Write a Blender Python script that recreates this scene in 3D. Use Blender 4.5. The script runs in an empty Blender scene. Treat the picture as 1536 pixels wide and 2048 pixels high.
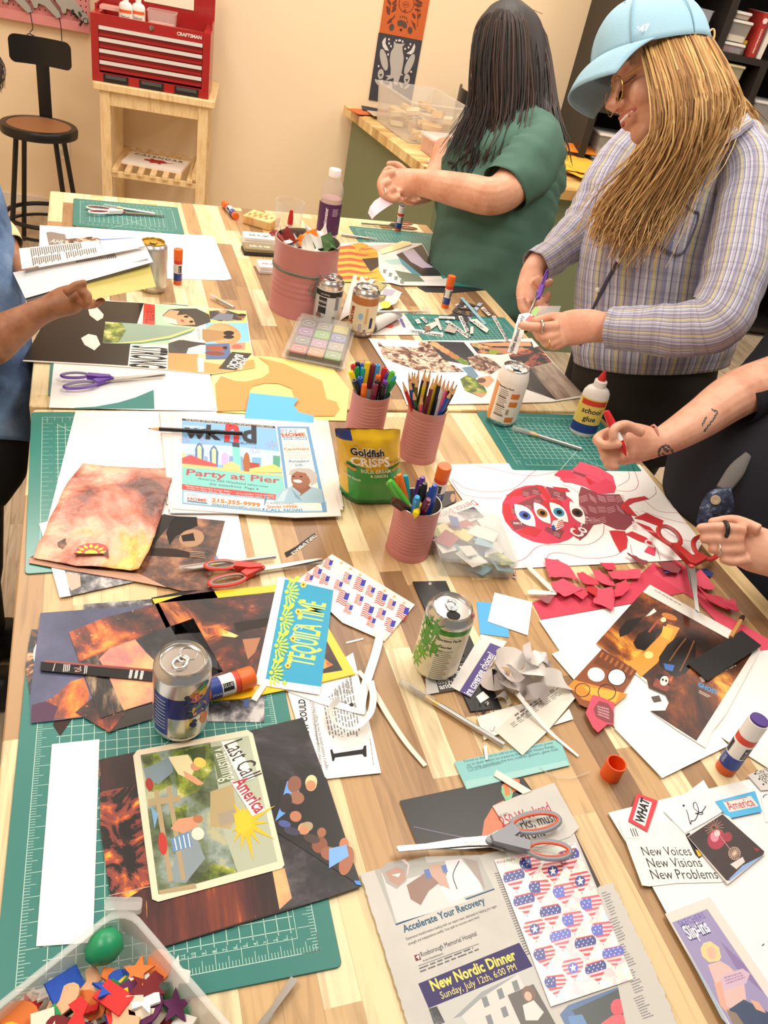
import bpy, bmesh, math, random
from math import sin, cos, pi, radians, sqrt
from mathutils import Vector, Matrix, noise
import numpy as np
SC = bpy.context.scene; COL = SC.collection
random.seed(7)
# ---------------------------------------------------------------- camera
FPX = 1601.19
CAM = Vector((-0.185804, -0.337874, 1.739556))
RT = Vector((0.94466, -0.276933, 0.175855)); DN = Vector((-0.033135, -0.613868, -0.788713)); FW = Vector((0.326373, 0.739239, -0.589073))
cd = bpy.data.cameras.new('camera'); cam = bpy.data.objects.new('camera', cd); COL.objects.link(cam)
m = Matrix((RT, -DN, -FW)).transposed().to_4x4(); m.translation = CAM; cam.matrix_world = m
cd.sensor_width = 36; cd.sensor_fit = 'AUTO'; cd.lens = 36*FPX/2048; cd.clip_start = .02
SC.camera = cam
# ---------------------------------------------------------------- view, world, lamps
vs = SC.view_settings; vs.view_transform = 'Standard'; vs.look = 'None'; vs.exposure = 0.0; vs.gamma = 1; vs.use_curve_mapping = False
w = bpy.data.worlds.new('world'); SC.world = w; w.use_nodes = True
w.node_tree.nodes['Background'].inputs[0].default_value = (1, .93, .84, 1); w.node_tree.nodes['Background'].inputs[1].default_value = .25
LAMPS = [(-1.0, .4, 27), (1.0, .6, 27), (-.6, 2.5, 25), (1.0, 2.6, 30), (2.9, 2.0, 28), (.2, 3.6, 19), (2.3, 3.6, 14)]
for x, y, e in LAMPS:
    ld = bpy.data.lights.new('ceiling_lamp', 'AREA'); ld.shape = 'RECTANGLE'; ld.size = .6; ld.size_y = 1.2; ld.energy = e; ld.color = (1, .94, .86)
    lo = bpy.data.objects.new('ceiling_lamp', ld); COL.objects.link(lo); lo.location = (x, y, 2.86)
    lo['label'] = 'rectangular ceiling lamp'; lo['category'] = 'lamp'; lo['group'] = 'ceiling lamps'
# ---------------------------------------------------------------- materials
MATS = {}
def lin(h):
    h = h.lstrip('#'); o = []
    for i in (0, 2, 4):
        c = int(h[i:i+2], 16)/255; o.append(c/12.92 if c <= .04045 else ((c+.055)/1.055)**2.4)
    return (*o, 1)
def newmat(key):
    mt = bpy.data.materials.new(key); mt.use_nodes = True; MATS[key] = mt
    return mt, mt.node_tree.nodes, mt.node_tree.links, mt.node_tree.nodes['Principled BSDF']
def C(h, rough=.6, metal=0, coat=0, trans=0, alpha=1, bump=0, bs=200):
    key = f'{h}_{rough}_{metal}_{coat}_{trans}_{alpha}_{bump}'
    if key in MATS: return MATS[key]
    mt, N, L, b = newmat(key)
    b.inputs['Base Color'].default_value = lin(h); b.inputs['Roughness'].default_value = rough; b.inputs['Metallic'].default_value = metal
    b.inputs['Coat Weight'].default_value = coat; b.inputs['Transmission Weight'].default_value = trans; b.inputs['Alpha'].default_value = alpha
    if bump:
        n = N.new('ShaderNodeTexNoise'); n.inputs['Scale'].default_value = bs; t = N.new('ShaderNodeTexCoord'); L.new(t.outputs['Object'], n.inputs['Vector'])
        bp = N.new('ShaderNodeBump'); bp.inputs['Strength'].default_value = bump; bp.inputs['Distance'].default_value = .002
        L.new(n.outputs['Fac'], bp.inputs['Height']); L.new(bp.outputs['Normal'], b.inputs['Normal'])
    return mt
def paper(h): return C(h, .72)
def gloss(h): return C(h, .35)
def ramp(N, stops, interp='LINEAR'):
    r = N.new('ShaderNodeValToRGB'); e = r.color_ramp.elements; r.color_ramp.interpolation = interp
    while len(e) < len(stops): e.new(.5)
    for k, (p, c) in enumerate(stops): e[k].position = p; e[k].color = lin(c)
    return r
def photo(key, stops, scale=8, stretch=(1, 1), rot=0, detail=6, dist=0, rough=.4, bump=0, seed=0, interp='LINEAR', specks=None, bscale=30):
    """a printed picture: noise through a colour ramp, optional fine sparks of a second colour"""
    mt, N, L, b = newmat(key); b.inputs['Roughness'].default_value = rough
    t = N.new('ShaderNodeTexCoord'); mp = N.new('ShaderNodeMapping'); L.new(t.outputs['Object'], mp.inputs['Vector'])
    mp.inputs['Rotation'].default_value[2] = rot; mp.inputs['Scale'].default_value = (stretch[0], stretch[1], 1); mp.inputs['Location'].default_value = (seed*3.1, seed*1.7, seed)
    n = N.new('ShaderNodeTexNoise'); n.inputs['Scale'].default_value = scale; n.inputs['Detail'].default_value = detail; n.inputs['Roughness'].default_value = .62; n.inputs['Distortion'].default_value = dist
    L.new(mp.outputs[0], n.inputs['Vector']); r = ramp(N, [(.5+(p-.5)*.66, c) for p, c in stops], interp); L.new(n.outputs['Fac'], r.inputs[0]); out = r.outputs[0]
    if specks:
        n2 = N.new('ShaderNodeTexNoise'); n2.inputs['Scale'].default_value = specks[1]; n2.inputs['Detail'].default_value = 2; L.new(mp.outputs[0], n2.inputs['Vector'])
        r2 = ramp(N, [(specks[2], '000000'), (specks[2]+.06, 'ffffff')]); L.new(n2.outputs['Fac'], r2.inputs[0])
        mx = N.new('ShaderNodeMixRGB'); L.new(r2.outputs[0], mx.inputs[0]); L.new(out, mx.inputs[1]); mx.inputs[2].default_value = lin(specks[0]); out = mx.outputs[0]
    L.new(out, b.inputs['Base Color'])
    if bump:
        n3 = N.new('ShaderNodeTexNoise'); n3.inputs['Scale'].default_value = bscale; n3.inputs['Detail'].default_value = 4; L.new(t.outputs['Object'], n3.inputs['Vector'])
        bp = N.new('ShaderNodeBump'); bp.inputs['Strength'].default_value = bump; bp.inputs['Distance'].default_value = .01
        L.new(n3.outputs['Fac'], bp.inputs['Height']); L.new(bp.outputs['Normal'], b.inputs['Normal'])
    return mt
def staves(key, w, ln, stops, rough=.4, axis='Y', grain=.35, rot=0):
    """butcher block / plank floor: staves w wide, about ln long, each with its own tone"""
    mt, N, L, b = newmat(key); b.inputs['Roughness'].default_value = rough
    t = N.new('ShaderNodeTexCoord'); mp = N.new('ShaderNodeMapping'); L.new(t.outputs['Object'], mp.inputs['Vector']); mp.inputs['Rotation'].default_value[2] = rot
    sx = N.new('ShaderNodeSeparateXYZ'); L.new(mp.outputs[0], sx.inputs[0])
    a, l = (sx.outputs['X'], sx.outputs['Y']) if axis == 'Y' else (sx.outputs['Y'], sx.outputs['X'])
    def mth(op, x, y=None):
        q = N.new('ShaderNodeMath'); q.operation = op
        for i, v in enumerate((x, y)):
            if v is None: continue
            if isinstance(v, (int, float)): q.inputs[i].default_value = v
            else: L.new(v, q.inputs[i])
        return q.outputs[0]
    row = mth('FLOOR', mth('DIVIDE', a, w))
    wn = N.new('ShaderNodeTexWhiteNoise'); wn.noise_dimensions = '1D'; L.new(row, wn.inputs['W'])
    ll = mth('MULTIPLY', mth('ADD', wn.outputs['Value'], .6), ln)
    idx = mth('FLOOR', mth('DIVIDE', mth('ADD', l, mth('MULTIPLY', wn.outputs['Value'], 7.3)), ll))
    cb = N.new('ShaderNodeCombineXYZ'); L.new(row, cb.inputs[0]); L.new(idx, cb.inputs[1])
    w2 = N.new('ShaderNodeTexWhiteNoise'); w2.noise_dimensions = '2D'; L.new(cb.outputs[0], w2.inputs['Vector'])
    r = ramp(N, stops); L.new(w2.outputs['Value'], r.inputs[0])
    mp2 = N.new('ShaderNodeMapping'); L.new(mp.outputs[0], mp2.inputs['Vector']); mp2.inputs['Scale'].default_value = (60, 5, 5) if axis == 'Y' else (5, 60, 5)
    ad = N.new('ShaderNodeVectorMath'); ad.operation = 'ADD'; L.new(mp2.outputs[0], ad.inputs[0]); L.new(w2.outputs['Color'], ad.inputs[1])
    sc = N.new('ShaderNodeVectorMath'); sc.operation = 'SCALE'; L.new(w2.outputs['Color'], sc.inputs[0]); sc.inputs['Scale'].default_value = 40; L.new(sc.outputs[0], ad.inputs[1])
    g = N.new('ShaderNodeTexNoise'); g.inputs['Scale'].default_value = 1; g.inputs['Detail'].default_value = 5; g.inputs['Distortion'].default_value = 1.2; L.new(ad.outputs[0], g.inputs['Vector'])
    gr = ramp(N, [(.3, '8a6a48'), (.52, 'ffffff')]); L.new(g.outputs['Fac'], gr.inputs[0])
    mx = N.new('ShaderNodeMixRGB'); mx.blend_type = 'MULTIPLY'; mx.inputs[0].default_value = grain; L.new(r.outputs[0], mx.inputs[1]); L.new(gr.outputs[0], mx.inputs[2])
    # fine dark joint between staves
    fr = mth('ABSOLUTE', mth('SUBTRACT', mth('FRACT', mth('DIVIDE', a, w)), .5)); j = mth('GREATER_THAN', fr, .488)
    m2 = N.new('ShaderNodeMixRGB'); m2.blend_type = 'MULTIPLY'; L.new(mth('MULTIPLY', j, .35), m2.inputs[0]); L.new(mx.outputs[0], m2.inputs[1]); m2.inputs[2].default_value = lin('9a7a50')
    L.new(m2.outputs[0], b.inputs['Base Color'])
    return mt
def clear(h='f4f4f2', rough=.12, mix=.35):
    """thin clear plastic: see-through with a milky share and a gloss"""
    key = f'clear{h}{rough}{mix}'
    if key in MATS: return MATS[key]
    mt, N, L, b = newmat(key); b.inputs['Base Color'].default_value = lin(h); b.inputs['Roughness'].default_value = rough
    tr = N.new('ShaderNodeBsdfTransparent'); tr.inputs[0].default_value = lin('fbfbfa'); mx = N.new('ShaderNodeMixShader'); fr = N.new('ShaderNodeLayerWeight'); fr.inputs['Blend'].default_value = .25
    md = N.new('ShaderNodeMath'); md.operation = 'MULTIPLY_ADD'; L.new(fr.outputs['Facing'], md.inputs[0]); md.inputs[1].default_value = .3; md.inputs[2].default_value = mix*.7; md.use_clamp = True
    L.new(md.outputs[0], mx.inputs[0]); L.new(tr.outputs[0], mx.inputs[1]); L.new(b.outputs[0], mx.inputs[2]); L.new(mx.outputs[0], N['Material Output'].inputs['Surface'])
    return mt
def mat_of(m):
    if isinstance(m, str): return MATS[m] if m in MATS else paper(m)
    return m
# ---------------------------------------------------------------- objects
def tag(o, label=None, cat=None, group=None, kind=None):
    for k, v in (('label', label), ('category', cat), ('group', group), ('kind', kind)):
        if v: o[k] = v
    return o
def thing(name, label, cat, loc, rz=0, group=None):
    o = bpy.data.objects.new(name, None); COL.objects.link(o); o.location = loc; o.rotation_euler[2] = rz; o.empty_display_size = .05
    return tag(o, label, cat, group)
class MB:
    """collects faces (with a material each) and links them as ONE mesh object"""
    def __init__(s): s.v = []; s.f = []; s.m = []; s.uv = {}; s.mats = []
    def mi(s, m):
        m = mat_of(m)
        if m not in s.mats: s.mats.append(m)
        return s.mats.index(m)
    def add(s, vs, fs, m, M=None, uv=None):
        b = len(s.v); k = s.mi(m)
        s.v += [tuple(M @ Vector(p)) for p in vs] if M is not None else [tuple(p) for p in vs]
        for i, f in enumerate(fs):
            if uv: s.uv[len(s.f)] = uv[i]
            s.f.append([b+j for j in f]); s.m.append(k)
        return s
    def box(s, x0, y0, z0, x1, y1, z1, m, M=None):
        vs = [(x0, y0, z0), (x1, y0, z0), (x1, y1, z0), (x0, y1, z0), (x0, y0, z1), (x1, y0, z1), (x1, y1, z1), (x0, y1, z1)]
        return s.add(vs, [(0, 3, 2, 1), (4, 5, 6, 7), (0, 1, 5, 4), (1, 2, 6, 5), (2, 3, 7, 6), (3, 0, 4, 7)], m, M)
    def rbox(s, x0, y0, z0, x1, y1, z1, m, r=.004, M=None, n=4, bev=0):
        """box with corners rounded in plan and, with bev, softened top and bottom rims"""
        def ring(z, ins):
            o = []
            for cx, cy, a in ((x1-r, y1-r, 0), (x0+r, y1-r, 90), (x0+r, y0+r, 180), (x1-r, y0+r, 270)):
                for k in range(n+1):
                    t = radians(a+90*k/n); o.append((cx+(r-ins)*cos(t), cy+(r-ins)*sin(t), z))
            return o
        R = [ring(z0, bev), ring(z0+bev, 0), ring(z1-bev, 0), ring(z1, bev)] if bev else [ring(z0, 0), ring(z1, 0)]
        return s.rings(R, m, True, True, M)
    def rings(s, R, m, cap0=True, cap1=True, M=None, closed=True, uv=None):
        n = len(R[0]); vs = [p for r in R for p in r]; fs = []; q = n if closed else n-1; U = [] if uv else None
        for i in range(len(R)-1):
            for j in range(q):
                k = (j+1) % n; fs.append((i*n+j, i*n+k, (i+1)*n+k, (i+1)*n+j))
                if uv: U.append([(uv[0][j], uv[1][i]), (uv[0][j+1], uv[1][i]), (uv[0][j+1], uv[1][i+1]), (uv[0][j], uv[1][i+1])])
        if cap0: fs.append(tuple(range(n-1, -1, -1))); U and U.append([(0, 0)]*n)
        if cap1: fs.append(tuple((len(R)-1)*n+j for j in range(n))); U and U.append([(0, 0)]*n)
        return s.add(vs, fs, m, M, U)
    def lathe(s, prof, m, n=32, M=None, caps=(True, True), mats=None):
        R = [[(r*cos(2*pi*j/n), r*sin(2*pi*j/n), z) for j in range(n)] for r, z in prof]
        if not mats: return s.rings(R, m, caps[0], caps[1], M)
        for i in range(len(R)-1): s.rings(R[i:i+2], mats[i], caps[0] and i == 0, caps[1] and i == len(R)-2, M)
        return s
    def tube(s, pts, r, m, n=8, M=None, close=False, flat=1, caps=True):
        P = [Vector(p) for p in pts]; k = len(P); R = []
        rs = r if isinstance(r, (list, tuple)) else [r]*k
        up = None
        for i, p in enumerate(P):
            if close: t = (P[(i+1) % k]-P[i-1]).normalized()
            else: t = (P[min(i+1, k-1)]-P[max(i-1, 0)]).normalized()
            if up is None: up = t.orthogonal().normalized() if abs(t.z) > .9 else Vector((0, 0, 1))
            a = t.cross(up); a = a.normalized() if a.length > 1e-6 else t.orthogonal().normalized(); b = a.cross(t).normalized(); up = b
            R.append([tuple(p+a*rs[i]*cos(2*pi*j/n)+b*rs[i]*flat*sin(2*pi*j/n)) for j in range(n)])
        if close: R.append(R[0]); caps = False
        return s.rings(R, m, caps, caps, M)
    def prism(s, pts, z0, z1, m, M=None, side=None):
        n = len(pts)
        ar = sum(pts[i][0]*pts[(i+1) % n][1]-pts[(i+1) % n][0]*pts[i][1] for i in range(n))
        if ar < 0: pts = pts[::-1]
        vs = [(x, y, z0) for x, y in pts]+[(x, y, z1) for x, y in pts]
        s.add(vs, [tuple(range(n-1, -1, -1)), tuple(range(n, 2*n))], m, M)
        return s.add(vs, [(i, (i+1) % n, n+(i+1) % n, n+i) for i in range(n)], side or m, M)
    def flat(s, pts3, m):
        return s.add(pts3, [tuple(range(len(pts3)))], m)
    def build(s, name, parent=None, smooth=None, center=False, base=None, loc=None, rot=None):
        vs = s.v; o_loc = None
        if center:
            a = np.array(vs); c = (a.min(0)+a.max(0))/2; c[2] = a[:, 2].min(); o_loc = Vector(c); vs = (a-c).tolist()
        me = bpy.data.meshes.new(name); me.from_pydata([tuple(v) for v in vs], [], s.f); me.polygons.foreach_set('material_index', s.m)
        for mt in s.mats: me.materials.append(mt)
        if s.uv:
            ul = me.uv_layers.new(name='uv')
            for p in me.polygons:
                if p.index in s.uv:
                    for li, c in zip(p.loop_indices, s.uv[p.index]): ul.data[li].uv = c
        if smooth is not None:
            bm = bmesh.new(); bm.from_mesh(me); bmesh.ops.remove_doubles(bm, verts=bm.verts, dist=1e-6)
            for f in bm.faces: f.smooth = True
            for e in bm.edges:
                if len(e.link_faces) == 2 and e.calc_face_angle(0) > radians(smooth): e.smooth = False
            bm.to_mesh(me); bm.free()
        me.update(); o = bpy.data.objects.new(name, me); COL.objects.link(o)
        if parent: o.parent = parent
        if o_loc: o.location = o_loc
        if loc: o.location = loc
        if rot: o.rotation_euler = rot
        return o
def rotm(x=0, y=0, z=0, t=(0, 0, 0)):
    return Matrix.Translation(t) @ Matrix.Rotation(z, 4, 'Z') @ Matrix.Rotation(y, 4, 'Y') @ Matrix.Rotation(x, 4, 'X')
def aim(a, b, up=(0, 0, 1)):
    """matrix with local +Z running from a to b"""
    a, b = Vector(a), Vector(b); z = (b-a).normalized(); x = Vector(up).cross(z)
    if x.length < 1e-4: x = Vector((1, 0, 0)).cross(z)
    x.normalize(); y = z.cross(x); M = Matrix((x, y, z)).transposed().to_4x4(); M.translation = a; return M
def cat(P, n=6, close=False):
    """Catmull-Rom through the points"""
    P = [Vector(p) for p in P]; o = []; k = len(P); rng = k if close else k-1
    for i in range(rng):
        p0, p1, p2, p3 = (P[i-1] if (i or close) else P[0]*2-P[1]), P[i], P[(i+1) % k], (P[(i+2) % k] if (close or i+2 < k) else P[-1]*2-P[-2])
        for j in range(n):
            t = j/n; o.append(.5*((2*p1)+(p2-p0)*t+(2*p0-5*p1+4*p2-p3)*t*t+(3*p1-p0-3*p2+p3)*t**3))
    if not close: o.append(P[-1])
    return o
# ---------------------------------------------------------------- measuring from the photograph's frame
H = .91                       # table top height
ZO = [0, 0, 1]
def zz(x0, y0, s): ZO[:] = [x0, y0, s]
def ray(p):
    u, v = ZO[0]+p[0]*ZO[2], ZO[1]+p[1]*ZO[2]
    return RT*((u-768)/FPX)+DN*((v-1024)/FPX)+FW
def T(p, z=H):
    """the point of the level z that the photograph shows at p"""
    d = ray(p); return CAM+d*((z-CAM.z)/d.z)
def Dp(p, dep): return CAM+ray(p)*dep
def font(txt, bold=0, shear=0, sp=1, res=2):
    cu = bpy.data.curves.new('t', 'FONT'); cu.body = txt; cu.size = 1; cu.offset = bold; cu.shear = shear; cu.space_character = sp; cu.resolution_u = res
    o = bpy.data.objects.new('t', cu); me = o.to_mesh(); vs = [tuple(v.co) for v in me.vertices]; fs = [tuple(p.vertices) for p in me.polygons]; o.to_mesh_clear()
    bpy.data.objects.remove(o); bpy.data.curves.remove(cu)
    x0 = min(v[0] for v in vs); x1 = max(v[0] for v in vs)
    return [(x-x0, y) for x, y, z in vs], fs, x1-x0
class Sheet(MB):
    """a sheet of paper lying at stack level lv on the table, with its print on it; points are read off the photograph"""
    def __init__(s, name, label, cat_, pts, m, lv=0, th=.0003, group=None, base=H, curl=None, side=None):
        super().__init__(); s.name = name; s.label = label; s.c = cat_; s.g = group; s.z = base+lv*.0005; s.zt = s.z+th; s.k = 0; s.curl = curl
        P = [T(p, s.zt) for p in pts]; s.prism([(p.x, p.y) for p in P], s.z, s.zt, m, side=side); s.nb = len(s.v)
    def lift(s): s.k += 1; return s.zt+.00006+s.k*.000008
    def p(s, pts, m):
        z = s.lift(); P = [T(q, z) for q in pts]
        ar = sum(P[i-1].x*P[i].y-P[i].x*P[i-1].y for i in range(len(P)))
        s.flat(P if ar > 0 else P[::-1], m); return s
    def r(s, a, b, c, d, m): return s.p([a, b, c, d], m)
    def e(s, c, rx, ry, m, a=0, n=20, a0=0, a1=360):
        ca, sa = cos(radians(a)), sin(radians(a)); o = []
        for i in range(n+(a1-a0 < 360)):
            t = radians(a0+(a1-a0)*i/n); x, y = rx*cos(t), ry*sin(t); o.append((c[0]+x*ca-y*sa, c[1]+x*sa+y*ca))
        return s.p(o, m)
    def l(s, pts, w, m, close=False):
        """a drawn line, w metres wide"""
        z = s.lift(); P = [T(q, z) for q in pts]
        if len(P) > 2: P = cat(P, 5)
        s.strip(P, w, m, z); return s
    def strip(s, P, w, m, z):
        A = []; 
        for i, p in enumerate(P):
            t = P[min(i+1, len(P)-1)]-P[max(i-1, 0)]; q = Vector((-t.y, t.x, 0)).normalized()*w/2; A += [(p.x+q.x, p.y+q.y, z), (p.x-q.x, p.y-q.y, z)]
        s.add(A, [(2*i+1, 2*i+3, 2*i+2, 2*i) for i in range(len(P)-1)], m)
    def t(s, txt, a, b, m, h=None, bold=0, shear=0, sp=1, res=2):
        """writing from a to b; h scales its height against its width"""
        z = s.lift(); vs, fs, w = font(txt, bold, shear, sp, res); A, B = T(a, z), T(b, z); ux = (B-A)/w; uy = Vector((-ux.y, ux.x, 0))*(h or 1)
        s.add([A+ux*x+uy*y for x, y in vs], fs, m); return s
    def rows(s, q, n, m, fill=.55, rag=.12, gap=.18):
        """n lines of small print in the quad q (top-left, top-right, bottom-right, bottom-left)"""
        z = s.lift(); a, b, c, d = [T(p, z) for p in q]; rnd = random.Random(n*7+len(s.f))
        for i in range(n):
            t0 = i/n; t1 = (i+fill)/n; x = 0; e = 1-rag*rnd.random()
            while x < e:
                x2 = min(x+.05+.1*rnd.random(), e)
                f = lambda u, v: a.lerp(b, u).lerp(d.lerp(c, u), v)
                s.flat([f(x, t1), f(x2, t1), f(x2, t0), f(x, t0)], m); x = x2+.05*gap/.18*.6
        return s
    def done(s):
        if s.curl:
            s.v = [(x, y, z+s.curl(x, y)) for x, y, z in s.v]
        o = s.build(s.name, center=True)
        return tag(o, s.label, s.c, s.g)
def grid_sheet(name, label, cat_, quad, m, lv, bend, nu=24, nv=24, th=.0004, group=None, base=H):
    """a curled or crumpled sheet: quad is tl, tr, br, bl; bend(u, v) lifts it"""
    a, b, c, d = [T(p, base+lv*.0005) for p in quad]; mb = MB(); vs = []
    for k in (0, 1):
        for j in range(nv+1):
            for i in range(nu+1):
                u, v = i/nu, j/nv; p = a.lerp(b, u).lerp(d.lerp(c, u), v); vs.append((p.x, p.y, base+lv*.0005+max(0, bend(u, v))+(th if k else 0)))
    n = (nu+1)*(nv+1); fs = []
    for j in range(nv):
        for i in range(nu):
            q = j*(nu+1)+i; fs.append((q+n, q+nu+1+n, q+nu+2+n, q+1+n)); fs.append((q, q+1, q+nu+2, q+nu+1))
    mb.add(vs, fs, m); o = mb.build(name, smooth=60, center=True); return tag(o, label, cat_, group)
# ================================================================ the room
P0 = Vector((-.095, 4.69, 0)); WA = radians(-9.8); WM = Matrix.Translation(P0) @ Matrix.Rotation(WA, 4, 'Z')   # wall frame: x along the wall, -y into the room
staves('plank_floor', .16, 1.1, [(0, 'b9a58c'), (.5, 'cdb89c'), (1, 'dcc9ad')], rough=.45, grain=.5)
staves('butcher_block', .038, .34, [(0, '866445'), (.14, 'a07c55'), (.3, 'c29c6c'), (.48, 'd6b684'), (.64, 'ead3a2'), (1, 'f0dfb6')], rough=.38, grain=.4)
staves('butcher_block_cross', .042, .34, [(0, '9a6c38'), (.25, 'c9a05e'), (.6, 'e6c684'), (1, 'f3dca0')], rough=.36, axis='X', grain=.4)
photo('pine', [(.3, 'e2bd85'), (.55, 'f0d3a0'), (.75, 'dcb47c')], scale=6, stretch=(6, 1), rough=.5)
WALLC = C('f6deba', .85, bump=.05, bs=60)
def struct(o): o['kind'] = 'structure'; return o
struct(MB().box(-3.2, -2.2, -.05, 6.5, 6.2, 0, 'plank_floor').build('floor'))
struct(MB().box(-3.2, 0, 0, 6.5, .1, 3, WALLC, WM).build('wall_back'))
struct(MB().box(-2.4, -2.2, 0, -2.3, 5.3, 3, WALLC).build('wall_left'))
struct(MB().box(5.6, -2.2, 0, 5.7, 4.2, 3, C('e6d9c6', .85)).build('wall_right'))
struct(MB().box(-2.4, -.9, 2.9, 5.7, 5.3, 2.95, C('f2ece2', .9)).build('ceiling'))
struct(MB().box(-2.2, -.012, 0, 2.5, 0, .1, C('e8dcc8', .5), WM).build('baseboard_back'))
def table(label, x0, x1, y0, y1, mat, legs):
    t = thing('work_table', label, 'table', ((x0+x1)/2, (y0+y1)/2, 0), 0, 'butcher block work tables'); hx, hy = (x1-x0)/2, (y1-y0)/2
    MB().rbox(-hx, -hy, H-.04, hx, hy, H, mat, r=.008, bev=.002).build('tabletop', t, 30)
    k = C('1b1a1a', .5)
    for sx in (-1, 1):
        for sy in (-1, 1): MB().box(sx*(hx-.1)-.03, sy*(hy-.1)-.03, 0, sx*(hx-.1)+.03, sy*(hy-.1)+.03, H-.04, k).build('leg', t)
    MB().box(-hx+.1, -hy+.08, H-.12, hx-.1, -hy+.12, H-.04, k).box(-hx+.1, hy-.12, H-.12, hx-.1, hy-.08, H-.04, k).box(-hx+.08, -hy+.1, H-.12, -hx+.12, hy-.1, H-.04, k).box(hx-.12, -hy+.1, H-.12, hx-.08, hy-.1, H-.04, k).build('apron', t)
    return t
table('near butcher block work table covered in magazines, cut paper and scissors', -.309, .902, -.215, 1.042, 'butcher_block', 1)
table('far butcher block work table behind the seam, with pink can and drink cans', -.316, .900, 1.052, 2.302, 'butcher_block', 1)
# ---------------------------------------------------------------- cart with the toolbox
ct = thing('wooden_cart', 'pale pine cart with slatted shelf against the back wall under the red toolbox', 'cart', WM @ Vector((0, 0, 0)), WA)
MB().rbox(-.003, -.52, .823, .577, -.02, .856, 'pine', r=.01, bev=.003).build('top', ct, 30)
for x in (.027, .498):
    for y in (-.505, -.075): MB().box(x, y, 0, x+.048, y+.04, .823, 'pine').build('leg', ct)
MB().box(.07, -.497, .757, .5, -.475, .823, 'pine').box(.07, -.06, .757, .5, -.04, .823, 'pine').box(.035, -.47, .757, .055, -.06, .823, 'pine').box(.515, -.47, .757, .535, -.06, .823, 'pine').build('apron', ct)
sh = MB().box(.07, -.5, .42, .5, -.475, .445, 'pine').box(.07, -.07, .42, .5, -.045, .445, 'pine')
for k in range(7): sh.box(.078+k*.0625, -.515, .445, .106+k*.0625, -.035, .462, 'pine')
sh.box(.478, -.5, .462, .5, -.05, .49, 'pine').build('slatted_shelf', ct)
cal = MB().box(-.155, -.11, 0, .155, .11, .012, 'f6efe4').box(-.157, -.112, -.002, .157, .1, 0, 'e9b07c')
zt = .0125
v_, f_, w_ = font('CALENDAR', .02, 0, 1.3)
cal.add([(-.13+x*.26/w_, .055+y*.26/w_*1.1, zt) for x, y in v_], f_, '4a3b3c')
cal.prism([(-.06, 0), (-.035, .01), (-.03, .035), (-.01, .02), (.03, .03), (.06, .0), (.1, .01), (.06, -.01), (.03, -.03), (.035, -.055), (.01, -.035), (-.02, -.05), (-.03, -.025), (-.06, -.02)], zt, zt+.0004, 'b02a2c')
o = cal.build('wall_calendar', loc=WM @ Vector((.275, -.3, .4625)), rot=(0, 0, WA-.12)); tag(o, 'white calendar with a red figure lying on the slatted cart shelf', 'calendar')
tb = thing('toolbox', 'red metal tool chest with four silver drawer pulls, lid open, on pine cart', 'toolbox', WM @ Vector((0, 0, .857)), WA)
RED = C('a5201f', .32, coat=.3); RD2 = C('86181a', .35, coat=.2); SIL = C('e9e6e2', .3, metal=.2); BLK = C('141414', .5)
b = MB()
b.box(-.007, -.49, 0, .543, -.2, .002, RED).box(-.007, -.49, 0, .028, -.2, .285, RED).box(.508, -.49, 0, .543, -.2, .285, RED).box(-.007, -.2, 0, .543, -.19, .285, RED).box(.028, -.49, .24, .508, -.47, .285, RED).box(.028, -.49, 0, .508, -.47, .04, RED).box(.028, -.47, .2, .508, -.2, .205, RD2)
for k in range(3): b.box(.045+k*.167, -.492, .002, .161+k*.167, -.47, .036, BLK).rbox(.055+k*.167, -.4935, .018, .151+k*.167, -.49, .034, '4a4a4a', r=.001)
b.build('body', tb)
for k in range(4):
    z = .232-k*.0485; d = MB().box(.03, -.488, z-.038, .506, -.25, z+.008, RD2)
    d.box(.03, -.489, z-.036, .506, -.486, z-.026, RED); dr = d.build('drawer', tb); MB().box(.03, -.4965, z-.009, .506, -.488, z+.006, SIL).build('drawer_pull', dr)
MB().rbox(-.007, -.2, .285, .543, -.17, .5, RED, r=.004).box(-.007, -.36, .285, .0, -.2, .31, RED).box(.536, -.36, .285, .543, -.2, .31, RED).build('lid', tb)
MB().box(.2, -.203, .335, .44, -.2005, .5, 'f4e6cc').build('lid_label', tb)
MB().lathe([(.0, 0), (.011, 0), (.011, .006), (0, .007)], C('cfcabf', .2, metal=1), 16, rotm(x=pi/2, t=(.27, -.49, .266))).build('lock', tb, 40)
v_, f_, w_ = font('CRAFTSMAN', .03); MB().add([(.385+x*.115/w_, -.4915, .256+y*.115/w_) for x, y in v_], f_, 'e8e2dc').build('nameplate', tb)
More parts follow.
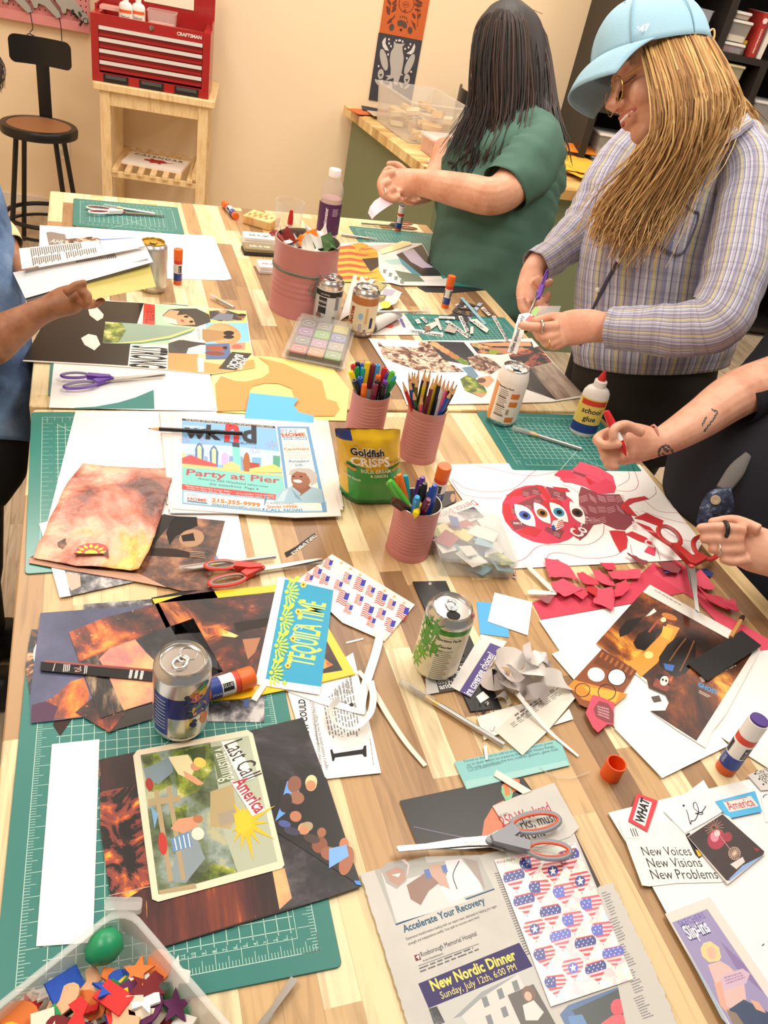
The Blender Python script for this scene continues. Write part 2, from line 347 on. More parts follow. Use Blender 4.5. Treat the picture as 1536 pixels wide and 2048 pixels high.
# ---------------------------------------------------------------- things in the open toolbox
def glue_bottle(label, loc, rz, h=.14, cap='e8622c', band='e8622c', foot='2a4a9c', group=None, text=None, paper_='f3ead8', rx=.025, ry=.016):
    t = thing('glue_bottle', label, 'glue bottle', loc, rz, group); W_ = C('f4f1ea', .4)
    R = []
    for z, k in ((0, .9), (.004, 1), (h*.62, 1), (h*.68, .96), (h*.73, .8), (h*.76, .55)):
        R.append([(rx*k*cos(2*pi*j/28), ry*(k if k > .9 else .5+k*.5)*sin(2*pi*j/28), z) for j in range(28)])
    MB().rings(R, W_).build('bottle', t, 50)
    MB().lathe([(.0135, h*.755), (.0135, h*.85), (.0115, h*.86), (.006, h*.865)], W_, 20).build('collar', t, 40)
    MB().lathe([(.0085, h*.862), (.008, h*.9), (.0045, h*.97), (.003, h), (0, h*1.004)], C(cap, .4), 16).build('cap', t, 60)
    l = MB(); e = 1.012
    def band_(z0, z1, m, a0=-85, a1=85, q=e):
        A = [radians(-90+a0+(a1-a0)*i/14) for i in range(15)]
        l.rings([[(rx*q*cos(a), ry*q*sin(a), z) for a in A] for z in (z0, z1)], m, False, False, closed=False)
    band_(h*.06, h*.6, paper_); band_(h*.06, h*.2, foot, q=e+.008); band_(h*.5, h*.58, band, -60, 60, e+.008)
    for tx, zc, sz, mm in (text or []):
        vv, ff, ww = font(tx, .02); q = 1.03; l.add([(rx*q*sin((x-ww/2)*sz/rx), -ry*q*cos((x-ww/2)*sz/rx), zc*h+y*sz) for x, y in vv], ff, mm)
    l.build('label', t); return t
glue_bottle('left white school glue bottle with orange label in the open red toolbox', WM @ Vector((.135, -.36, 1.064)), WA, .17, group=None, rx=.032, ry=.022, text=[('School', .38, .014, '222222'), ('Glue', .28, .014, '222222')])
glue_bottle('right white school glue bottle half hidden beside the first in the red toolbox', WM @ Vector((.19, -.33, 1.064)), WA, .17, rx=.032, ry=.022, text=[('School', .38, .014, '222222'), ('Glue', .28, .014, '222222')])
def tub(name, label, M, w, d, h, m, lid=None, fill=None, r=.015, wall=.0025, cat_='container'):
    t = thing(name, label, cat_, M.translation, M.to_euler().z)
    a, b_ = w/2, d/2; tp = .9
    def ring(z, k, ins=0):
        o = []
        for cx, cy, an in ((a*k-r, b_*k-r, 0), (-a*k+r, b_*k-r, 90), (-a*k+r, -b_*k+r, 180), (a*k-r, -b_*k+r, 270)):
            for i in range(6):
                q = radians(an+18*i); o.append((cx+(r-ins)*cos(q), cy+(r-ins)*sin(q), z))
        return o
    MB().rings([ring(0, tp), ring(h*.97, .99), ring(h*.97, 1.03), ring(h, 1.03), ring(h, .985, wall), ring(wall, tp*.985, wall)], m).build('tub', t, 35)
    if fill: MB().rings([ring(wall*1.2, tp*.96), ring(fill[1], tp*.96+.03)], fill[0]).build('contents', t)
    if lid: MB().rings([ring(h+.0005, 1.04), ring(h+.009, 1.04), ring(h+.012, .98)], lid).build('lid', t, 35)
    return t
tub('plastic_tub', 'clear plastic tub of pink pieces in the open red toolbox', WM @ Matrix.Translation((.3, -.31, 1.064)), .135, .11, .115, clear('f0dcd4', .2, .3), fill=(photo('pinkmix', [(.35, 'd98f84'), (.5, 'f2c8bd'), (.65, 'c46a62')], 40), .06))
o = MB().box(.01, -.33, 1.1425, .12, -.25, 1.157, C('e8b5a8', .3)).build('pencil_box', loc=(0, 0, 0)); o.matrix_world = WM; tag(o, 'flat pink translucent box on the left rim of the red toolbox', 'box')
# ---------------------------------------------------------------- pegboard with glue guns, outlet
pb = thing('pegboard', 'pink metal pegboard panel hung on the back wall above the stool', 'pegboard', WM @ Vector((0, 0, 0)), WA); PK = C('dd8f8c', .5)
MB().box(-1.4, -.03, 1.03, -.092, -.012, 1.9, PK).box(-1.4, -.045, .985, -.092, -.012, 1.03, PK).build('panel', pb)
hh = MB()
for i in range(30):
    for j in range(5): hh.lathe([(.0035, 0), (.0035, .0006)], '3a1b1c', 8, rotm(x=pi/2, t=(-.105-i*.025, -.0302, 1.05+j*.025)))
hh.build('holes', pb)
GG = C('aaa69c', .5)
for k, (x, lab) in enumerate(((-.44, 'grey glue gun with hanging black cord, left on the pink pegboard'), (-.3, 'grey glue gun with hanging black cord, middle of the pink pegboard'), (-.165, 'grey glue gun hung beside black tools on the pink pegboard'))):
    t = thing('glue_gun', lab, 'glue gun', WM @ Vector((x, -.045, 1.11)), WA, 'glue guns on the pegboard')
    MB().prism([(-.11, .03), (-.1, .055), (.0, .02), (.07, -.055), (.075, -.075), (.055, -.08), (0, -.035), (-.03, -.03), (-.035, -.05), (-.05, -.055), (-.06, -.03)], -.013, .013, GG, rotm(x=pi/2)).build('body', t)
    MB().tube([(-.11, -.001, .042), (-.135, -.001, .052)], [.008, .003], 'cc9933', 10).build('nozzle', t, 50)
    if k < 2:
        q = [(.065, 0, -.078), (.07, 0, -.11), (.072, 0, -.15)]
        q += [(.06, -.01, -.17), (.09, -.01, -.19), (.11, -.01, -.21), (.08, -.012, -.18), (.05, -.01, -.175), (.04, -.01, -.2), (.05, -.01, -.23)] if k == 0 else [(.072, 0, -.19), (.08, -.005, -.21), (.065, -.008, -.215), (.075, 0, -.2)]
        MB().tube(cat(q, 5), .0022, BLK, 6).build('cord', t, 80)
t = thing('tool_bundle', 'bundle of black clamps and keys hanging at the right end of the pink pegboard', 'tools', WM @ Vector((-.14, -.05, 1.06)), WA)
b = MB(); rr = random.Random(3)
for k in range(9):
    a = Vector((rr.uniform(-.025, .02), rr.uniform(-.01, .01), rr.uniform(-.03, .03))); b.tube([a, a+Vector((rr.uniform(-.02, .03), -.005, rr.uniform(-.03, .01)))], .0055, BLK, 6)
b.build('clamps', t); MB().tube([(.035+.012*cos(q*.52), -.008, -.02+.012*sin(q*.52)) for q in range(12)], .0018, BLK, 6, close=True).build('ring', t)
o = MB().box(-.3, -.006, .33, -.225, 0, .45, C('f0e4d2', .4)).box(-.275, -.008, .4, -.25, -.006, .43, 'd8cbb8').box(-.275, -.008, .35, -.25, -.006, .38, 'd8cbb8').build('outlet'); o.matrix_world = WM; tag(o, 'cream wall outlet low on the back wall behind the stool', 'outlet')
# ---------------------------------------------------------------- stools
def stool(label, x, y, rz, sh=.64, top=.99, plate='8f5f38'):
    t = thing('metal_stool', label, 'stool', (x, y, 0), rz, 'black metal stools'); K = C('0d0c0c', .38)
    MB().lathe([(.15, sh-.045), (.175, sh-.04), (.178, sh-.012), (.172, sh), (.148, sh+.002), (.146, sh-.003)], K, 40).build('seat_pan', t, 40)
    MB().lathe([(0, sh-.004), (.1465, sh-.004), (.1465, sh-.0005), (0, sh+.0005)], C(plate, .55, bump=.1), 40).build('seat_board', t, 40)
    for a in (45, 135, 225, 315):
        c_, s_ = cos(radians(a)), sin(radians(a)); MB().tube([(.125*c_, .125*s_, sh-.04), (.215*c_, .215*s_, 0)], .0125, K, 10).build('leg', t, 60)
    for z, r in ((.2, .19), (.14, .2)): MB().tube([(r*cos(q*pi/18), r*sin(q*pi/18), z) for q in range(36)], .011 if z > .15 else .016, K, 8, close=True, flat=1 if z > .15 else .4).build('foot_ring', t, 80)
    MB().rbox(-.03, .165, sh-.03, .03, .178, top-.07, K, r=.004).build('back_post', t, 40)
    R = []
    for i in range(33):
        a = sin((i-16)/16*pi/2); xx = .14*a; yy = .165-.03*(a*a); e = max(0, abs(xx)-.112); hb = .032+sqrt(max(0, .0282**2-e*e))
        R.append([(xx, yy, top-.06-hb), (xx, yy+.008, top-.06-hb), (xx, yy+.008, top-.06+hb), (xx, yy, top-.06+hb)])
    MB().rings(R, K).build('backrest', t, 30); return t
stool('black metal stool with brown round seat standing by the back wall', -.437, 4.15, WA+.02)
stool('black metal stool with low backrest behind the cluttered counter', 1.85, 4.09, pi/2-.2, sh=.64, top=1.08)
o = MB().rbox(-.17, -.2, 0, .17, .2, .34, C('0c0b0b', .8), r=.1, bev=.06, n=6).build('black_bag', loc=(-.72, 1.0, 0), smooth=50); tag(o, 'black bag slumped on the floor left of the near table', 'bag')
# ---------------------------------------------------------------- banner on the wall
bn = thing('block_print_banner', 'hanging fabric banner with orange paw print panel over dark owl panel', 'banner', WM @ Vector((0, 0, 0)), WA)
def wallpt(u, v): 
    d = ray((u, v)); nn = (WM.to_3x3() @ Vector((0, 1, 0))); t = ((P0-CAM).dot(nn)-.008)/d.dot(nn); return WM.inverted() @ (CAM+d*t)
zz(0, 0, 1)
x0, x1, zs = 1.401, 1.64, 1.232
or_ = MB().box(x0, -.006, zs, x1, -.001, 1.5, 'c9622b').build('orange_panel', bn); dk = MB().box(x0-.003, -.006, .9, x1, -.001, zs-.002, '3d3c44').build('owl_panel', bn)
class WP(MB):
    k = 0
    def poly(s, pts, m):
        s.k += 1; P = [wallpt(*q) for q in pts]; P = [(p.x, -.0065-s.k*.00004, p.z) for p in P]
        ar = sum(P[i-1][0]*P[i][2]-P[i][0]*P[i-1][2] for i in range(len(P))); s.flat(P if ar > 0 else P[::-1], m)
    def el(s, c, rx, ry, m, a=0, n=18): s.poly([(c[0]+rx*cos(2*pi*i/n)*cos(radians(a))-ry*sin(2*pi*i/n)*sin(radians(a)), c[1]+rx*cos(2*pi*i/n)*sin(radians(a))+ry*sin(2*pi*i/n)*cos(radians(a))) for i in range(n)], m)
zz(720, 0, .11719)
br = WP(); q = '6a3320'; g = '5b4438'
br.el((795, 60), 135, 165, q, 5); br.el((795, 60), 122, 152, 'c9622b', 5); br.el((785, 80), 55, 55, q); br.el((785, 80), 46, 46, 'c9622b'); br.el((765, 80), 12, 20, q); br.el((800, 80), 12, 20, q); br.poly([(765, 150), (800, 200), (730, 205)], q)
br.poly([(640, 360), (690, 340), (750, 355), (800, 400), (800, 470), (770, 490), (710, 450), (640, 440)], g)
for x, y in ((688, 290), (730, 285), (762, 292), (795, 315), (810, 372)): br.el((x, y), 11, 20, g)
br.el((700, 510), 22, 24, '3a201a'); br.el((540, 465), 42, 62, g, 8); br.el((855, 518), 40, 62, g, -3)
br.poly([(450, 410), (500, 330), (560, 300), (600, 240), (595, 290), (540, 350), (545, 380)], q); br.poly([(865, 330), (900, 380), (940, 400), (955, 520), (920, 470)], q)
for x0_, y0_, x1_, y1_, a in ((505, 260, 520, 30, 12), (985, 460, 985, 180, -8)): br.poly([(x0_-4, y0_), (x0_+4, y0_), (x1_+4, y1_), (x1_-4, y1_)], q)
for x, y, a in ((480, 150, 60), (580, 170, -40), (500, 40, 60), (590, 110, -50), (590, 40, -45), (480, 200, 70), (920, 270, 65), (1010, 270, -65), (985, 170, 20), (1010, 90, 15), (975, 90, 40), (1020, 40, 20), (990, 20, 30)): br.el((x, y), 52, 22, q, a)
br.build('orange_print', or_)
ow = WP(); l = 'b9b3ad'; w_ = 'dcd6cf'
ow.poly([(580, 700), (620, 740), (690, 750), (735, 745), (770, 745), (725, 800), (730, 880), (748, 980), (735, 1110), (705, 1250), (745, 1285), (690, 1290), (640, 1450), (590, 1455), (570, 1400), (575, 1330), (440, 1375), (480, 1320), (430, 1290), (520, 1280), (525, 1180), (508, 1020), (525, 890), (575, 810)], l)
ow.el((408, 1020), 60, 190, l, -12); ow.el((845, 1095), 58, 190, l, 24)
ow.poly([(445, 635), (435, 740), (495, 868), (430, 855), (385, 790), (378, 715), (410, 660)], w_); ow.poly([(930, 740), (945, 800), (920, 890), (870, 930), (790, 912), (870, 860)], w_)
for x, y in ((355, 1265), (800, 1350)): ow.el((x, y), 52, 88, l, 5); ow.poly([(x-28, y), (x+28, y), (x, y+50)], '3d3c44')
for x, y in ((495, 672), (498, 742), (530, 790), (480, 930), (620, 690), (728, 710), (860, 755), (830, 810), (770, 833), (800, 995), (318, 1130), (872, 1225), (675, 690)): ow.el((x, y), 15 if x != 675 else 26, 20, w_)
for x, y, a in ((290, 1400, 60), (360, 1410, -60), (480, 1480, -40), (530, 1450, 80), (700, 1450, 65), (800, 1480, -40), (380, 1480, 50)): ow.el((x, y), 60, 22, l, a)
ow.build('owl_print', dk)
# ---------------------------------------------------------------- counter at the back
bt = thing('craft_counter', 'sage green counter with butcher block top along the back wall', 'counter', (1.9, 3.8, 0))
def bpz(u, v, z): return T((u, v), z)
zz(0, 0, 1)
A, B_, D_ = Vector((1.14, 4.43)), Vector((1.247, 3.2)), Vector((2.75, 3.12)); E_ = Vector((2.4, 4.21))
def off(p, k): return tuple(Vector(p)+(Vector((1.9, 3.8))-Vector(p)).normalized()*k)
top4 = [(1.14, 4.43), (1.247, 3.2), (2.75, 3.12), (2.75, 3.6), (2.2, 3.72), (1.62, 3.76), (1.6, 4.34)]
mb = MB(); mb.prism([(x-1.9, y-3.8) for x, y in top4], .815, .86, 'butcher_block_cross'); mb.build('counter_top', bt)
mb = MB(); mb.prism([(x-1.9, y-3.8) for x, y in ((1.19, 4.4), (1.31, 3.26), (2.7, 3.18), (2.7, 3.58), (2.2, 3.68), (1.58, 3.72), (1.56, 4.32))], 0, .815, C('7d8766', .6)); mb.build('cabinet', bt)
# zebra print cushion peeking below
photo('zebra', [(.45, '1e1a18'), (.5, 'd9c7a8')], 14, stretch=(1, 4), dist=2, rough=.8)
o = MB().rbox(-.16, -.16, .0, .16, .16, .62, 'zebra', r=.06, bev=.03).build('zebra_stool', loc=(1.18, 2.85, 0), smooth=50); tag(o, 'zebra patterned fabric stool in front of the green counter', 'stool')
Zc = .86
def onct(x, y, rz=-.02): return Matrix.Translation((x, y, Zc)) @ Matrix.Rotation(rz, 4, 'Z')
big = tub('storage_bin', 'large clear plastic bin of wooden stamps on the back counter', onct(1.41, 3.93, .09), .33, .48, .19, clear('f2ece4', .15, .36), wall=.003, cat_='bin')
rr = random.Random(11)
WD = [photo('stampwood', [(.35, 'd9a563'), (.6, 'efc88a')], 10, stretch=(5, 1)), paper('e9c68a'), paper('f0dcb4')]
for k in range(22):
    w_, d_, h_ = rr.uniform(.03, .06), rr.uniform(.05, .12), rr.uniform(.02, .035)
    z = .006+(k//8)*.045
    o = MB().rbox(-w_/2, -d_/2, 0, w_/2, d_/2, h_, WD[k % 3], r=.003).box(-w_/2+.002, -d_/2+.002, -.003, w_/2-.002, d_/2-.002, 0, C('c98a7a' if k % 4 == 0 else '8a6a50', .6)).build('wooden_stamp', loc=(1.41+rr.uniform(-.1, .1), 3.93+rr.uniform(-.17, .17), Zc+z+.004), rot=(rr.uniform(-.25, .25), rr.uniform(-.25, .25), rr.uniform(0, 3)))
    tag(o, 'wooden block stamp loose in the large clear bin', 'stamp', 'wooden stamps in the clear bin')
tub('stamp_tub', 'small clear tub of red and orange stamps in front of the large bin', onct(1.4, 3.54, .1), .17, .15, .075, clear('f6dcd2', .2, .35), lid=clear('f6ece6', .25, .5), fill=(photo('redmix', [(.35, 'd8553a'), (.5, 'f0a878'), (.62, 'c63a34')], 30), .06))
o = MB().rbox(-.09, -.06, 0, .09, .06, .014, clear('f2ece6', .2, .45), r=.01).build('tub_lid', loc=(1.37, 3.34, Zc), rot=(0, 0, .3)); tag(o, 'clear plastic lid lying on the back counter near the small tub', 'lid')
o = MB().rbox(-.09, -.06, 0, .09, .06, .012, clear('f4ece2', .2, .5), r=.01).build('tub_lid', loc=(1.44, 3.22, Zc), rot=(0, 0, .1)); tag(o, 'pale plastic lid at the front edge of the back counter', 'lid')
for k, (c_, dx, dy, rz, lab) in enumerate((('caa070', 0, 0, .1, 'tan printed card at the left end of the back counter'), ('d06a3a', -.03, -.02, .35, 'orange printed card under the dark cards on the counter'), ('34383e', .05, .01, -.2, 'dark printed card leaning on the counter cards'), ('c9b9a4', .06, -.05, .05, 'grey white card under the dark card on the counter'))):
    o = MB().box(-.075, -.055, 0, .075, .055, .004, c_).build('printed_card', loc=(1.24+dx, 4.3+dy*2, Zc+.001+k*.0055), rot=(0, 0, rz)); tag(o, lab, 'card')
photo('manila', [(.3, 'f2b632'), (.6, 'fbd05a')], 3)
for k in range(9):
    x, y = rr.uniform(2.0, 2.35), rr.uniform(3.3, 3.72)
    mb = MB().box(-.16, -.115, 0, .16, .115, .003, 'manila'); mb.prism([(-.16, .115), (.16, .115), (.08, .03), (-.08, .03)], .003, .0035, C('f5bf3e', .6))
    o = mb.build('manila_envelope', loc=(x, y, Zc+.001+k*.0042), rot=(0, 0, rr.uniform(-.4, .4))); tag(o, 'yellow manila envelope in the loose pile on the back counter', 'envelope', 'yellow envelopes on the counter')
o = MB().box(-.16, -.02, 0, .16, .1, .003, C('f08a2c', .6)).build('orange_folder', loc=(2.3, 3.82, Zc+.041), rot=(.15, 0, -.1)); tag(o, 'orange folder on top of the yellow envelope pile', 'folder')
# ---------------------------------------------------------------- bookcase
bc = thing('bookcase', 'black brown cube bookcase of craft bins against the back wall', 'bookcase', WM @ Vector((2.517, 0, 0)), WA); K = C('2a2420', .5)
b = MB().box(0, -.47, 0, .04, -.005, 2.2, K); b.box(2.3, -.47, 0, 2.34, -.005, 2.2, K).box(.04, -.02, 0, 2.3, -.005, 2.2, C('17130f', .6)).build('frame', bc)
for z in (.03, .41, .76, 1.11, 1.455, 1.83, 2.16): MB().box(.04, -.468, z, 2.3, -.02, z+.03, K).build('shelf', bc)
for x, z0, z1 in ((.555, 1.485, 2.16), (.84, .06, 1.455), (1.3, .06, 2.16), (1.72, .06, 2.16), (.4, .06, 1.455)): MB().box(x, -.468, z0, x+.04, -.02, z1, K).build('divider', bc)
def onbc(x, y, z): return WM @ Matrix.Translation((2.517+x, y, z))
def bin_(lab, x, z, w, h, m, lid=None, fill=None, y=-.36, d=.18): return tub('craft_bin', lab, onbc(x+w/2, y, z), w, d, h, m, lid, fill, r=.01, cat_='bin')
MIX = photo('mixbits', [(.3, '8a5a8c'), (.42, 'd85a6a'), (.5, '6a9cc0'), (.58, 'e8c060'), (.68, 'f0ece4')], 28, interp='CONSTANT')
LIDW = C('eee9e2', .3)
bin_('clear bin of coloured pieces at the bottom of the upper shelf stack', .6, 1.486, .125, .035, clear('f0e8ea', .15, .3), LIDW, (MIX, .028))
bin_('clear bin of white powder stacked above the coloured pieces', .605, 1.536, .115, .085, clear('e4dfda', .15, .3), LIDW, ('efe6d2', .03))
bin_('small shallow box with tan contents topping the upper shelf stack', .61, 1.636, .085, .022, clear('f2ede8', .15, .4), LIDW, ('d9b080', .018))
bin_('tall clear bin of mixed beads with yellow label under the shelf', .63, 1.28, .14, .15, clear('f0e6c0', .15, .3), C('e8dca8', .4), (MIX, .11))
bin_('white lidded box below the bead bin', .61, 1.141, .14, .115, clear('f4f1ee', .2, .4), LIDW, ('e9e6e2', .08))
bin_('clear drawer box low in the cell right of the divider', .9, 1.141, .2, .15, clear('e8e6e4', .15, .3), LIDW, ('d9d6d2', .05))
bin_('clear box of blue cards on the left shelf behind the cap', .36, 1.486, .13, .16, clear('d8dae6', .15, .3), None, ('5a64b8', .1))
bin_('clear plastic box low on the left shelf, upper of two', .1, .9, .2, .1, clear('e4e2de', .15, .3), LIDW, ('b9b4ac', .03))
bin_('clear plastic box low on the left shelf, lower of two', .09, .79, .22, .095, clear('e4e2de', .15, .3), LIDW, ('a9a49c', .03))
t = thing('art_book', 'red art book standing upright on the upper bookcase shelf', 'book', onbc(.775, -.36, 1.4855).translation, WA)
MB().box(-.018, -.09, 0, .018, .1, .2, C('b3332c', .5)).build('cover', t); MB().box(-.015, -.085, .2, .015, .1, .201, 'f1e9dc').build('pages', t)
mb = MB(); v_, f_, w_ = font('PRINTMAKING', .02); mb.add([(.006-y*.013, -.0905, .02+x*.11/w_) for x, y in v_], f_, 'f2e4dc'); mb.lathe([(0, 0), (.013, 0), (.013, .001)], 'f2e4dc', 16, rotm(x=pi/2, t=(0, -.0905, .165))); mb.build('spine_print', t)
o = MB().box(-.012, -.09, 0, .012, .1, .17, 'efe6d8').build('white_book', loc=onbc(.82, -.36, 1.4855).translation, rot=(0, .06, WA)); tag(o, 'white book leaning right of the red art book', 'book')
t = thing('bead_jar', 'small clear jar with yellow lid between bins and red book', 'jar', onbc(.738, -.4, 1.4855).translation, WA)
MB().lathe([(0, 0), (.012, 0), (.012, .05)], clear('d8cfc4', .1, .4), 16).build('jar', t, 40); MB().lathe([(.013, .05), (.013, .066), (0, .067)], C('e8b81c', .4), 16).build('lid', t, 40)
# ================================================================ papers and mats lying on the tables
photo('fire_sky', [(.3, '6e4c48'), (.4, 'b8705e'), (.48, 'd99480'), (.56, 'efbfa2'), (.64, 'f3b070'), (.72, 'fbd878')], 5, dist=.6, bump=.55, bscale=26, rough=.35)
photo('ember', [(.36, '191012'), (.48, '4a2420'), (.56, '7a3322'), (.64, 'c25a26'), (.72, 'f2a040')], 11, dist=.5, detail=9, specks=('f6a848', 120, .68))
photo('ember_lines', [(.36, '2a1416'), (.5, '5a2824'), (.6, '7c3826'), (.68, 'd8742c'), (.76, 'f8d078')], 14, stretch=(1, .12), rot=radians(35), dist=.3, detail=8, specks=('f6b058', 160, .7))
photo('branches', [(.42, '120e10'), (.475, '2a1a1a'), (.5, '7c3630'), (.6, '9a4836'), (.68, 'e0702a'), (.74, 'f8c050')], 20, dist=1.6, detail=7)
photo('smoke', [(.35, '121116'), (.5, '2a282e'), (.62, '4c484e'), (.72, '6a6468')], 9, dist=.8, detail=9)
photo('night_blue', [(.3, '353a58'), (.55, '4d5274'), (.75, '6a668a')], 6)
photo('flames', [(.36, '4a2a3a'), (.46, '9a4a2c'), (.54, 'e8742a'), (.63, 'f9a53a'), (.72, 'fce08a')], 18, stretch=(1, .35), dist=.6, detail=8)
photo('dusk', [(.3, '7c5a6e'), (.45, 'c87e78'), (.55, 'ee9e72'), (.66, 'f6b880')], 7)
photo('soil', [(.35, '2a1812'), (.48, '5c3828'), (.58, '7c5038'), (.7, 'a8744e')], 22, detail=9)
photo('bark', [(.4, '140f0f'), (.5, '2a201c'), (.58, '6a5444'), (.66, 'a08a70')], 40, stretch=(1, .25), rot=radians(-20))
photo('grey_scene', [(.35, '1c1c20'), (.48, '55545a'), (.58, '8c8a8e'), (.68, 'c8c4c2')], 26, detail=9)
photo('leafage', [(.35, '3a4a1e'), (.48, '6c7c2a'), (.58, '9aa83c'), (.68, 'd6d08a')], 30, detail=8)
photo('river', [(.35, '3e4a30'), (.48, '6a7a58'), (.58, '8fa09a'), (.68, 'b8b890')], 14, detail=8)
photo('crowd', [(.34, '1c1a22'), (.44, '2f3040'), (.5, '6a4430'), (.56, 'c08a60'), (.62, 'e0b48c'), (.7, '9aa05a')], 26, dist=.6, detail=5, interp='CONSTANT')
photo('crowd_red', [(.34, '4a2a24'), (.44, '7c5a4a'), (.5, 'b08a74'), (.56, 'd8c0a8'), (.64, 'f0e2d0'), (.7, '8a4a44')], 34, dist=1.2, detail=6)
photo('tavern', [(.34, '1a0d08'), (.47, '4a2210'), (.56, '7a3c16'), (.64, 'b86a20'), (.72, 'f0b848')], 9, dist=.5, detail=8)
photo('mudfield', [(.35, '6a564a'), (.5, 'a48e7e'), (.62, 'c8b4a0')], 16, stretch=(1, .2), rot=radians(15), detail=8)
photo('newsprint', [(.3, 'c9c8c4'), (.7, 'd4d2cc')], 12, rough=.85)
photo('holo', [(.3, 'f0c8d0'), (.42, 'f6f0dc'), (.5, 'd8ecd8'), (.58, 'f8e8f0'), (.7, 'c8dcf0')], 60, detail=3, rough=.22, interp='CONSTANT')
photo('hotcoal', [(.36, '120c0e'), (.5, '3c1a16'), (.58, '6e2c1a'), (.68, 'e08030')], 10, dist=.7)
WHT = C('f3f1ee', .65); NWS = MATS['newsprint']; INK = '55545a'; BK = '1c1c1e'
MATG = C('2c7a72', .42); MATL = C('c2e2d8', .5)
def cutting_mat(label, cx, cy, w, h, rot, lv=0, step=.0127, ticks=False, g=MATG, num=False):
    t = MB(); M = Matrix.Translation((cx, cy, H+lv*.0005)) @ Matrix.Rotation(radians(rot), 4, 'Z'); th = .0024; z = th+.0001
    t.rbox(-w/2, -h/2, 0, w/2, h/2, th, g, r=.006, bev=.0004)
    mx, my = w/2-.019, h/2-.019
    def ln(x0, y0, x1, y1, q=.0007): t.flat([(x0, y0, z), (x1, y0, z), (x1, y1, z), (x0, y1, z)], MATL)
    def hl(y, x0, x1, q=.0007): ln(x0, y-q/2, x1, y+q/2)
    def vl(x, y0, y1, q=.0007): ln(x-q/2, y0, x+q/2, y1)
    for s in (-1, 1): hl(s*my, -mx, mx); vl(s*mx, -my, my)
    ix, iy = mx-.0254, my-.0254
    for k in range(int(2*ix/step)+1): vl(-ix+k*step, -iy-.004, iy+.004)
    for k in range(int(2*iy/step)+1): hl(-iy+k*step, -ix-.004, ix+.004)
    k = 0
    for k in range(int(2*my/.003175)+1):
        e = .018 if k % 8 == 0 else .011 if k % 4 == 0 else .006
        if ticks or k % 4 == 0: hl(-my+k*.003175, -mx, -mx+e, .0005); hl(-my+k*.003175, mx-e, mx, .0005)
    for k in range(int(2*mx/.003175)+1):
        e = .018 if k % 8 == 0 else .011 if k % 4 == 0 else .006
        if ticks or k % 4 == 0: vl(mx-k*.003175, -my, -my+e, .0005); vl(mx-k*.003175, my-e, my, .0005)
    def diag(x, y, dx, dy): q = .0005; L_ = sqrt(dx*dx+dy*dy); nx, ny = -dy/L_*q, dx/L_*q; t.flat([(x-nx, y-ny, z), (x+dx-nx, y+dy-ny, z), (x+dx+nx, y+dy+ny, z), (x+nx, y+ny, z)], MATL)
    d_ = 2*ix; diag(-ix, iy, d_, -d_) ; diag(-ix, iy-d_-.03, d_*.7, d_*.7)
    if num:
        vl(mx-.02, -my+.0155, my, .0005); hl(-my+.0155, -mx, mx-.02, .0005)
        for k in range(1, 22):
            vv, ff, ww = font(str(k)); x = mx-.02-k*.01; vl(x, -my+.0155, -my+.0205, .0005)
            t.add([(x-.0005-(y)*.005, -my+.0165+x_*.005, z) for x_, y in vv], ff, MATL)
        vv, ff, ww = font('45°'); t.add([(-ix+.088+y*.006, iy-.083-x_*.006, z) for x_, y in vv], ff, MATL)
    t.v = [tuple(M @ Vector(p)) for p in t.v]; o = t.build('cutting_mat', center=True); return tag(o, label, 'cutting mat')
cutting_mat('small green cutting mat at the far left corner under white handled scissors', -.1, 2.13, .3, .232, 0)
cutting_mat('green cutting mat with A3 print at the far right corner beside the green shirt', .738, 1.985, .3, .45, -1.5)
cutting_mat('green cutting mat strewn with cut out words by the right edge', .728, 1.435, .3, .225, 1)
cutting_mat('green cutting mat under the white glue bottle and craft knife', .733, .925, .3, .225, -2.5)
cutting_mat('green cutting mat under the black collage spread at left edge', -.134, 1.308, .3, .44, 0)
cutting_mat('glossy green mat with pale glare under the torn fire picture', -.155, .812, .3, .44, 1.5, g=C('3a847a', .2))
fm = Matrix.Rotation(-.02265, 4, 'Z') @ Vector((.019-.1587, -.017+.2349, 0))
cutting_mat('large green ruled cutting mat in front with white inch rulers', fm.x, fm.y, .3174, .4698, -1.298, ticks=True, num=True)
# ---- far table, left
zz(0, 380, .33854)
S = Sheet('white_sheet', 'big white sheet with small collage behind the silver can', 'paper', [(235, 208), (840, 243), (1262, 272), (1368, 525), (1330, 533), (990, 524), (600, 520), (228, 480)], WHT, 1)
S.p([(272, 250), (300, 246), (385, 262), (400, 330), (290, 330)], '8a7c70').t('AHL', (292, 310), (375, 318), 'f0ebe2', h=2.2, shear=.3).p([(385, 290), (540, 275), (600, 290), (600, 330), (390, 330)], 'crowd_red').p([(590, 290), (790, 280), (805, 335), (600, 350)], '6c86c8').p([(600, 310), (700, 290), (780, 310), (700, 322), (610, 335)], 'c8342c').t('SU', (985, 450), (1008, 455), 'b8b4ae', h=1.5); S.done()
S = Sheet('collage_spread', 'glossy collage spread, half black and half bright photos, beside the blue shirt', 'collage', [(135, 1008), (265, 770), (370, 645), (620, 652), (880, 668), (1455, 715), (1475, 860), (1508, 1045), (1260, 1085), (990, 1062), (560, 1032)], C('f4ead8', .3), 6, th=.002)
S.p([(137, 1004), (267, 768), (372, 647), (620, 655), (850, 668), (770, 912), (755, 1038), (560, 1026)], C('131214', .22)); S.p([(850, 668), (915, 678), (915, 798), (842, 790)], gloss('d8402c')).t('The Fire...', (868, 690), (858, 785), '6a1a14', h=2)
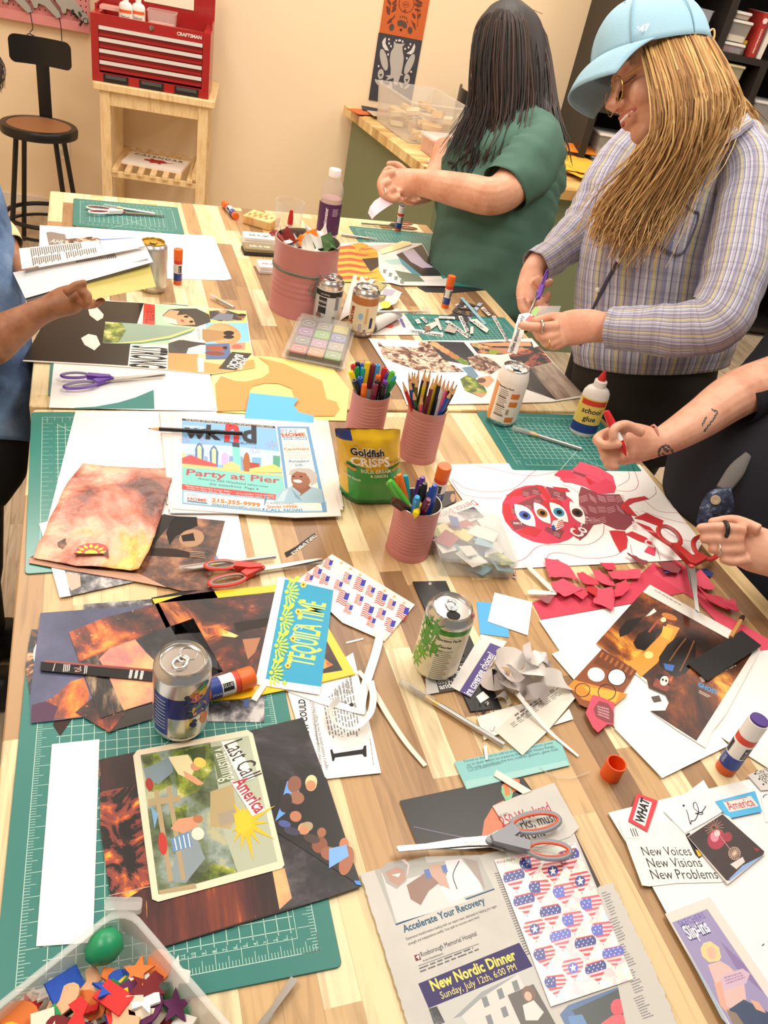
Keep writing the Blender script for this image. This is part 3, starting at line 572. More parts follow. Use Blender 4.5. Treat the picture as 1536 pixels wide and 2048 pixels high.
S.p([(915, 676), (1232, 702), (1180, 800), (1000, 885), (995, 962), (992, 915), (770, 912), (845, 795), (915, 798)], gloss('b4e2b0')).p([(1228, 702), (1455, 718), (1460, 785), (1200, 790)], gloss('f8e478')).p([(1215, 785), (1462, 785), (1475, 900), (1370, 960), (1215, 960)], gloss('7cc4ea')).p([(992, 962), (1170, 968), (1172, 1078), (990, 1060)], gloss('f79a52')).p([(1170, 968), (1390, 905), (1475, 895), (1508, 1045), (1260, 1083), (1172, 1078)], gloss('fbe88a')).p([(1170, 1010), (1300, 1030), (1500, 1000), (1508, 1045), (1260, 1083), (1172, 1078)], gloss('f79a52'))
S.e((1320, 850), 105, 62, gloss('f4935a'), 10).e((1300, 850), 88, 52, gloss('c8a070'), 10).p([(1195, 820), (1330, 835), (1330, 880), (1220, 900), (1195, 880)], gloss('a8804e')).e((1352, 845), 32, 14, '241a16').e((1352, 868), 32, 12, '2c201a')
S.p([(960, 740), (1000, 705), (1070, 700), (1160, 700), (1235, 735), (1245, 780), (1160, 808), (1050, 800), (985, 785)], gloss('1a1514')).p([(965, 740), (1005, 708), (1060, 715), (1045, 740), (1100, 735), (1140, 760), (1155, 795), (1060, 800), (985, 782)], gloss('d09a72')).e((1100, 748), 14, 7, '201614').e((1130, 778), 12, 7, '201614').e((1078, 772), 12, 6, 'b04a3c', 30).p([(960, 745), (1040, 765), (1050, 795), (985, 785)], 'd8cfc4')
S.p([(1235, 715), (1330, 706), (1450, 745), (1440, 770), (1300, 775), (1240, 760)], 'crowd').p([(1300, 725), (1380, 735), (1370, 772), (1240, 765)], gloss('6a7484')).e((1425, 745), 26, 13, '8a5a3c').e((1428, 738), 28, 8, '20242c')
S.p([(995, 905), (1060, 885), (1215, 905), (1215, 970), (995, 962)], gloss('2e2c28')).p([(1120, 915), (1215, 915), (1215, 970), (1100, 968)], gloss('bcd4dc')).p([(1010, 900), (1080, 885), (1210, 908), (1090, 940), (1060, 962)], gloss('171614')).p([(1215, 910), (1355, 905), (1368, 1000), (1215, 1002)], gloss('4a6496')).e((1275, 935), 60, 16, 'a05a40', 5).e((1330, 932), 14, 10, '3a2018').e((1270, 965), 60, 12, '8a4a34', 3).p([(1358, 905), (1450, 900), (1448, 945), (1358, 942)], gloss('d8907a')).e((1400, 925), 30, 14, 'b86a50')
S.p([(770, 912), (992, 912), (990, 1060), (755, 1038)], 'f4f0e6').t('STRONG', (788, 918), (770, 1042), BK, h=4.2, bold=.03)
S.p([(605, 905), (622, 778), (900, 795), (1155, 815), (1125, 845), (1000, 885), (830, 908)], gloss('8fa894')).p([(605, 905), (622, 778), (720, 785), (745, 830), (700, 900)], 'leafage').p([(640, 906), (830, 890), (1000, 862), (1140, 815), (1155, 818), (1050, 870), (860, 905)], gloss('d8d478')).p([(660, 908), (840, 900), (1010, 872), (1155, 820), (1125, 845), (1000, 885), (830, 908)], gloss('5e8c84'))
S.p([(1155, 815), (1185, 815), (1195, 890), (1160, 885)], 'f2ece0').p([(1165, 990), (1205, 985), (1205, 1075), (1170, 1075)], 'f2ece0').rows([(1175, 820), (1188, 880), (1170, 885), (1158, 820)], 2, '8a8478')
S.p([(1290, 1055), (1370, 955), (1490, 965), (1395, 1065)], gloss('1c1a18')).t('FIGHT', (1432, 990), (1390, 1056), 'f4f0e8', h=.85, bold=.03).t('BACK!', (1396, 968), (1340, 1046), 'f4f0e8', h=.95, bold=.03)
S.done()
for lab, pts, c in (('blank peach sticker label near the hand on the black spread', [(520, 700), (560, 678), (612, 735), (608, 755), (575, 774), (530, 740)], 'f4dcc0'), ('blank white sticker label low on the black spread', [(478, 875), (522, 850), (570, 860), (593, 912), (558, 947), (500, 915)], 'ece4d8')):
    Sheet('sticker_label', lab, 'sticker', pts, c, 10.5).done()
Sheet('white_sheet', 'white sheet under the purple scissors at the table seam', 'paper', [(318, 1020), (480, 1002), (760, 1035), (1240, 1085), (1285, 1305), (900, 1300), (290, 1285)], WHT, 5).p([(440, 1286), (560, 1280), (700, 1255), (800, 1225), (908, 1180), (912, 1293), (440, 1292)], '4a8a84').done()
zz(400, 680, .35156)
S = Sheet('yellow_card', 'pale yellow cut card under the orange card left of the marker cup', 'card', [(100, 100), (250, 88), (400, 95), (560, 120), (760, 165), (850, 285), (838, 395), (830, 460), (650, 455), (400, 430), (68, 405), (66, 200)], 'f9e489', 3)
S.p([(68, 200), (130, 195), (200, 230), (300, 228), (150, 260), (100, 300), (106, 405), (98, 404)], 'bfd8a0').done()
Sheet('orange_card', 'orange card with round cut outs between black spread and newspaper', 'card', [(88, 250), (120, 205), (200, 232), (260, 236), (350, 215), (395, 185), (390, 140), (330, 96), (480, 135), (695, 232), (720, 335), (775, 350), (795, 390), (765, 432), (640, 432), (560, 408), (535, 372), (540, 330), (520, 275), (450, 248), (370, 245), (300, 262), (282, 285), (270, 400), (100, 405)], C('f79c58', .7), 6).done()
Sheet('blue_card', 'bright blue cut card overlapping the top of the newspaper', 'card', [(283, 300), (560, 330), (535, 372), (560, 408), (648, 432), (645, 480), (253, 443)], C('62b8ee', .7), 18).done()
# ---- near table, left
zz(0, 700, .35156)
Sheet('white_sheet', 'large white sheet running under the newspaper and fire picture', 'paper', [(430, 346), (1230, 350), (1330, 800), (1415, 1250), (1180, 1240), (700, 1235), (268, 985)], WHT, 6).p([(1225, 1160), (1265, 1215), (1190, 1215)], '7c9cc8').done()
Sheet('white_strip', 'narrow white strip poking out below the torn fire picture', 'paper', [(222, 988), (300, 965), (402, 1398), (340, 1408)], WHT, 7).done()
S = Sheet('torn_page', 'grey torn magazine page tucked below the brown soil page', 'page', [(350, 1200), (760, 1230), (800, 1310), (640, 1345), (402, 1398)], 'grey_scene', 6)
S.p([(350, 1262), (455, 1280), (460, 1345), (405, 1370), (380, 1330)], 'cdb8a8').done()
S = Sheet('magazine_page', 'brown magazine page of soil and a dark hand beside the fire picture', 'page', [(900, 935), (1280, 972), (1175, 1362), (1040, 1372), (900, 1335), (640, 1295), (420, 1262), (165, 1212), (170, 1180), (500, 1000)], 'soil', 8)
S.p([(165, 1180), (440, 1240), (790, 1272), (950, 1350), (640, 1293), (165, 1212)], 'c89a80').p([(985, 945), (1120, 950), (1125, 1000), (1060, 1030), (1000, 1060), (965, 1110), (945, 1040)], '120c0a').e((1090, 1070), 72, 50, 'b08a6c', -8).p([(1030, 1055), (1100, 1040), (1110, 1085), (1040, 1090)], '1c120e').p([(850, 1170), (870, 1125), (1000, 1130), (1080, 1150), (1168, 1155), (1160, 1185), (1040, 1180)], '2a1812')
for k in range(4): S.l([(1080, 1150+k*9), (1110, 1148+k*9), (1165, 1152+k*10)], .0012, 'c8a888')
S.done()
Sheet('page_scrap', 'dark page scrap wedged between fire picture and newspaper', 'scrap', [(930, 932), (998, 948), (870, 1110), (860, 1060)], '2c2622', 9).done()
def crump(u, v): return .004+.0045*noise.noise((u*4, v*5, 3))+.002*noise.noise((u*11, v*12, 1))+.016*max(0, u-.86)*(v > .3)+.012*max(0, .06-u)*4
mb = MB(); o = None
zz(0, 700, .35156)
P_ = [T(q, H+.005) for q in ((470, 650), (600, 668), (800, 684), (990, 672), (975, 760), (925, 920), (880, 1080), (845, 1180), (790, 1272), (600, 1250), (440, 1240), (190, 1190), (215, 1110), (245, 1060), (285, 960), (330, 890), (365, 800), (395, 750), (440, 690))]
bm = bmesh.new(); vsb = [bm.verts.new(p) for p in P_]; f0 = bm.faces.new(vsb)
if f0.normal.z < 0: f0.normal_flip()
bmesh.ops.triangulate(bm, faces=[f0])
for _ in range(5): bmesh.ops.subdivide_edges(bm, edges=[e for e in bm.edges if e.calc_length() > .012], cuts=1); bmesh.ops.triangulate(bm, faces=bm.faces[:])
for v in bm.verts:
    v.co.z += .004+.006*noise.noise(v.co*14)+.003*noise.noise(v.co*40)+ (.012 if v.co.x > P_[7].x-.02 and v.co.y < P_[6].y and v.co.x > P_[8].x-.01 else 0)*.6
c0 = Vector((sum(p.x for p in P_)/19, sum(p.y for p in P_)/19, H+.005)); me = bpy.data.meshes.new('fire_picture')
for v in bm.verts: v.co -= c0
for f in bm.faces: f.smooth = True
bm.normal_update(); bm.to_mesh(me); bm.free(); me.materials.append(MATS['fire_sky']); o = bpy.data.objects.new('fire_picture', me); COL.objects.link(o); o.location = c0; tag(o, 'crumpled pink and orange fire sky picture torn from a magazine', 'picture')
def soldn(o): md = o.modifiers.new('s', 'SOLIDIFY'); md.thickness = .0004
soldn(o)
S = Sheet('sun_sticker', 'red half round sticker with yellow sun on the fire picture', 'sticker', [(420, 1162), (425, 1145), (450, 1115), (495, 1100), (560, 1098), (600, 1110), (616, 1130), (620, 1182), (590, 1163)], gloss('d23a34'), 26)
S.p([(588, 1163), (612, 1130), (620, 1184)], gloss('5a1c1a')).p([(422, 1157), (588, 1158), (588, 1164), (422, 1164)], '2a1210').e((518, 1158), 38, 22, gloss('fbd02a'), a0=180, a1=360)
for k in range(7):
    a = radians(180+12+k*26); c_, s_ = cos(a), sin(a); S.p([(518+48*c_, 1158+30*s_), (518+66*c_-12*s_, 1158+40*s_+7*c_), (518+92*c_, 1158+58*s_), (518+66*c_+12*s_, 1158+40*s_-7*c_)], gloss('fbd02a'))
S.done()
# ---- newspaper stack
zz(340, 830, .22786)
np_ = thing('newspaper_stack', 'stack of free weekend newspapers with skyline cover under the black pencil', 'newspaper', T((750, 480)))
def page(pts, k, m=C('efe6df', .85), top=False):
    S = Sheet('page', '', '', pts, m, 8+k*3, th=.0014); return S
for k, pts in enumerate(([(-95, -30), (700, -5), (1390, 50), (1525, 800), (1200, 820), (-30, 780)], [(-60, -10), (700, 10), (1345, 45), (1520, 830), (-15, 830)], [(-90, -25), (720, 0), (1300, 40), (1500, 860), (0, 860)])):
    S = page(pts, k); o = S.build('page'); o.parent = np_; o.matrix_parent_inverse = Matrix.Translation(-np_.location)
S = page([(20, 0), (650, 28), (1275, 70), (1505, 885), (1100, 900), (20, 820)], 3)
S.p([(105, 30), (920, 98), (928, 118), (105, 48)], '3c3a3c').t('THE PULSE OF PHILLY SPORTS: PHILLYSPORTSNETWORK.COM', (135, 48), (900, 112), 'e8e0da', h=1.3)
S.p([(105, 50), (930, 120), (985, 470), (985, 520), (105, 430)], '86b8e0').p([(105, 250), (500, 270), (960, 320), (985, 470), (105, 420)], 'bcd8ee')
for x, y in ((300, 230), (890, 260), (745, 310), (130, 220)):
    for k in range(9): a = k*.7; S.l([(x+14*cos(a), y+9*sin(a)), (x+52*cos(a), y+36*sin(a))], .0008, ('e87a8a', '7a7ac8')[k % 2])
for x0_, x1_, y_, c_ in ((105, 135, 330, 'f0c890'), (145, 230, 340, '9ab4d8'), (520, 640, 360, '8a9cd0'), (720, 800, 370, '7ab0d8'), (905, 965, 355, '5aa08a'), (300, 330, 360, '8aa4d8')): S.p([(x0_, y_), (x1_, y_+6), (x1_, 490), (x0_, 480)], c_)
for x_, y_ in ((258, 240), (385, 265)): S.p([(x_-38, y_+60), (x_-22, y_+20), (x_, y_), (x_+22, y_+22), (x_+40, y_+65), (x_+32, y_+200), (x_-30, y_+195)], '5a78b0').p([(x_-18, y_+40), (x_, y_+22), (x_+18, y_+42), (x_+18, y_+180), (x_-16, y_+175)], 'f4e6a8')
S.p([(452, 350), (480, 325), (512, 350), (512, 440), (455, 440)], 'c8b0dc').p([(548, 240), (605, 250), (632, 490), (556, 485)], '7fd0cc').p([(545, 240), (608, 248), (610, 285), (550, 278)], '3a4650')
S.p([(640, 400), (655, 345), (672, 325), (692, 345), (702, 400), (695, 495), (648, 492)], 'a8683c').p([(105, 378), (180, 350), (265, 385), (405, 430), (405, 455), (105, 430)], 'd85a5a').p([(465, 440), (540, 405), (612, 445), (612, 488), (468, 472)], 'f0c88a').p([(700, 415), (785, 425), (785, 500), (700, 495)], 'b0483c').p([(810, 400), (825, 355), (850, 400), (850, 460), (812, 460)], 'f4ecd4').p([(700, 470), (780, 455), (905, 430), (980, 470), (985, 505), (700, 500)], 'f2cc7c')
S.p([(105, 425), (400, 455), (700, 500), (985, 515), (990, 535), (650, 515), (105, 455)], 'd2c486').p([(105, 455), (400, 480), (650, 515), (990, 535), (1005, 640), (950, 700), (500, 650), (105, 605)], '84ccc6')
S.t('metro', (118, 108), (300, 122), 'f6f4f0', h=1.1, bold=.02).t('wk', (118, 190), (450, 215), '33323a', h=1.35, bold=.04).t('n', (475, 218), (605, 230), 'd23a3e', h=2, bold=.04).t('d', (630, 230), (760, 240), '33323a', h=1.5, bold=.04).t('PHILADELPHIA', (475, 245), (760, 262), '4a4a52', h=1.1)
S.t('Party at Pier', (140, 525), (965, 600), 'b0555a', h=.8, bold=.02).t('America 250 Weekend takes over', (245, 565), (865, 638), '42404a').t('the waterfront  Page 4', (345, 612), (775, 660), '42404a')
S.p([(105, 605), (500, 650), (955, 700), (920, 740), (105, 650)], 'd05252').t('Manayunk Arts Fest brings 300+', (132, 625), (530, 680), 'f6e8e4').t('artists to Main Street  Page 08', (145, 645), (525, 702), 'f6e8e4').t('Free summer meals available', (585, 692), (915, 715), 'f6e8e4').t('for local kids, teens.  Page 12', (585, 712), (915, 732), 'f6e8e4')
S.p([(105, 655), (920, 742), (1370, 760), (1378, 850), (900, 855), (105, 775)], '8cbcd8').p([(122, 672), (920, 755), (1355, 775), (1360, 838), (900, 842), (122, 765)], 'f2e8e0')
S.p([(940, 100), (1220, 102), (1378, 850), (1340, 850), (1195, 115), (965, 112), (1035, 640), (1012, 640)], '6a9cc8').p([(972, 115), (1195, 117), (1330, 770), (1090, 780), (1035, 640)], 'f4e2d6')
S.t('STAY', (975, 155), (1130, 158), '8aa4b8', h=1.2, bold=.04).t('HOME', (985, 190), (1195, 185), 'd25a4a', h=1, bold=.05).p([(985, 192), (1200, 192), (1205, 218), (992, 216)], '5a88a8').t('HOMECARE', (992, 212), (1198, 212), 'e8eef2', bold=.03)
S.t('wants to thank', (1008, 265), (1200, 262), '8a8286').t('all the', (1070, 282), (1148, 282), '8a8286').t('Caregivers', (1002, 310), (1222, 306), 'd2703c', bold=.03, h=1.1).t('working in our', (1022, 336), (1215, 336), '8a8286').t('local communities', (1008, 360), (1238, 358), '8a8286').t('for doing an', (1050, 384), (1208, 380), '8a8286').t('Amazing', (1040, 418), (1228, 415), '4a8ab4', bold=.03, h=1.1).t('job.', (1100, 448), (1178, 446), '4a8ab4', bold=.03)
S.t('STAY', (150, 705), (240, 712), '8aa4b8', bold=.03).t('HOME', (150, 742), (320, 762), 'd25a4a', bold=.04, h=.9).p([(150, 746), (328, 768), (328, 782), (150, 762)], '5a88a8').t('215-355-9999', (362, 762), (790, 806), 'e0783c', bold=.04, h=1.05).t('stayathomehc.com', (365, 790), (795, 835), '5a88a8', bold=.02).t('!', (808, 835), (828, 838), '5a88a8', h=2).t('CAREGIVERS...', (848, 782), (1118, 786), '7a9ab0', bold=.02).t('Special OFFER', (850, 812), (1125, 815), 'd8703c', bold=.03).t('CALL NOW!', (842, 845), (1165, 848), '5a94b8', bold=.04)
S.p([(920, 770), (930, 700), (985, 655), (1070, 625), (1240, 630), (1330, 650), (1350, 770)], '9cbccc').p([(1070, 625), (1150, 690), (1130, 720), (1240, 640), (1200, 600), (1090, 600)], '8a5a44').e((1150, 560), 88, 88, '94614a', 12).p([(1040, 520), (1060, 480), (1130, 465), (1230, 470), (1290, 520), (1290, 590), (1240, 620), (1225, 560), (1190, 510), (1110, 495), (1060, 530)], 'b4aca6').e((1120, 580), 40, 14, 'f4ece4', 8).e((1085, 540), 12, 6, '2c1a16').e((1150, 540), 14, 6, '2c1a16').l([(1110, 545), (1098, 566), (1120, 566)], .0008, '6a4030').p([(930, 760), (990, 670), (1040, 650), (1000, 760)], 'b8ced8').p([(1060, 640), (1120, 700), (1160, 760), (1100, 720)], '7a9cb0')
o = S.build('page'); o.parent = np_; o.matrix_parent_inverse = Matrix.Translation(-np_.location); o['label'] = 'printed front page with skyline'
# ---- fire pictures above the front mat
zz(0, 1100, .36458)
S = Sheet('grey_photo', 'black and white street photo under the yellow magazine corner', 'photo', [(1100, 860), (1450, 780), (1450, 945), (1140, 940), (840, 930), (840, 880)], 'grey_scene', 6); S.p([(1335, 820), (1365, 818), (1362, 860), (1338, 860)], '4a64a0').done()
Sheet('magazine_page', 'dark blue grey page strip at the top of the fire picture pile', 'page', [(456, 298), (840, 268), (1130, 205), (1140, 300), (470, 380)], 'grey_scene', 6).done()
Sheet('black_page', 'black page edge peeking out above the yellow magazine', 'page', [(830, 262), (1130, 200), (1180, 240), (840, 310)], '141214', 6.5).done()
S = Sheet('yellow_magazine', 'yellow bordered fire magazine cover under the tequila card', 'magazine', [(836, 268), (1180, 225), (1530, 188), (1668, 200), (1950, 680), (1700, 740), (1330, 815), (1100, 830)], gloss('f8c51c'), 7, th=.0018)
S.p([(870, 290), (1200, 262), (1640, 215), (1880, 660), (1340, 745), (1100, 740)], 'hotcoal').p([(1280, 400), (1480, 370), (1460, 420), (1300, 450)], '2e2624').p([(1330, 490), (1430, 480), (1400, 560), (1360, 600)], 'b07a5a').p([(1690, 480), (1730, 560), (1830, 630), (1660, 700), (1650, 600)], 'flames').t('AUGUST 2001', (1718, 575), (1748, 640), 'e8e0d4'); S.done()
S = Sheet('magazine_page', 'purple page with white disc at the left edge of the fire picture pile', 'page', [(172, 436), (350, 430), (360, 700), (162, 790), (138, 650)], 'crowd', 6); S.e((220, 575), 38, 72, 'f0ece8').done()
S = Sheet('fire_photo', 'night blue photo of orange flames below the cut black strip', 'photo', [(222, 345), (840, 300), (800, 800), (480, 915), (172, 950), (165, 800)], 'night_blue', 8)
S.p([(170, 945), (180, 870), (300, 800), (390, 720), (460, 700), (490, 790), (470, 912), (290, 930)], 'flames').p([(168, 948), (175, 850), (250, 830), (320, 860), (290, 935)], '5a4058').done()
Sheet('picture_scrap', 'dark torn corner scrap sticking out onto the green mat', 'scrap', [(290, 960), (300, 930), (400, 920), (330, 1020)], '34201c', 5).done()
Sheet('picture_scrap', 'dark red picture corner pointing at the 45 degree line of the mat', 'scrap', [(412, 890), (520, 800), (720, 860), (600, 1000)], 'ember', 9).done()
Sheet('dark_card', 'dark grey card corner left of the blue can', 'card', [(600, 1000), (700, 870), (900, 800), (1000, 880), (640, 985)], C('2c2624', .4), 8.5).done()
S = Sheet('fire_photo', 'large ember photo with glowing tree lying behind the blue can', 'photo', [(378, 450), (560, 375), (780, 318), (960, 260), (1160, 200), (1290, 430), (1410, 650), (1150, 760), (860, 830), (680, 880), (550, 922), (430, 600)], 'ember', 10)
S.p([(640, 600), (760, 480), (1060, 375), (1225, 665), (1000, 780), (680, 880), (580, 650)], 'smoke').p([(540, 600), (600, 540), (740, 490), (800, 560), (880, 640), (900, 810), (680, 880)], 'dusk').p([(440, 610), (530, 575), (600, 700), (675, 880), (555, 922), (490, 760)], 'bark').p([(1110, 430), (1200, 425), (1310, 470), (1290, 480), (1130, 460)], 'flames').done()
S = Sheet('black_strip', 'black strip with white small print lying left of the blue can', 'strip', [(225, 612), (850, 668), (850, 722), (220, 660)], '1a191b', 14)
S.p([(255, 603), (840, 655), (850, 668), (240, 614)], gloss('8a2c24')).l([(302, 622), (290, 665)], .0008, 'e8e0d8').t('70', (405, 645), (412, 672), 'e8b0a8', h=1.3).rows([(385, 628), (380, 670), (340, 668), (345, 626)], 4, 'e8e4de').rows([(480, 636), (475, 682), (455, 680), (460, 634)], 2, 'e8e4de').rows([(790, 664), (780, 712), (690, 704), (700, 656)], 3, 'e8e4de').done()
# ---- tequila card, flag stickers, article
zz(460, 1080, .35156)
def flag(S, a, b, c, d, W=None):
    """a small waving flag in the quad (canton corner first)"""
    S.k = 2
    def q(u, v): 
        wv = .06*sin(u*6.3); v2 = v+wv
        return (a[0]*(1-u)*(1-v2)+b[0]*u*(1-v2)+c[0]*u*v2+d[0]*(1-u)*v2, a[1]*(1-u)*(1-v2)+b[1]*u*(1-v2)+c[1]*u*v2+d[1]*(1-u)*v2)
    for k in range(7):
        v0, v1 = k*2/13, (k*2+1)/13; S.p([q(i/5, v0) for i in range(6)]+[q(i/5, v1) for i in range(5, -1, -1)], 'cf3038')
    S.p([q(i/5*.42, 0) for i in range(6)]+[q(i/5*.42, .54) for i in range(5, -1, -1)], '3a3fae')
S = Sheet('flag_sticker_sheet', 'white sticker sheet of small waving American flags with punched holes', 'sticker sheet', [(580, 80), (1052, 368), (880, 575), (640, 470), (380, 230)], C('f6f1e6', .5), 5)
for x, y in ((634, 130), (686, 164), (740, 198), (880, 288), (935, 322), (990, 358)): S.e((x, y), 9, 8, 'd8b888')
def fl(cx, cy, k=1):
    ux, uy, vx, vy = -.62*k, .0*k, -.28*k, .55*k
    a = (cx+38*k, cy-32*k); b = (cx-20*k, cy-52*k); c = (cx-45*k, cy+18*k); d = (cx+15*k, cy+38*k)
    flag(S, a, b, c, d)
for x, y, k in ((560, 140, .75), (498, 190, .75), (450, 225, .7), (540, 232, .8), (668, 222, .75), (740, 258, .95), (618, 262, .7), (800, 296, .75), (862, 340, .95), (645, 335, 1), (735, 345, .72), (920, 372, .72), (985, 418, 1), (675, 395, .72), (785, 412, 1), (862, 425, .75), (805, 470, .72), (910, 490, .95)): fl(x, y, k)
S.done()
S = Sheet('tequila_card', "blue card printed IT'S TEQUILA TIME with lime floral border on white", 'card', [(275, 208), (590, 262), (510, 880), (140, 820)], C('f4f3f0', .6), 12)
S.p([(312, 222), (588, 285), (518, 835), (202, 790)], '3aa2c8').t("IT'S", (398, 572), (412, 492), 'e4f0f0', h=1.1, sp=1.3).t('TEQUILA TIME', (472, 725), (545, 362), 'e2ea6a', h=2.6, bold=.015)
LM = 'c2dc52'
for k in range(4):
    f_ = .06+k*.27; x = 312-110*f_+8; y = 222+568*f_
    cx, cy = x+4, y+38
    for a in range(-4, 5):
        t_ = radians(a*19+10); S.e((cx+62*cos(t_), cy+62*sin(t_)), 17, 6, LM, a*19+10)
    for a in range(-3, 4): t_ = radians(a*25+10); S.e((cx+36*cos(t_), cy+36*sin(t_)), 15, 6, LM, a*25+10)
    S.e((cx+6, cy), 12, 12, LM)
    S.e((cx+62, cy-72), 22, 13, LM, -50).e((cx+30, cy-66), 18, 10, LM, 40)
    for a in range(6): S.e((cx+100+12*cos(a*1.05), cy-40+12*sin(a*1.05)), 7, 7, 'e4cc5a')
    S.e((cx+100, cy-40), 6, 6, '8a5a2a').e((cx+82, cy+58), 16, 6, LM, 0).e((cx+82, cy+58), 6, 16, LM, 0)
S.done()
S = Sheet('article_page', 'white magazine article with large rotated capital I', 'page', [(330, 870), (700, 640), (860, 1325), (520, 1362), (400, 1100)], C('f3f2ef', .6), 4.5)
S.t('THAT COULD', (455, 1145), (425, 905), BK, h=1.2, bold=.03).rows([(470, 925), (500, 1130), (530, 1290), (510, 1310)], 1, '8a8a8c').t("How a sleepy borough on the Schuylkill became one of the", (528, 1310), (462, 905), '6a6a6c', h=1.2).t("region's hottest places to live by Regan Fletcher", (558, 1305), (478, 920), '3a3a3c', h=1.15)
S.rows([(690, 790), (745, 1120), (560, 1135), (520, 920)], 11, '8e8e90', fill=.5).rows([(690, 770), (700, 870), (600, 895), (580, 860)], 5, '8e8e90')
S.p([(570, 1195), (580, 1188), (590, 1215), (755, 1190), (762, 1170), (775, 1168), (778, 1232), (765, 1235), (752, 1218), (598, 1238), (592, 1258), (582, 1258)], BK)
S.rows([(800, 1130), (820, 1290), (812, 1292), (790, 1132)], 1, '9a9a9c').done()
S = Sheet('receipt_strip', 'white receipt strip with a small round logo above the article', 'strip', [(300, 850), (520, 880), (745, 965), (735, 990), (510, 930)], WHT, 7); S.e((692, 937), 12, 11, '26262a').t('Makanjuol', (665, 918), (570, 900), '4a4a4c').done()
def ribbon(name, label, cat_, pts, w, m, z0=.004, tilt=None, th=.0004, group=None, n=6, lie=True):
    """a paper strip standing or lying along the points (x, y in the photograph, z above the table)"""
    P = cat([T((p[0], p[1]), H+p[2]) for p in pts], n); mb = MB(); R = []
    for i, p in enumerate(P):
        t = (P[min(i+1, len(P)-1)]-P[max(i-1, 0)]).normalized(); s = Vector((0, 0, 1)).cross(t); s = s.normalized() if s.length > 1e-5 else Vector((1, 0, 0))
        a = radians(tilt(i/(len(P)-1))) if tilt else 0
        q = s*cos(a)+t.cross(s).normalized()*sin(a); nn = t.cross(q).normalized(); ww = w(i/(len(P)-1)) if callable(w) else w
        R.append([tuple(p+q*ww/2), tuple(p-q*ww/2), tuple(p-q*ww/2+nn*th), tuple(p+q*ww/2+nn*th)])
    mb.rings(R, m); o = mb.build(name, center=True, smooth=60); return tag(o, label, cat_, group)
PW = C('f0eee8', .6)
ribbon('paper_strip', 'long white paper strip curving from flag stickers over the article', 'strip', [(865, 490, .012), (830, 640, .006), (760, 860, .005), (740, 990, .005)], .012, PW)
ribbon('paper_loop', 'curled white paper loop on the article page', 'strip', [(800, 800, .01), (815, 900, .012), (790, 1000, .014), (700, 1075, .014), (600, 1040, .014), (570, 960, .012), (620, 905, .01)], .009, PW, tilt=lambda u: 60*u)
ribbon('paper_strip', 'narrow torn strip curving down the bare wood left of the green can', 'strip', [(730, 745, .005), (800, 830, .004), (900, 1000, .003), (1000, 1150, .003), (1112, 1285, .002)], lambda u: .008-.003*abs(u-.4), C('e8e2d4', .7))
ribbon('white_stick', 'short white paper stick poking from under the tequila card', 'strip', [(190, 830, .006), (135, 915, .005)], .008, C('f2efe8', .6), th=.002)
Sheet('paper_sliver', 'thin white sliver on wood right of the yellow magazine', 'scrap', [(660, 580), (758, 556), (760, 565), (662, 590)], WHT, 1).done()
S = Sheet('black_label', 'small black label TRIPLE EMBRACE on bare wood above the red scissors', 'label', [(310, 72), (370, 40), (480, -40), (487, -22), (350, 80), (322, 97)], '1c1b1d', 1.5)
S.t('TRIPLE EMBRACE', (478, -32), (345, 76), 'ece6dc', bold=.02).done()
# ---- front mat
zz(0, 1420, .49479)
Sheet('white_card_strip', 'blank white card strip standing out on the left of the front mat', 'strip', [(210, 138), (402, 118), (376, 940), (146, 955)], C('f6f4f2', .6), 6.5).done()
S = Sheet('fire_collage', 'large ember and smoke collage board on the front mat under the farm picture', 'collage', [(400, 200), (545, 170), (1000, 85), (1225, 30), (1330, 330), (1462, 712), (1300, 768), (640, 965), (500, 890), (440, 700)], C('2a1a18', .35), 7, th=.0012)
S.p([(402, 200), (545, 172), (600, 700), (445, 745), (405, 480)], 'branches').p([(445, 748), (1100, 640), (1130, 810), (640, 962), (505, 890)], 'ember_lines').p([(402, 200), (545, 172), (560, 300), (410, 330)], 'ember_lines').p([(440, 560), (600, 520), (612, 700), (470, 790)], 'branches').l([(440, 750), (610, 712)], .0008, 'c8a890')
S.p([(1000, 85), (1225, 32), (1320, 290), (1140, 285), (1110, 480), (1040, 330)], 'smoke').p([(1100, 645), (1150, 620), (1120, 480), (1140, 500), (1460, 712), (1300, 766), (1130, 810)], 'smoke').p([(1100, 645), (1150, 640), (1180, 760), (1130, 806)], 'dusk')
S.l([(1140, 500), (1300, 600), (1460, 712)], .0006, 'b8b0aa'); S.done()
S = Sheet('group_photo', 'triangular cut photo of people in hats against blue sky', 'photo', [(1135, 282), (1318, 272), (1460, 712), (1120, 495), (1100, 480)], C('1c1a1c', .35), 10)
S.p([(1160, 288), (1195, 285), (1210, 330), (1150, 420), (1112, 450), (1130, 400)], gloss('6aa0e8'))
for x, y, rx, ry, c in ((1190, 300, 28, 34, '8a5a48'), (1258, 302, 22, 26, 'e0b890'), (1200, 355, 30, 26, '9a6a50'), (1195, 430, 24, 22, 'b87a5c'), (1228, 480, 24, 24, 'd8a078'), (1300, 495, 18, 20, 'a06848'), (1292, 545, 32, 34, '8a5038'), (1390, 540, 18, 24, 'c07c58'), (1150, 460, 26, 14, '4a5a9a'), (1180, 490, 34, 16, '3a3c52'), (1260, 520, 34, 18, '4a3a34'), (1330, 580, 34, 28, '9a6048'), (1400, 610, 28, 60, 'a8684a'), (1155, 375, 24, 40, '2a2022')): S.e((x, y), rx, ry, gloss(c), 15)
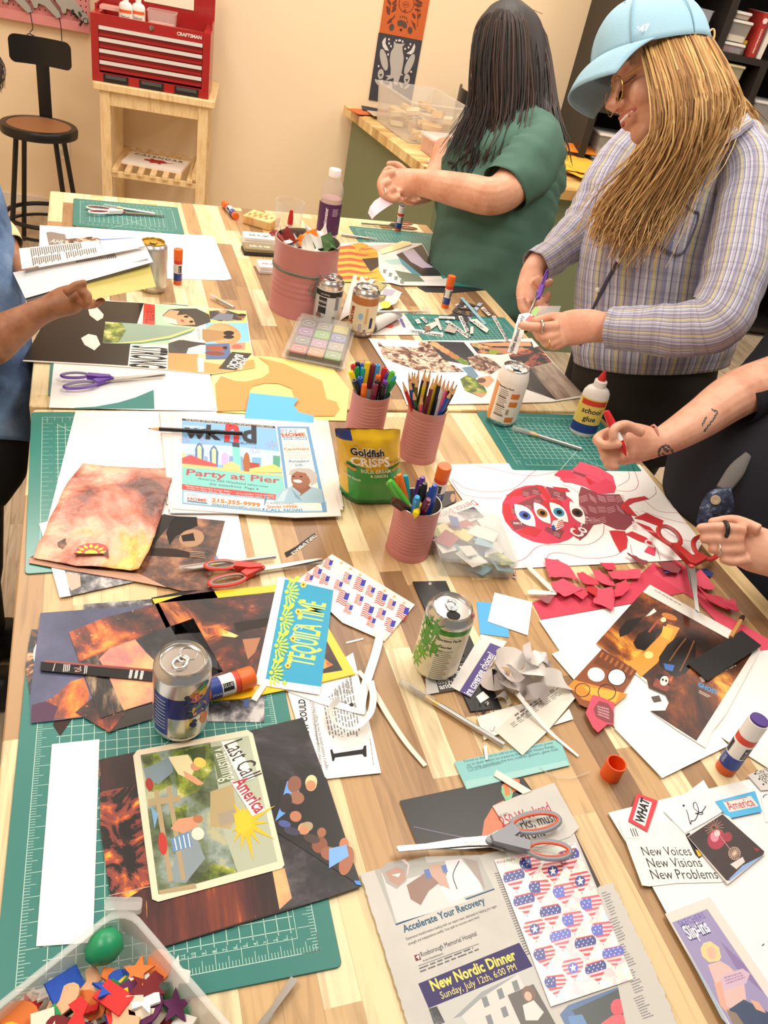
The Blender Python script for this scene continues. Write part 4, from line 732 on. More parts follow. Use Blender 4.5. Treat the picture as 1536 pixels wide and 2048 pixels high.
S.e((1258, 292), 24, 30, gloss('ecd2a0'), 10).e((1256, 304), 20, 20, gloss('c88a64')).e((1240, 472), 26, 20, gloss('b09a78'), -20).e((1228, 486), 17, 16, gloss('c88a64')).p([(1330, 560), (1400, 545), (1410, 590), (1330, 640)], gloss('7ab0f0')).p([(1430, 690), (1455, 690), (1460, 710), (1440, 705)], gloss('4a8ae0')).done()
S = Sheet('farm_picture', 'cut retro farm picture with cream border titled Last Call Vanishing America', 'picture', [(538, 185), (555, 162), (1000, 80), (1022, 95), (1150, 625), (1140, 640), (640, 775), (615, 765)], C('e9dcc0', .45), 11)
S.p([(568, 182), (1005, 103), (1122, 612), (640, 745)], gloss('b3bba4')).p([(568, 182), (850, 130), (880, 300), (900, 480), (960, 655), (640, 745)], 'river').p([(575, 190), (640, 172), (700, 300), (640, 330), (600, 330)], 'leafage').p([(700, 170), (850, 135), (870, 220), (800, 330), (720, 360)], 'leafage').p([(760, 160), (830, 145), (830, 200), (780, 210)], gloss('3a4a1e')).p([(700, 400), (760, 380), (740, 480), (690, 470)], 'leafage').p([(750, 600), (790, 570), (825, 590), (800, 640), (760, 640)], gloss('5fa03c')).p([(790, 690), (860, 620), (950, 640), (955, 655), (800, 698)], 'leafage').p([(850, 330), (940, 300), (960, 430), (930, 480), (850, 470)], gloss('b8a478')).p([(880, 420), (950, 400), (955, 450), (890, 470)], gloss('a89c88')).p([(690, 690), (720, 520), (780, 480), (830, 600), (750, 700)], gloss('8a9aa0'))
S.p([(580, 240), (640, 210), (690, 190), (700, 250), (640, 300), (590, 280)], gloss('7a8c94')).p([(680, 190), (760, 180), (790, 230), (770, 280), (720, 260)], gloss('e4d8a8')).p([(740, 245), (790, 270), (825, 298), (800, 305), (750, 275)], gloss('d8a078')).e((790, 228), 20, 18, gloss('d09470')).e((808, 212), 26, 20, gloss('e8c860'), 20).e((604, 300), 16, 26, gloss('a03028'), -10)
for q in (((600, 360), (730, 345), (732, 368), (600, 390)), ((640, 320), (700, 690), (680, 695), (622, 325)), ((690, 305), (750, 685), (732, 690), (672, 310)), ((640, 730), (790, 700), (795, 720), (645, 745))): S.p(q, gloss('b09c78'))
S.p([(690, 480), (720, 440), (790, 430), (800, 470), (740, 500)], gloss('d89a78')).p([(690, 520), (760, 490), (780, 550), (700, 575)], gloss('6a90b8')).e((800, 440), 20, 16, gloss('b87850')).e((800, 500), 26, 26, gloss('e8e2d0')).e((658, 540), 18, 46, gloss('c03a30'), -6).p([(610, 390), (640, 420), (625, 480)], gloss('7aa8d0'))
for k in range(4): S.l([(705+k*18, 518-k*6), (715+k*18, 566-k*4)], .0012, 'e8e8e4')
cx, cy = 990, 455
for k in range(13):
    a = radians(-150+k*25); r_ = (118 if k % 2 else 84)*(1.15 if 3 < k < 11 else .7); c_, s_ = cos(a), sin(a)
    S.p([(cx-16*s_, cy+16*c_), (cx+r_*c_, cy+r_*s_*1.2), (cx+16*s_, cy-16*c_)], gloss('f2bf24'))
S.p([(945, 420), (985, 400), (1015, 430), (1020, 470), (985, 500), (955, 490)], gloss('f6c832'))
S.p([(855, 150), (895, 145), (935, 285), (885, 300)], gloss('6a7a54')).t('Vanishing', (862, 155), (905, 288), 'f0ece0', h=2.2)
S.done()
S = Sheet('title_strip', 'white strip reading Last Call on the farm picture', 'strip', [(892, 128), (950, 120), (1032, 275), (975, 295)], 'f0ebe6', 12.2); S.t('Last Call', (905, 142), (985, 288), '3a3436', h=2.1).done()
S = Sheet('title_strip', 'slanted white strip reading America in red on the farm picture', 'strip', [(930, 285), (975, 288), (1075, 405), (1020, 430)], 'f0ebe6', 12.6); S.t('America', (940, 292), (1035, 420), 'b03048', h=1.7, bold=.02).done()
# ---- right half of the near table: octopus poster, red paper, white sheets
RD = C('d4405a', .7); RD1 = C('c42c34', .6); RDP = C('dc5068', .7); MAR = C('8a3f48', .65)
zz(860, 920, .35156)
S = Sheet('collage_poster', 'large white poster with red paper octopus collage and four eyes', 'poster', [(45, 25), (600, 16), (1195, 25), (1548, 470), (1500, 566), (460, 618)], C('f5f2ef', .6), 4)
LNE = 'b0405a'
for q in ([(260, 30), (400, 60), (560, 90), (680, 75), (820, 40)], [(130, 110), (200, 160), (330, 180), (480, 160), (600, 60), (720, 30)], [(120, 108), (180, 190), (300, 215), (410, 218)], [(1130, 60), (1130, 110), (1070, 150)], [(1150, 30), (1185, 130), (1150, 175), (1060, 175)], [(1240, 225), (1285, 190), (1280, 150)], [(1220, 230), (1300, 290), (1420, 300)], [(1200, 290), (1330, 330), (1470, 365)], [(1250, 330), (1400, 440), (1540, 470)], [(990, 370), (980, 430), (900, 480), (760, 480), (620, 490), (540, 560), (460, 585)], [(1120, 480), (1060, 540), (900, 560), (760, 530), (680, 535), (660, 580)], [(1140, 480), (1150, 530), (1180, 560)], [(1290, 500), (1310, 570)]): S.l(q, .0011, LNE)
def noisy(pts, m): S.p(pts, m)
S.e((635, 310), 232, 162, RD, 16)
S.p([(412, 245), (480, 180), (560, 150), (620, 145), (660, 175), (560, 200), (470, 205)], RD1).p([(520, 165), (620, 145), (640, 190), (530, 212)], MAR).p([(660, 150), (770, 175), (780, 225), (690, 215)], MAR).p([(600, 140), (640, 145), (690, 215), (670, 235)], RD1).p([(690, 150), (780, 160), (800, 182), (740, 180)], RD1).p([(470, 260), (620, 195), (655, 240), (560, 290), (480, 320)], MAR).p([(412, 250), (450, 250), (480, 340), (470, 390), (425, 340)], RD1).p([(455, 345), (540, 330), (560, 380), (480, 400)], MAR).p([(560, 370), (640, 400), (600, 440), (500, 410)], RD1).p([(660, 380), (765, 400), (740, 450), (650, 400)], MAR).p([(820, 370), (860, 400), (840, 450), (800, 420)], RD1).p([(640, 235), (740, 220), (760, 270), (680, 300), (640, 290)], RD1).p([(480, 180), (430, 200), (480, 205), (540, 180)], RD1)
S.p([(845, 195), (860, 150), (920, 175), (960, 195), (1080, 195), (1130, 290), (1165, 350), (1110, 400), (1060, 395), (980, 360), (930, 370), (890, 430), (850, 460), (830, 420), (880, 350), (850, 280)], MAR)
for k in range(13):
    x, y = 870+(k % 5)*52, 205+(k//5)*62; a = (k*2.1) % 1.2-.3
    for j in range(4): S.p([(x-24*cos(a)+j*3, y-24*sin(a)+j*9), (x+22*cos(a)+j*3, y+22*sin(a)+j*9), (x+22*cos(a)+j*3, y+22*sin(a)+j*9+3.2), (x-24*cos(a)+j*3, y-24*sin(a)+j*9+3.2)], 'd09aa0')
for x, y in ((545, 180), (600, 170), (560, 255), (610, 225), (720, 180), (740, 205), (720, 410), (480, 280)):
    for j in range(3): S.p([(x-16, y+j*8), (x+18, y+j*8+8), (x+18, y+j*8+11), (x-16, y+j*8+3)], 'd09aa0')
S.p([(705, 85), (740, 55), (800, 55), (840, 100), (830, 130), (760, 125), (735, 95)], RD).p([(840, 30), (850, 8), (960, 40), (1040, 90), (1060, 160), (1050, 185), (960, 195), (880, 150), (810, 130), (735, 110), (830, 105), (810, 50)], RDP).p([(900, 100), (960, 130), (1000, 100), (1060, 150), (1040, 185), (950, 192), (910, 160)], RD).p([(880, 90), (935, 130), (905, 145)], RD1).p([(810, 60), (890, 85), (880, 100), (815, 75)], MAR).l([(860, 80), (930, 95), (990, 130), (1050, 120)], .001, 'a83048').p([(740, 135), (800, 130), (850, 160), (850, 188), (790, 150)], 'f2efec')
S.t('BIRT', (478, 365), (528, 368), 'f0dcdc', bold=.02).t('ER', (880, 330), (905, 333), 'f0dcdc', bold=.02).t('PRACTIC', (878, 348), (965, 350), 'e4c4c8').t('CAN', (1150, 345), (1152, 390), 'f0dcdc', bold=.02).t('Co.', (1130, 310), (1205, 315), 'f4e4e4', bold=.03, shear=.3, h=1.3).t('Co', (850, 445), (900, 400), 'f4e4e4', bold=.03, h=1.2)
for cx, cy, irc, a in ((540, 315, '4a66c0', 35), (638, 302, 'a8703c', 40), (733, 297, '3a90b8', 35), (838, 300, '5a3424', 45)):
    L_, w_ = (88, 42) if cx == 540 else (78, 34); P = []
    for i in range(14): t = i/13*2-1; P.append((t*L_, w_*(1-t*t)))
    for i in range(13, -1, -1): t = i/13*2-1; P.append((t*L_, -w_*(1-t*t)))
    c_, s_ = cos(radians(a+12)), sin(radians(a+12)); S.p([(cx+x*c_-y*s_, cy+x*s_+y*c_) for x, y in P], C('f4f4f4', .5)).e((cx, cy), 36 if cx == 540 else 33, 23, gloss(irc), 25).e((cx+2, cy), 16, 12, gloss('141014'), 20)
S.p([(700, 345), (755, 335), (760, 380), (720, 400), (685, 385)], 'f0e4e0')
for k in range(4): S.p([(702-k*4+28, 348+k*12), (756, 340+k*11), (757, 346+k*11), (700-k*4+28, 354+k*12)], 'c8363c')
S.p([(685, 375), (705, 368), (718, 395), (700, 400)], '3a4a9a')
for q in ([(1080, 260), (1130, 220), (1220, 205), (1245, 220), (1160, 240), (1100, 275)], [(1080, 270), (1130, 260), (1180, 320), (1130, 310)], [(1160, 330), (1230, 300), (1330, 345), (1315, 380), (1210, 340)], [(1170, 350), (1250, 380), (1290, 420), (1380, 480), (1360, 490), (1270, 430)], [(1020, 402), (1060, 400), (1110, 405), (1125, 450), (1120, 500), (1080, 525), (1040, 450)], [(1110, 420), (1150, 405), (1230, 440), (1280, 490), (1190, 460)]): S.p(q, RD1)
S.p([(1218, 520), (1240, 490), (1285, 495), (1280, 545)], RD).t('Ca', (1215, 470), (1275, 500), 'f4e4e4', bold=.02, h=1.3).t('From', (1205, 395), (1270, 415), 'f0d8d8').done()
zz(900, 700, .41406)
Sheet('red_sheet', 'crimson sheet under the loose torn red scraps', 'sheet', [(398, 1218), (520, 1180), (840, 1150), (985, 1025), (1130, 1140), (1140, 1170), (900, 1220), (440, 1302)], RD, 2).done()
Sheet('red_sheet', 'red paper band running along the right table edge under scissors', 'sheet', [(980, 1080), (1090, 1010), (1180, 1080), (1280, 1250), (1545, 1400), (1545, 1500), (1380, 1410), (1190, 1210)], RDP, 2.4).done()
rr = random.Random(5)
TORN = [([(455, 1008), (520, 1012), (580, 1050), (620, 1115), (545, 1100), (475, 1105)], RDP, 'large torn red scrap below the octopus poster, leftmost of the row'), ([(485, 1125), (545, 1105), (640, 1160), (550, 1200), (510, 1175)], RDP, 'torn red scrap lying just under the leftmost red scrap'), ([(610, 1085), (640, 1072), (710, 1110), (720, 1140), (640, 1140)], RD, 'small torn red scrap right of the leftmost ones'), ([(590, 1170), (640, 1140), (668, 1180), (640, 1208)], RD, 'torn red scrap between the two larger ones'), ([(655, 1160), (668, 1130), (715, 1150), (700, 1195)], RD1, 'darker red printed scrap reading upward in the middle of red scraps'), ([(685, 1065), (720, 1065), (775, 1100), (800, 1150), (740, 1140), (700, 1110)], RDP, 'torn red scrap in the upper middle of the scrap row'), ([(690, 1225), (700, 1160), (780, 1145), (800, 1180), (785, 1265), (740, 1240)], RDP, 'pointed torn red scrap hanging lowest in the row'), ([(755, 1080), (830, 1062), (920, 1065), (915, 1105), (830, 1110), (780, 1120)], RDP, 'wide torn red scrap under the right poster edge'), ([(720, 1032), (790, 1028), (800, 1060), (760, 1070)], RD, 'small red scrap touching the bottom of the poster'), ([(800, 1130), (850, 1110), (870, 1150), (830, 1190), (790, 1200)], RD, 'torn red scrap beside the pointed one'), ([(1000, 1030), (1060, 1022), (1120, 1050), (1100, 1085), (1030, 1070)], MAR, 'maroon printed scrap by the scissor handles'), ([(850, 985), (900, 995), (960, 1030), (930, 1050), (880, 1010)], MAR, 'maroon scrap strip below the poster edge'), ([(1180, 1080), (1210, 1060), (1282, 1145), (1270, 1160), (1230, 1160), (1190, 1140)], RDP, 'torn red scrap under the scissor blades on the right'), ([(1190, 1150), (1240, 1180), (1310, 1190), (1395, 1270), (1330, 1260), (1250, 1220)], RD, 'long torn red scrap right of the scissor tip'), ([(1310, 1210), (1378, 1205), (1392, 1275), (1330, 1255)], RDP, 'torn red scrap at the far right end of the row')]
for k, (pts, m, lab) in enumerate(TORN):
    P = []
    for i in range(len(pts)):
        a, b_ = pts[i], pts[(i+1) % len(pts)]
        for j in range(4): t = j/4; P.append((a[0]+(b_[0]-a[0])*t+(rr.uniform(-4, 4) if j else 0), a[1]+(b_[1]-a[1])*t+(rr.uniform(-3, 3) if j else 0)))
    S = Sheet('torn_scrap', lab, 'scrap', P, m, 5+k*.8+(9 if k < 5 else 3), th=.0006)
    cx_ = T((sum(p[0] for p in pts)/len(pts), sum(p[1] for p in pts)/len(pts))); hgt = .003+.003*(k % 3)
    S.curl = lambda x, y, c=cx_, h=hgt: h*((x-c.x)**2+(y-c.y)**2)/.0016
    S.done()
for lab, pts, m in (('white paper sliver pointing between poster and red scraps', [(350, 1030), (380, 1035), (480, 1130), (515, 1168), (490, 1170)], 'e6ded6'), ('white torn edge piece beside the maroon scrap', [(372, 1165), (400, 1155), (520, 1170), (512, 1182), (380, 1180)], 'e9e2dc'), ('small maroon print scrap left of the red sheet', [(410, 1190), (505, 1185), (480, 1222), (470, 1225)], '9a5a60')):
    Sheet('paper_sliver', lab, 'scrap', pts, m, 16).done()
Sheet('blue_scrap', 'tiny dark blue star scrap beside the red scissors', 'scrap', [(1030, 1055), (1050, 1048), (1062, 1075), (1040, 1080)], '2a3a7a', 19).done()
Sheet('blue_scrap', 'dark blue oval scrap by the hand resting at the right', 'scrap', [(1190, 1060), (1240, 1055), (1275, 1080), (1260, 1095), (1215, 1085)], '26306a', 11).done()
# ---- white sheets and tavern pictures
zz(900, 1140, .41406)
Sheet('white_sheet', 'white sheet directly under the upper left of the dark tavern page', 'paper', [(430, 243), (885, 163), (965, 72), (1350, 330), (1100, 600), (700, 640), (530, 390)], WHT, 5).done()
Sheet('white_sheet', 'white sheet with its corner left of the small tavern photo', 'paper', [(492, 405), (640, 345), (900, 490), (1240, 860), (860, 830), (800, 765)], C('efece8', .65), 4).done()
Sheet('white_sheet', 'white sheet pointing down toward the orange glue cap', 'paper', [(880, 500), (1120, 600), (1345, 848), (1025, 1005), (795, 765), (860, 620)], C('f4f2ee', .65), 7).done()
Sheet('white_sheet', 'white sheet cut by the right frame edge beside the purple glue stick', 'paper', [(1300, 420), (1545, 385), (1700, 480), (1700, 1060), (1430, 890), (1270, 780)], C('f3f1ee', .65), 4.4).done()
S = Sheet('magazine_page', 'dark tavern scene magazine page titled in blue, with bitten lower edge', 'page', [(965, 70), (1378, 300), (1500, 385), (1330, 700), (1260, 790), (1235, 860), (1090, 770), (965, 680), (1040, 678), (1057, 640), (1040, 605), (960, 570), (950, 545), (705, 355)], C('ece8e2', .4), 10)
S.p([(930, 105), (1340, 330), (1460, 400), (1190, 825), (965, 680), (1040, 678), (1057, 640), (1040, 605), (960, 570), (950, 530), (705, 355)], 'tavern').p([(880, 440), (940, 395), (1010, 320), (1050, 260), (1110, 280), (1060, 370), (1000, 450), (920, 520), (870, 460)], gloss('d89a3c')).p([(1030, 270), (1080, 285), (1060, 340), (1020, 320)], gloss('f0b840')).e((960, 410), 22, 18, gloss('f4dc90')).e((1060, 225), 40, 14, gloss('c87828'), 20).e((1030, 240), 14, 12, gloss('f6e8b0'))
S.p([(815, 290), (850, 245), (930, 225), (945, 210), (900, 270), (860, 310), (820, 325)], gloss('0e0a0a')).p([(885, 350), (910, 310), (960, 280), (1000, 300), (990, 340), (940, 390), (900, 380)], gloss('100a0a')).p([(1010, 420), (1050, 360), (1100, 320), (1190, 340), (1185, 430), (1140, 500), (1080, 520), (1010, 460)], gloss('0f0b0b')).p([(1000, 500), (1080, 510), (1050, 590), (980, 560)], 'branches').p([(945, 225), (985, 185), (998, 200), (970, 218)], gloss('f0e8e0')).l([(960, 300), (1000, 250), (1020, 230)], .003, gloss('a84a30')).e((1035, 535), 20, 24, gloss('e8e2d4'), 20).e((1028, 530), 5, 6, '1a1010').e((1044, 535), 5, 6, '1a1010').p([(1030, 450), (1085, 460), (1075, 490), (1040, 480)], gloss('3a6ab4')).l([(1060, 440), (1100, 380), (1140, 330)], .002, gloss('7a5030')).l([(1110, 490), (1150, 410), (1180, 340)], .002, gloss('7a5030'))
S.t('GHOST', (1196, 560), (1290, 606), '4a9ad8', h=1.6, bold=.04).rows([(1205, 520), (1380, 430), (1392, 462), (1220, 545)], 4, 'cfc4b4').rows([(1205, 580), (1260, 610), (1250, 622), (1200, 595)], 2, 'cfc4b4').rows([(990, 95), (1120, 170), (1117, 176), (988, 100)], 1, '8a8684').done()
S = Sheet('tavern_photo', 'small orange brown photo with two round holes and black drawn ovals', 'photo', [(735, 380), (903, 488), (800, 650), (720, 640), (660, 665), (625, 650), (570, 560)], gloss('8a4a24'), 11.5)
S.p([(600, 530), (860, 600), (800, 650), (700, 640), (640, 625), (572, 560)], gloss('d88a2c')).p([(640, 560), (820, 590), (800, 640), (700, 620)], gloss('f0b040')).p([(735, 382), (900, 488), (870, 530), (690, 450)], gloss('6e3818'))
for k in range(7): S.p([(735+k*24, 395+k*14), (745+k*24, 400+k*14), (730+k*24, 425+k*14), (720+k*24, 420+k*14)], gloss('a8622c'))
S.e((706, 505), 42, 34, WHT, 15).e((806, 518), 42, 38, WHT, 15)
for c_, rx, ry in (((806, 518), 44, 40), ((640, 580), 36, 32), ((758, 590), 42, 38), ((645, 645), 22, 26)):
    if c_[1] != 645: S.l([(c_[0]+rx*cos(i*.5236+.2), c_[1]+ry*sin(i*.5236+.2)) for i in range(13)], .0012, '1a1414')
S.done()
S = Sheet('torn_scrap', 'torn red paper with maroon printed piece below the small tavern photo', 'scrap', [(690, 602), (735, 615), (796, 642), (788, 700), (792, 748), (760, 745), (715, 785), (690, 760), (655, 690)], RDP, 14, th=.0006)
S.p([(692, 670), (720, 632), (765, 645), (792, 690), (790, 742), (750, 735), (705, 710)], MAR).rows([(712, 655), (770, 670), (778, 730), (715, 705)], 4, 'c89aa0').done()
Sheet('stamp_scrap', 'tiny printed square inside the bite of the tavern page', 'scrap', [(972, 612), (1010, 605), (1022, 632), (985, 638)], '5a5248', 9).done()
ribbon('black_strip', 'matte black paper strip folded across the tavern page', 'strip', [(1195, 495, .008), (1280, 440, .010), (1400, 365, .012), (1455, 328, .013)], .038, C('1d1c1e', .75))
Sheet('blue_card', 'light blue square card half under the white square on bare wood', 'card', [(128, 152), (280, 165), (285, 326), (145, 308)], C('58b0e8', .7), 1).done()
Sheet('white_card', 'white square card lying askew on the light blue square', 'card', [(215, 108), (398, 155), (376, 316), (182, 248)], C('f3f1ee', .65), 2.5).done()
# power outlet plate set into the table
zz(460, 1080, .35156)
S = Sheet('power_outlet', 'long black power outlet plate set in the table under the green can', 'outlet', [(1040, 236), (1228, 232), (1545, 955), (1370, 975)], C('1d1c1d', .4), 0, th=.003)
S.e((1138, 248), 9, 8, 'b8b0a4').e((1462, 928), 11, 11, 'b8b0a4').e((1460, 925), 4, 6, '3a3432')
for k in range(5):
    x, y = 1130+k*64, 350+k*140; q = [(x, y), (x+76, y-12), (x+112, y+78), (x+32, y+92)]; S.l(q+[q[0]], .0012, '3c3a3a'); S.p([(x+28, y+22), (x+38, y+20), (x+44, y+38), (x+34, y+40)], '060606').p([(x+60, y+20), (x+72, y+18), (x+78, y+34), (x+66, y+36)], '060606').e((x+58, y+66), 12, 8, '060606')
S.done()
Sheet('white_card', 'tiny white paper square on the black outlet plate', 'scrap', [(1400, 890), (1440, 860), (1476, 895), (1425, 928)], WHT, 7.5).done()
S = Sheet('print_scrap', 'dark grey printed scrap with white words peeking out beside the green can', 'scrap', [(1110, 770), (1200, 720), (1335, 700), (1290, 850), (1120, 878)], 'd8d8d6', 7.3)
S.p([(1155, 740), (1220, 715), (1335, 702), (1290, 850), (1190, 866)], '4a494c').t('t miss e', (1222, 750), (1325, 728), 'f0eeea', bold=.02).t('shows, fr', (1172, 790), (1310, 758), 'f0eeea', bold=.02).t('days, s', (1184, 822), (1290, 800), 'f0eeea', bold=.02).t('and', (1196, 850), (1262, 838), 'f0eeea', bold=.02).done()
zz(900, 1140, .41406)
S = Sheet('print_scrap', 'grey card scrap with purple band about coverage choices', 'scrap', [(150, 310), (275, 345), (100, 615), (0, 562)], 'e6e2de', 9); S.p([(195, 352), (246, 372), (100, 614), (45, 588)], '5a4c8c').t('ire coverage choices?', (100, 610), (218, 410), 'f2eef2', h=1.5, bold=.02).l([(146, 328), (146, 334)], .0008, '555555').done()
# heap of curled paper offcuts
CR = [C('e8e2de', .6), C('d6ccc8', .6), C('c8bebc', .6), C('f2efea', .6)]
for k, (pts, w_, lab) in enumerate((([(220, 440, .012), (260, 420, .025), (310, 430, .035), (350, 470, .03)], .03, 'curled pale offcut on the left of the paper heap'), ([(175, 490, .008), (200, 530, .02), (260, 520, .02), (300, 560, .01)], .03, 'folded white offcut at the left foot of the paper heap'), ([(370, 355, .03), (375, 400, .05), (385, 450, .045), (420, 480, .02)], .012, 'upright narrow offcut rising from the paper heap'), ([(440, 400, .02), (400, 440, .04), (370, 500, .03), (330, 530, .02)], .02, 'bright curled offcut on the top right of the heap'), ([(300, 480, .02), (340, 500, .035), (400, 490, .035), (460, 470, .02)], .025, 'grey curled offcut across the middle of the heap'), ([(260, 560, .012), (290, 540, .03), (340, 540, .03), (380, 580, .015)], .03, 'wide grey offcut bending at the front of the heap'), ([(360, 620, .01), (390, 590, .025), (440, 580, .025), (470, 620, .01)], .02, 'beige offcut curled at the right front of the heap'), ([(400, 530, .015), (470, 515, .03), (540, 530, .02), (565, 560, .006)], .025, 'white offcut arching over the typed paper'), ([(440, 480, .01), (470, 450, .02), (455, 420, .03), (420, 430, .02)], .015, 'small looped offcut at the back of the heap'), ([(240, 600, .006), (265, 620, .008), (290, 650, .006)], .02, 'white stub offcut below the paper heap'), ([(230, 460, .01), (250, 500, .03), (300, 520, .04), (330, 490, .05)], .024, 'twisted grey offcut at the heart of the heap'))):
    ribbon('paper_offcut', lab, 'offcut', pts, w_, CR[k % 4], tilt=lambda u, k=k: 50*sin(u*3+k), group='curled paper offcuts')
S = Sheet('typed_paper', 'beige paper with printed lines crossed by a long white sliver', 'paper', [(215, 775), (370, 645), (500, 528), (616, 605), (470, 780), (350, 895)], 'e4ddd2', 9); S.rows([(290, 745), (540, 575), (545, 600), (310, 765)], 3, '7c7874', fill=.4).rows([(310, 700), (520, 560), (530, 570), (330, 730)], 2, '7c7874').done()
S = Sheet('paper_scrap', 'white scrap with pink pen tick under the typed paper', 'scrap', [(130, 710), (260, 670), (370, 640), (240, 790), (165, 820)], 'f1ece4', 8); S.l([(190, 770), (205, 780), (218, 755)], .001, 'c0708a').done()
Sheet('paper_scrap', 'small white scrap under the right corner of the typed paper', 'scrap', [(480, 770), (575, 670), (596, 720), (500, 750)], 'f0ece6', 5).done()
ribbon('paper_strip', 'thin white sliver crossing the typed paper down to the teal strip', 'strip', [(320, 590, .02), (400, 690, .012), (480, 780, .006), (620, 900, .002)], lambda u: .008-.004*u, PW)
S = Sheet('teal_strip', 'teal watery paper strip with lines of dark print', 'strip', [(20, 928), (530, 815), (580, 943), (80, 1060)], C('86c4c4', .5), 5)
for j, (a, b_) in enumerate((((70, 930), (500, 838)), ((85, 948), (505, 856)), ((85, 966), (525, 870)), ((90, 975), (250, 935)))): S.t(('Forced to dismount on soft ice and only by adventurers power', 'so in their effort to traverse the rugged Alaska Range', '775-mile expedition the trio rode on glaciers, game trails', 'rivers and climbed ice mountains')[j], a, b_, '3a5a62')
S.p([(70, 1020), (300, 975), (560, 920), (578, 942), (82, 1056)], 'a4d4d2').done()
Sheet('white_sliver', 'short white sliver lying across the top of the teal strip', 'scrap', [(162, 850), (178, 848), (184, 915), (172, 918)], WHT, 8).done()
MB_ = MB().tube(cat([T(p, H+.004) for p in ((430, 950), (500, 995), (590, 1002), (650, 985), (675, 975))], 6), .0008, clear('f0f0f0', .1, .3), 6)
tag(MB_.build('clear_thread', center=True), 'thin clear plastic thread curving below the teal strip', 'thread')
# ---- front right: black page, newspapers, hearts
zz(680, 1520, .40365)
S = Sheet('black_page', 'black glossy page with orange lit figure under the grey scissors', 'page', [(295, 202), (640, 128), (900, 78), (960, 160), (1140, 370), (1000, 450), (385, 425)], C('1b191a', .35), 4)
S.p([(700, 395), (715, 300), (760, 225), (810, 200), (860, 260), (860, 330), (790, 390)], gloss('d8724a')).p([(800, 130), (830, 105), (860, 150), (850, 190), (820, 200), (800, 160)], gloss('7ac090')).p([(805, 120), (835, 110), (845, 170), (820, 180)], gloss('e87a40')).p([(850, 90), (890, 95), (890, 150), (850, 160)], gloss('d8703a')).l([(365, 330), (520, 365), (700, 400)], .0012, gloss('6a6480')).p([(780, 350), (830, 345), (840, 385), (770, 392)], gloss('2e6a78')).done()
Sheet('white_strip', 'narrow white strip lying over the black page corner', 'strip', [(775, 48), (950, 152), (908, 168), (762, 76)], 'ece6da', 8, th=.001).done()
S = Sheet('newspaper_piece', 'newspaper clipping headed 250 Weekend behind the scissor handles', 'clipping', [(755, 228), (900, 170), (1060, 112), (1185, 335), (1140, 380), (1000, 430), (880, 430), (825, 340)], 'newsprint', 7)
S.t('ATURES', (788, 285), (836, 268), '4a4648').t('250 Weekend', (808, 330), (1052, 252), 'b8465c', h=1.5, bold=.01, shear=.1).t('rks, music', (905, 345), (1092, 298), '4a464a', h=1.4, bold=.01).t('erfront', (882, 410), (1020, 372), '4a464a', h=1.3, bold=.02).rows([(975, 415), (1080, 395), (1082, 405), (978, 424)], 2, '77757a').done()
Sheet('dark_strip', 'charcoal torn paper edge between heart stickers and wood', 'strip', [(1140, 372), (1165, 362), (1290, 620), (1270, 630)], '4a4648', 5).done()
def torn(pts, amp, n, rnd):
    P = []
    for i in range(len(pts)):
        a, b_ = pts[i], pts[(i+1) % len(pts)]; k_ = n if len(a) > 2 else 1
        for j in range(k_): t = j/k_; P.append((a[0]+(b_[0]-a[0])*t+(rnd.uniform(-amp, amp) if j else 0), a[1]+(b_[1]-a[1])*t))
    return P
rr = random.Random(9)
S = Sheet('newspaper_page', 'torn newspaper page with recovery and dinner ads at the bottom', 'newspaper', torn([(100, 565), (420, 478), (700, 470), (1160, 360), (1460, 1080), (1560, 1320), (340, 1320, 1)], 3, 40, rr), 'newsprint', 5, th=.0006)
S.p([(170, 545), (420, 478), (430, 510), (690, 480), (765, 640), (275, 815)], gloss('a9aaa4')).p([(275, 812), (765, 636), (767, 642), (277, 820)], '3a5a78')
S.p([(205, 560), (250, 510), (320, 490), (345, 520), (330, 590), (400, 570), (455, 600), (640, 700), (280, 808), (230, 640)], gloss('d8cfce')).p([(200, 540), (240, 505), (300, 495), (335, 520), (330, 600), (280, 640), (230, 610)], gloss('a4a09c')).p([(225, 555), (280, 530), (320, 545), (325, 590), (290, 625), (245, 600)], gloss('b08a78')).p([(255, 570), (300, 560), (290, 580)], 'f4f0ec').p([(330, 620), (420, 560), (520, 540), (540, 570), (440, 650), (400, 720), (350, 690)], gloss('8a6a5c')).p([(520, 500), (600, 490), (690, 600), (710, 650), (540, 705), (500, 640), (530, 560)], gloss('dcdce0')).p([(440, 520), (500, 515), (520, 560), (545, 640), (500, 620), (450, 570)], gloss('c09a88')).p([(415, 545), (440, 538), (455, 580), (430, 590)], gloss('4a6ab0')).p([(500, 525), (525, 518), (535, 555), (512, 560)], gloss('4a6ab0')).l([(590, 500), (560, 570), (580, 640)], .0012, '6a6a78').p([(610, 485), (680, 500), (720, 640), (690, 600)], gloss('9a8a84'))
S.t('Accelerate Your Recovery', (318, 855), (722, 708), '3c6680', h=1.15, bold=.025).t('Experience transformative healing with our expert team, dedicated to helping you regain', (330, 893), (778, 728), '5a585c', h=1.3).t('strength and independence swiftly. Your path to recovery starts here!', (340, 918), (692, 782), '5a585c', h=1.3).p([(368, 968), (392, 960), (402, 988), (376, 996)], '7a2a3c').p([(376, 974), (392, 969), (394, 976), (378, 981)], 'f0e8e8').p([(382, 966), (388, 964), (394, 986), (388, 988)], 'f0e8e8').t('Roxborough Memorial Hospital', (405, 975), (680, 868), '4a484c', h=1.3).t('Acute Rehabilitation', (412, 1000), (512, 962), '5a585c').rows([(392, 1030), (690, 915), (702, 945), (400, 1062)], 2, '6e6c70', fill=.4).l([(388, 1020), (688, 910)], .0005, '77757a')
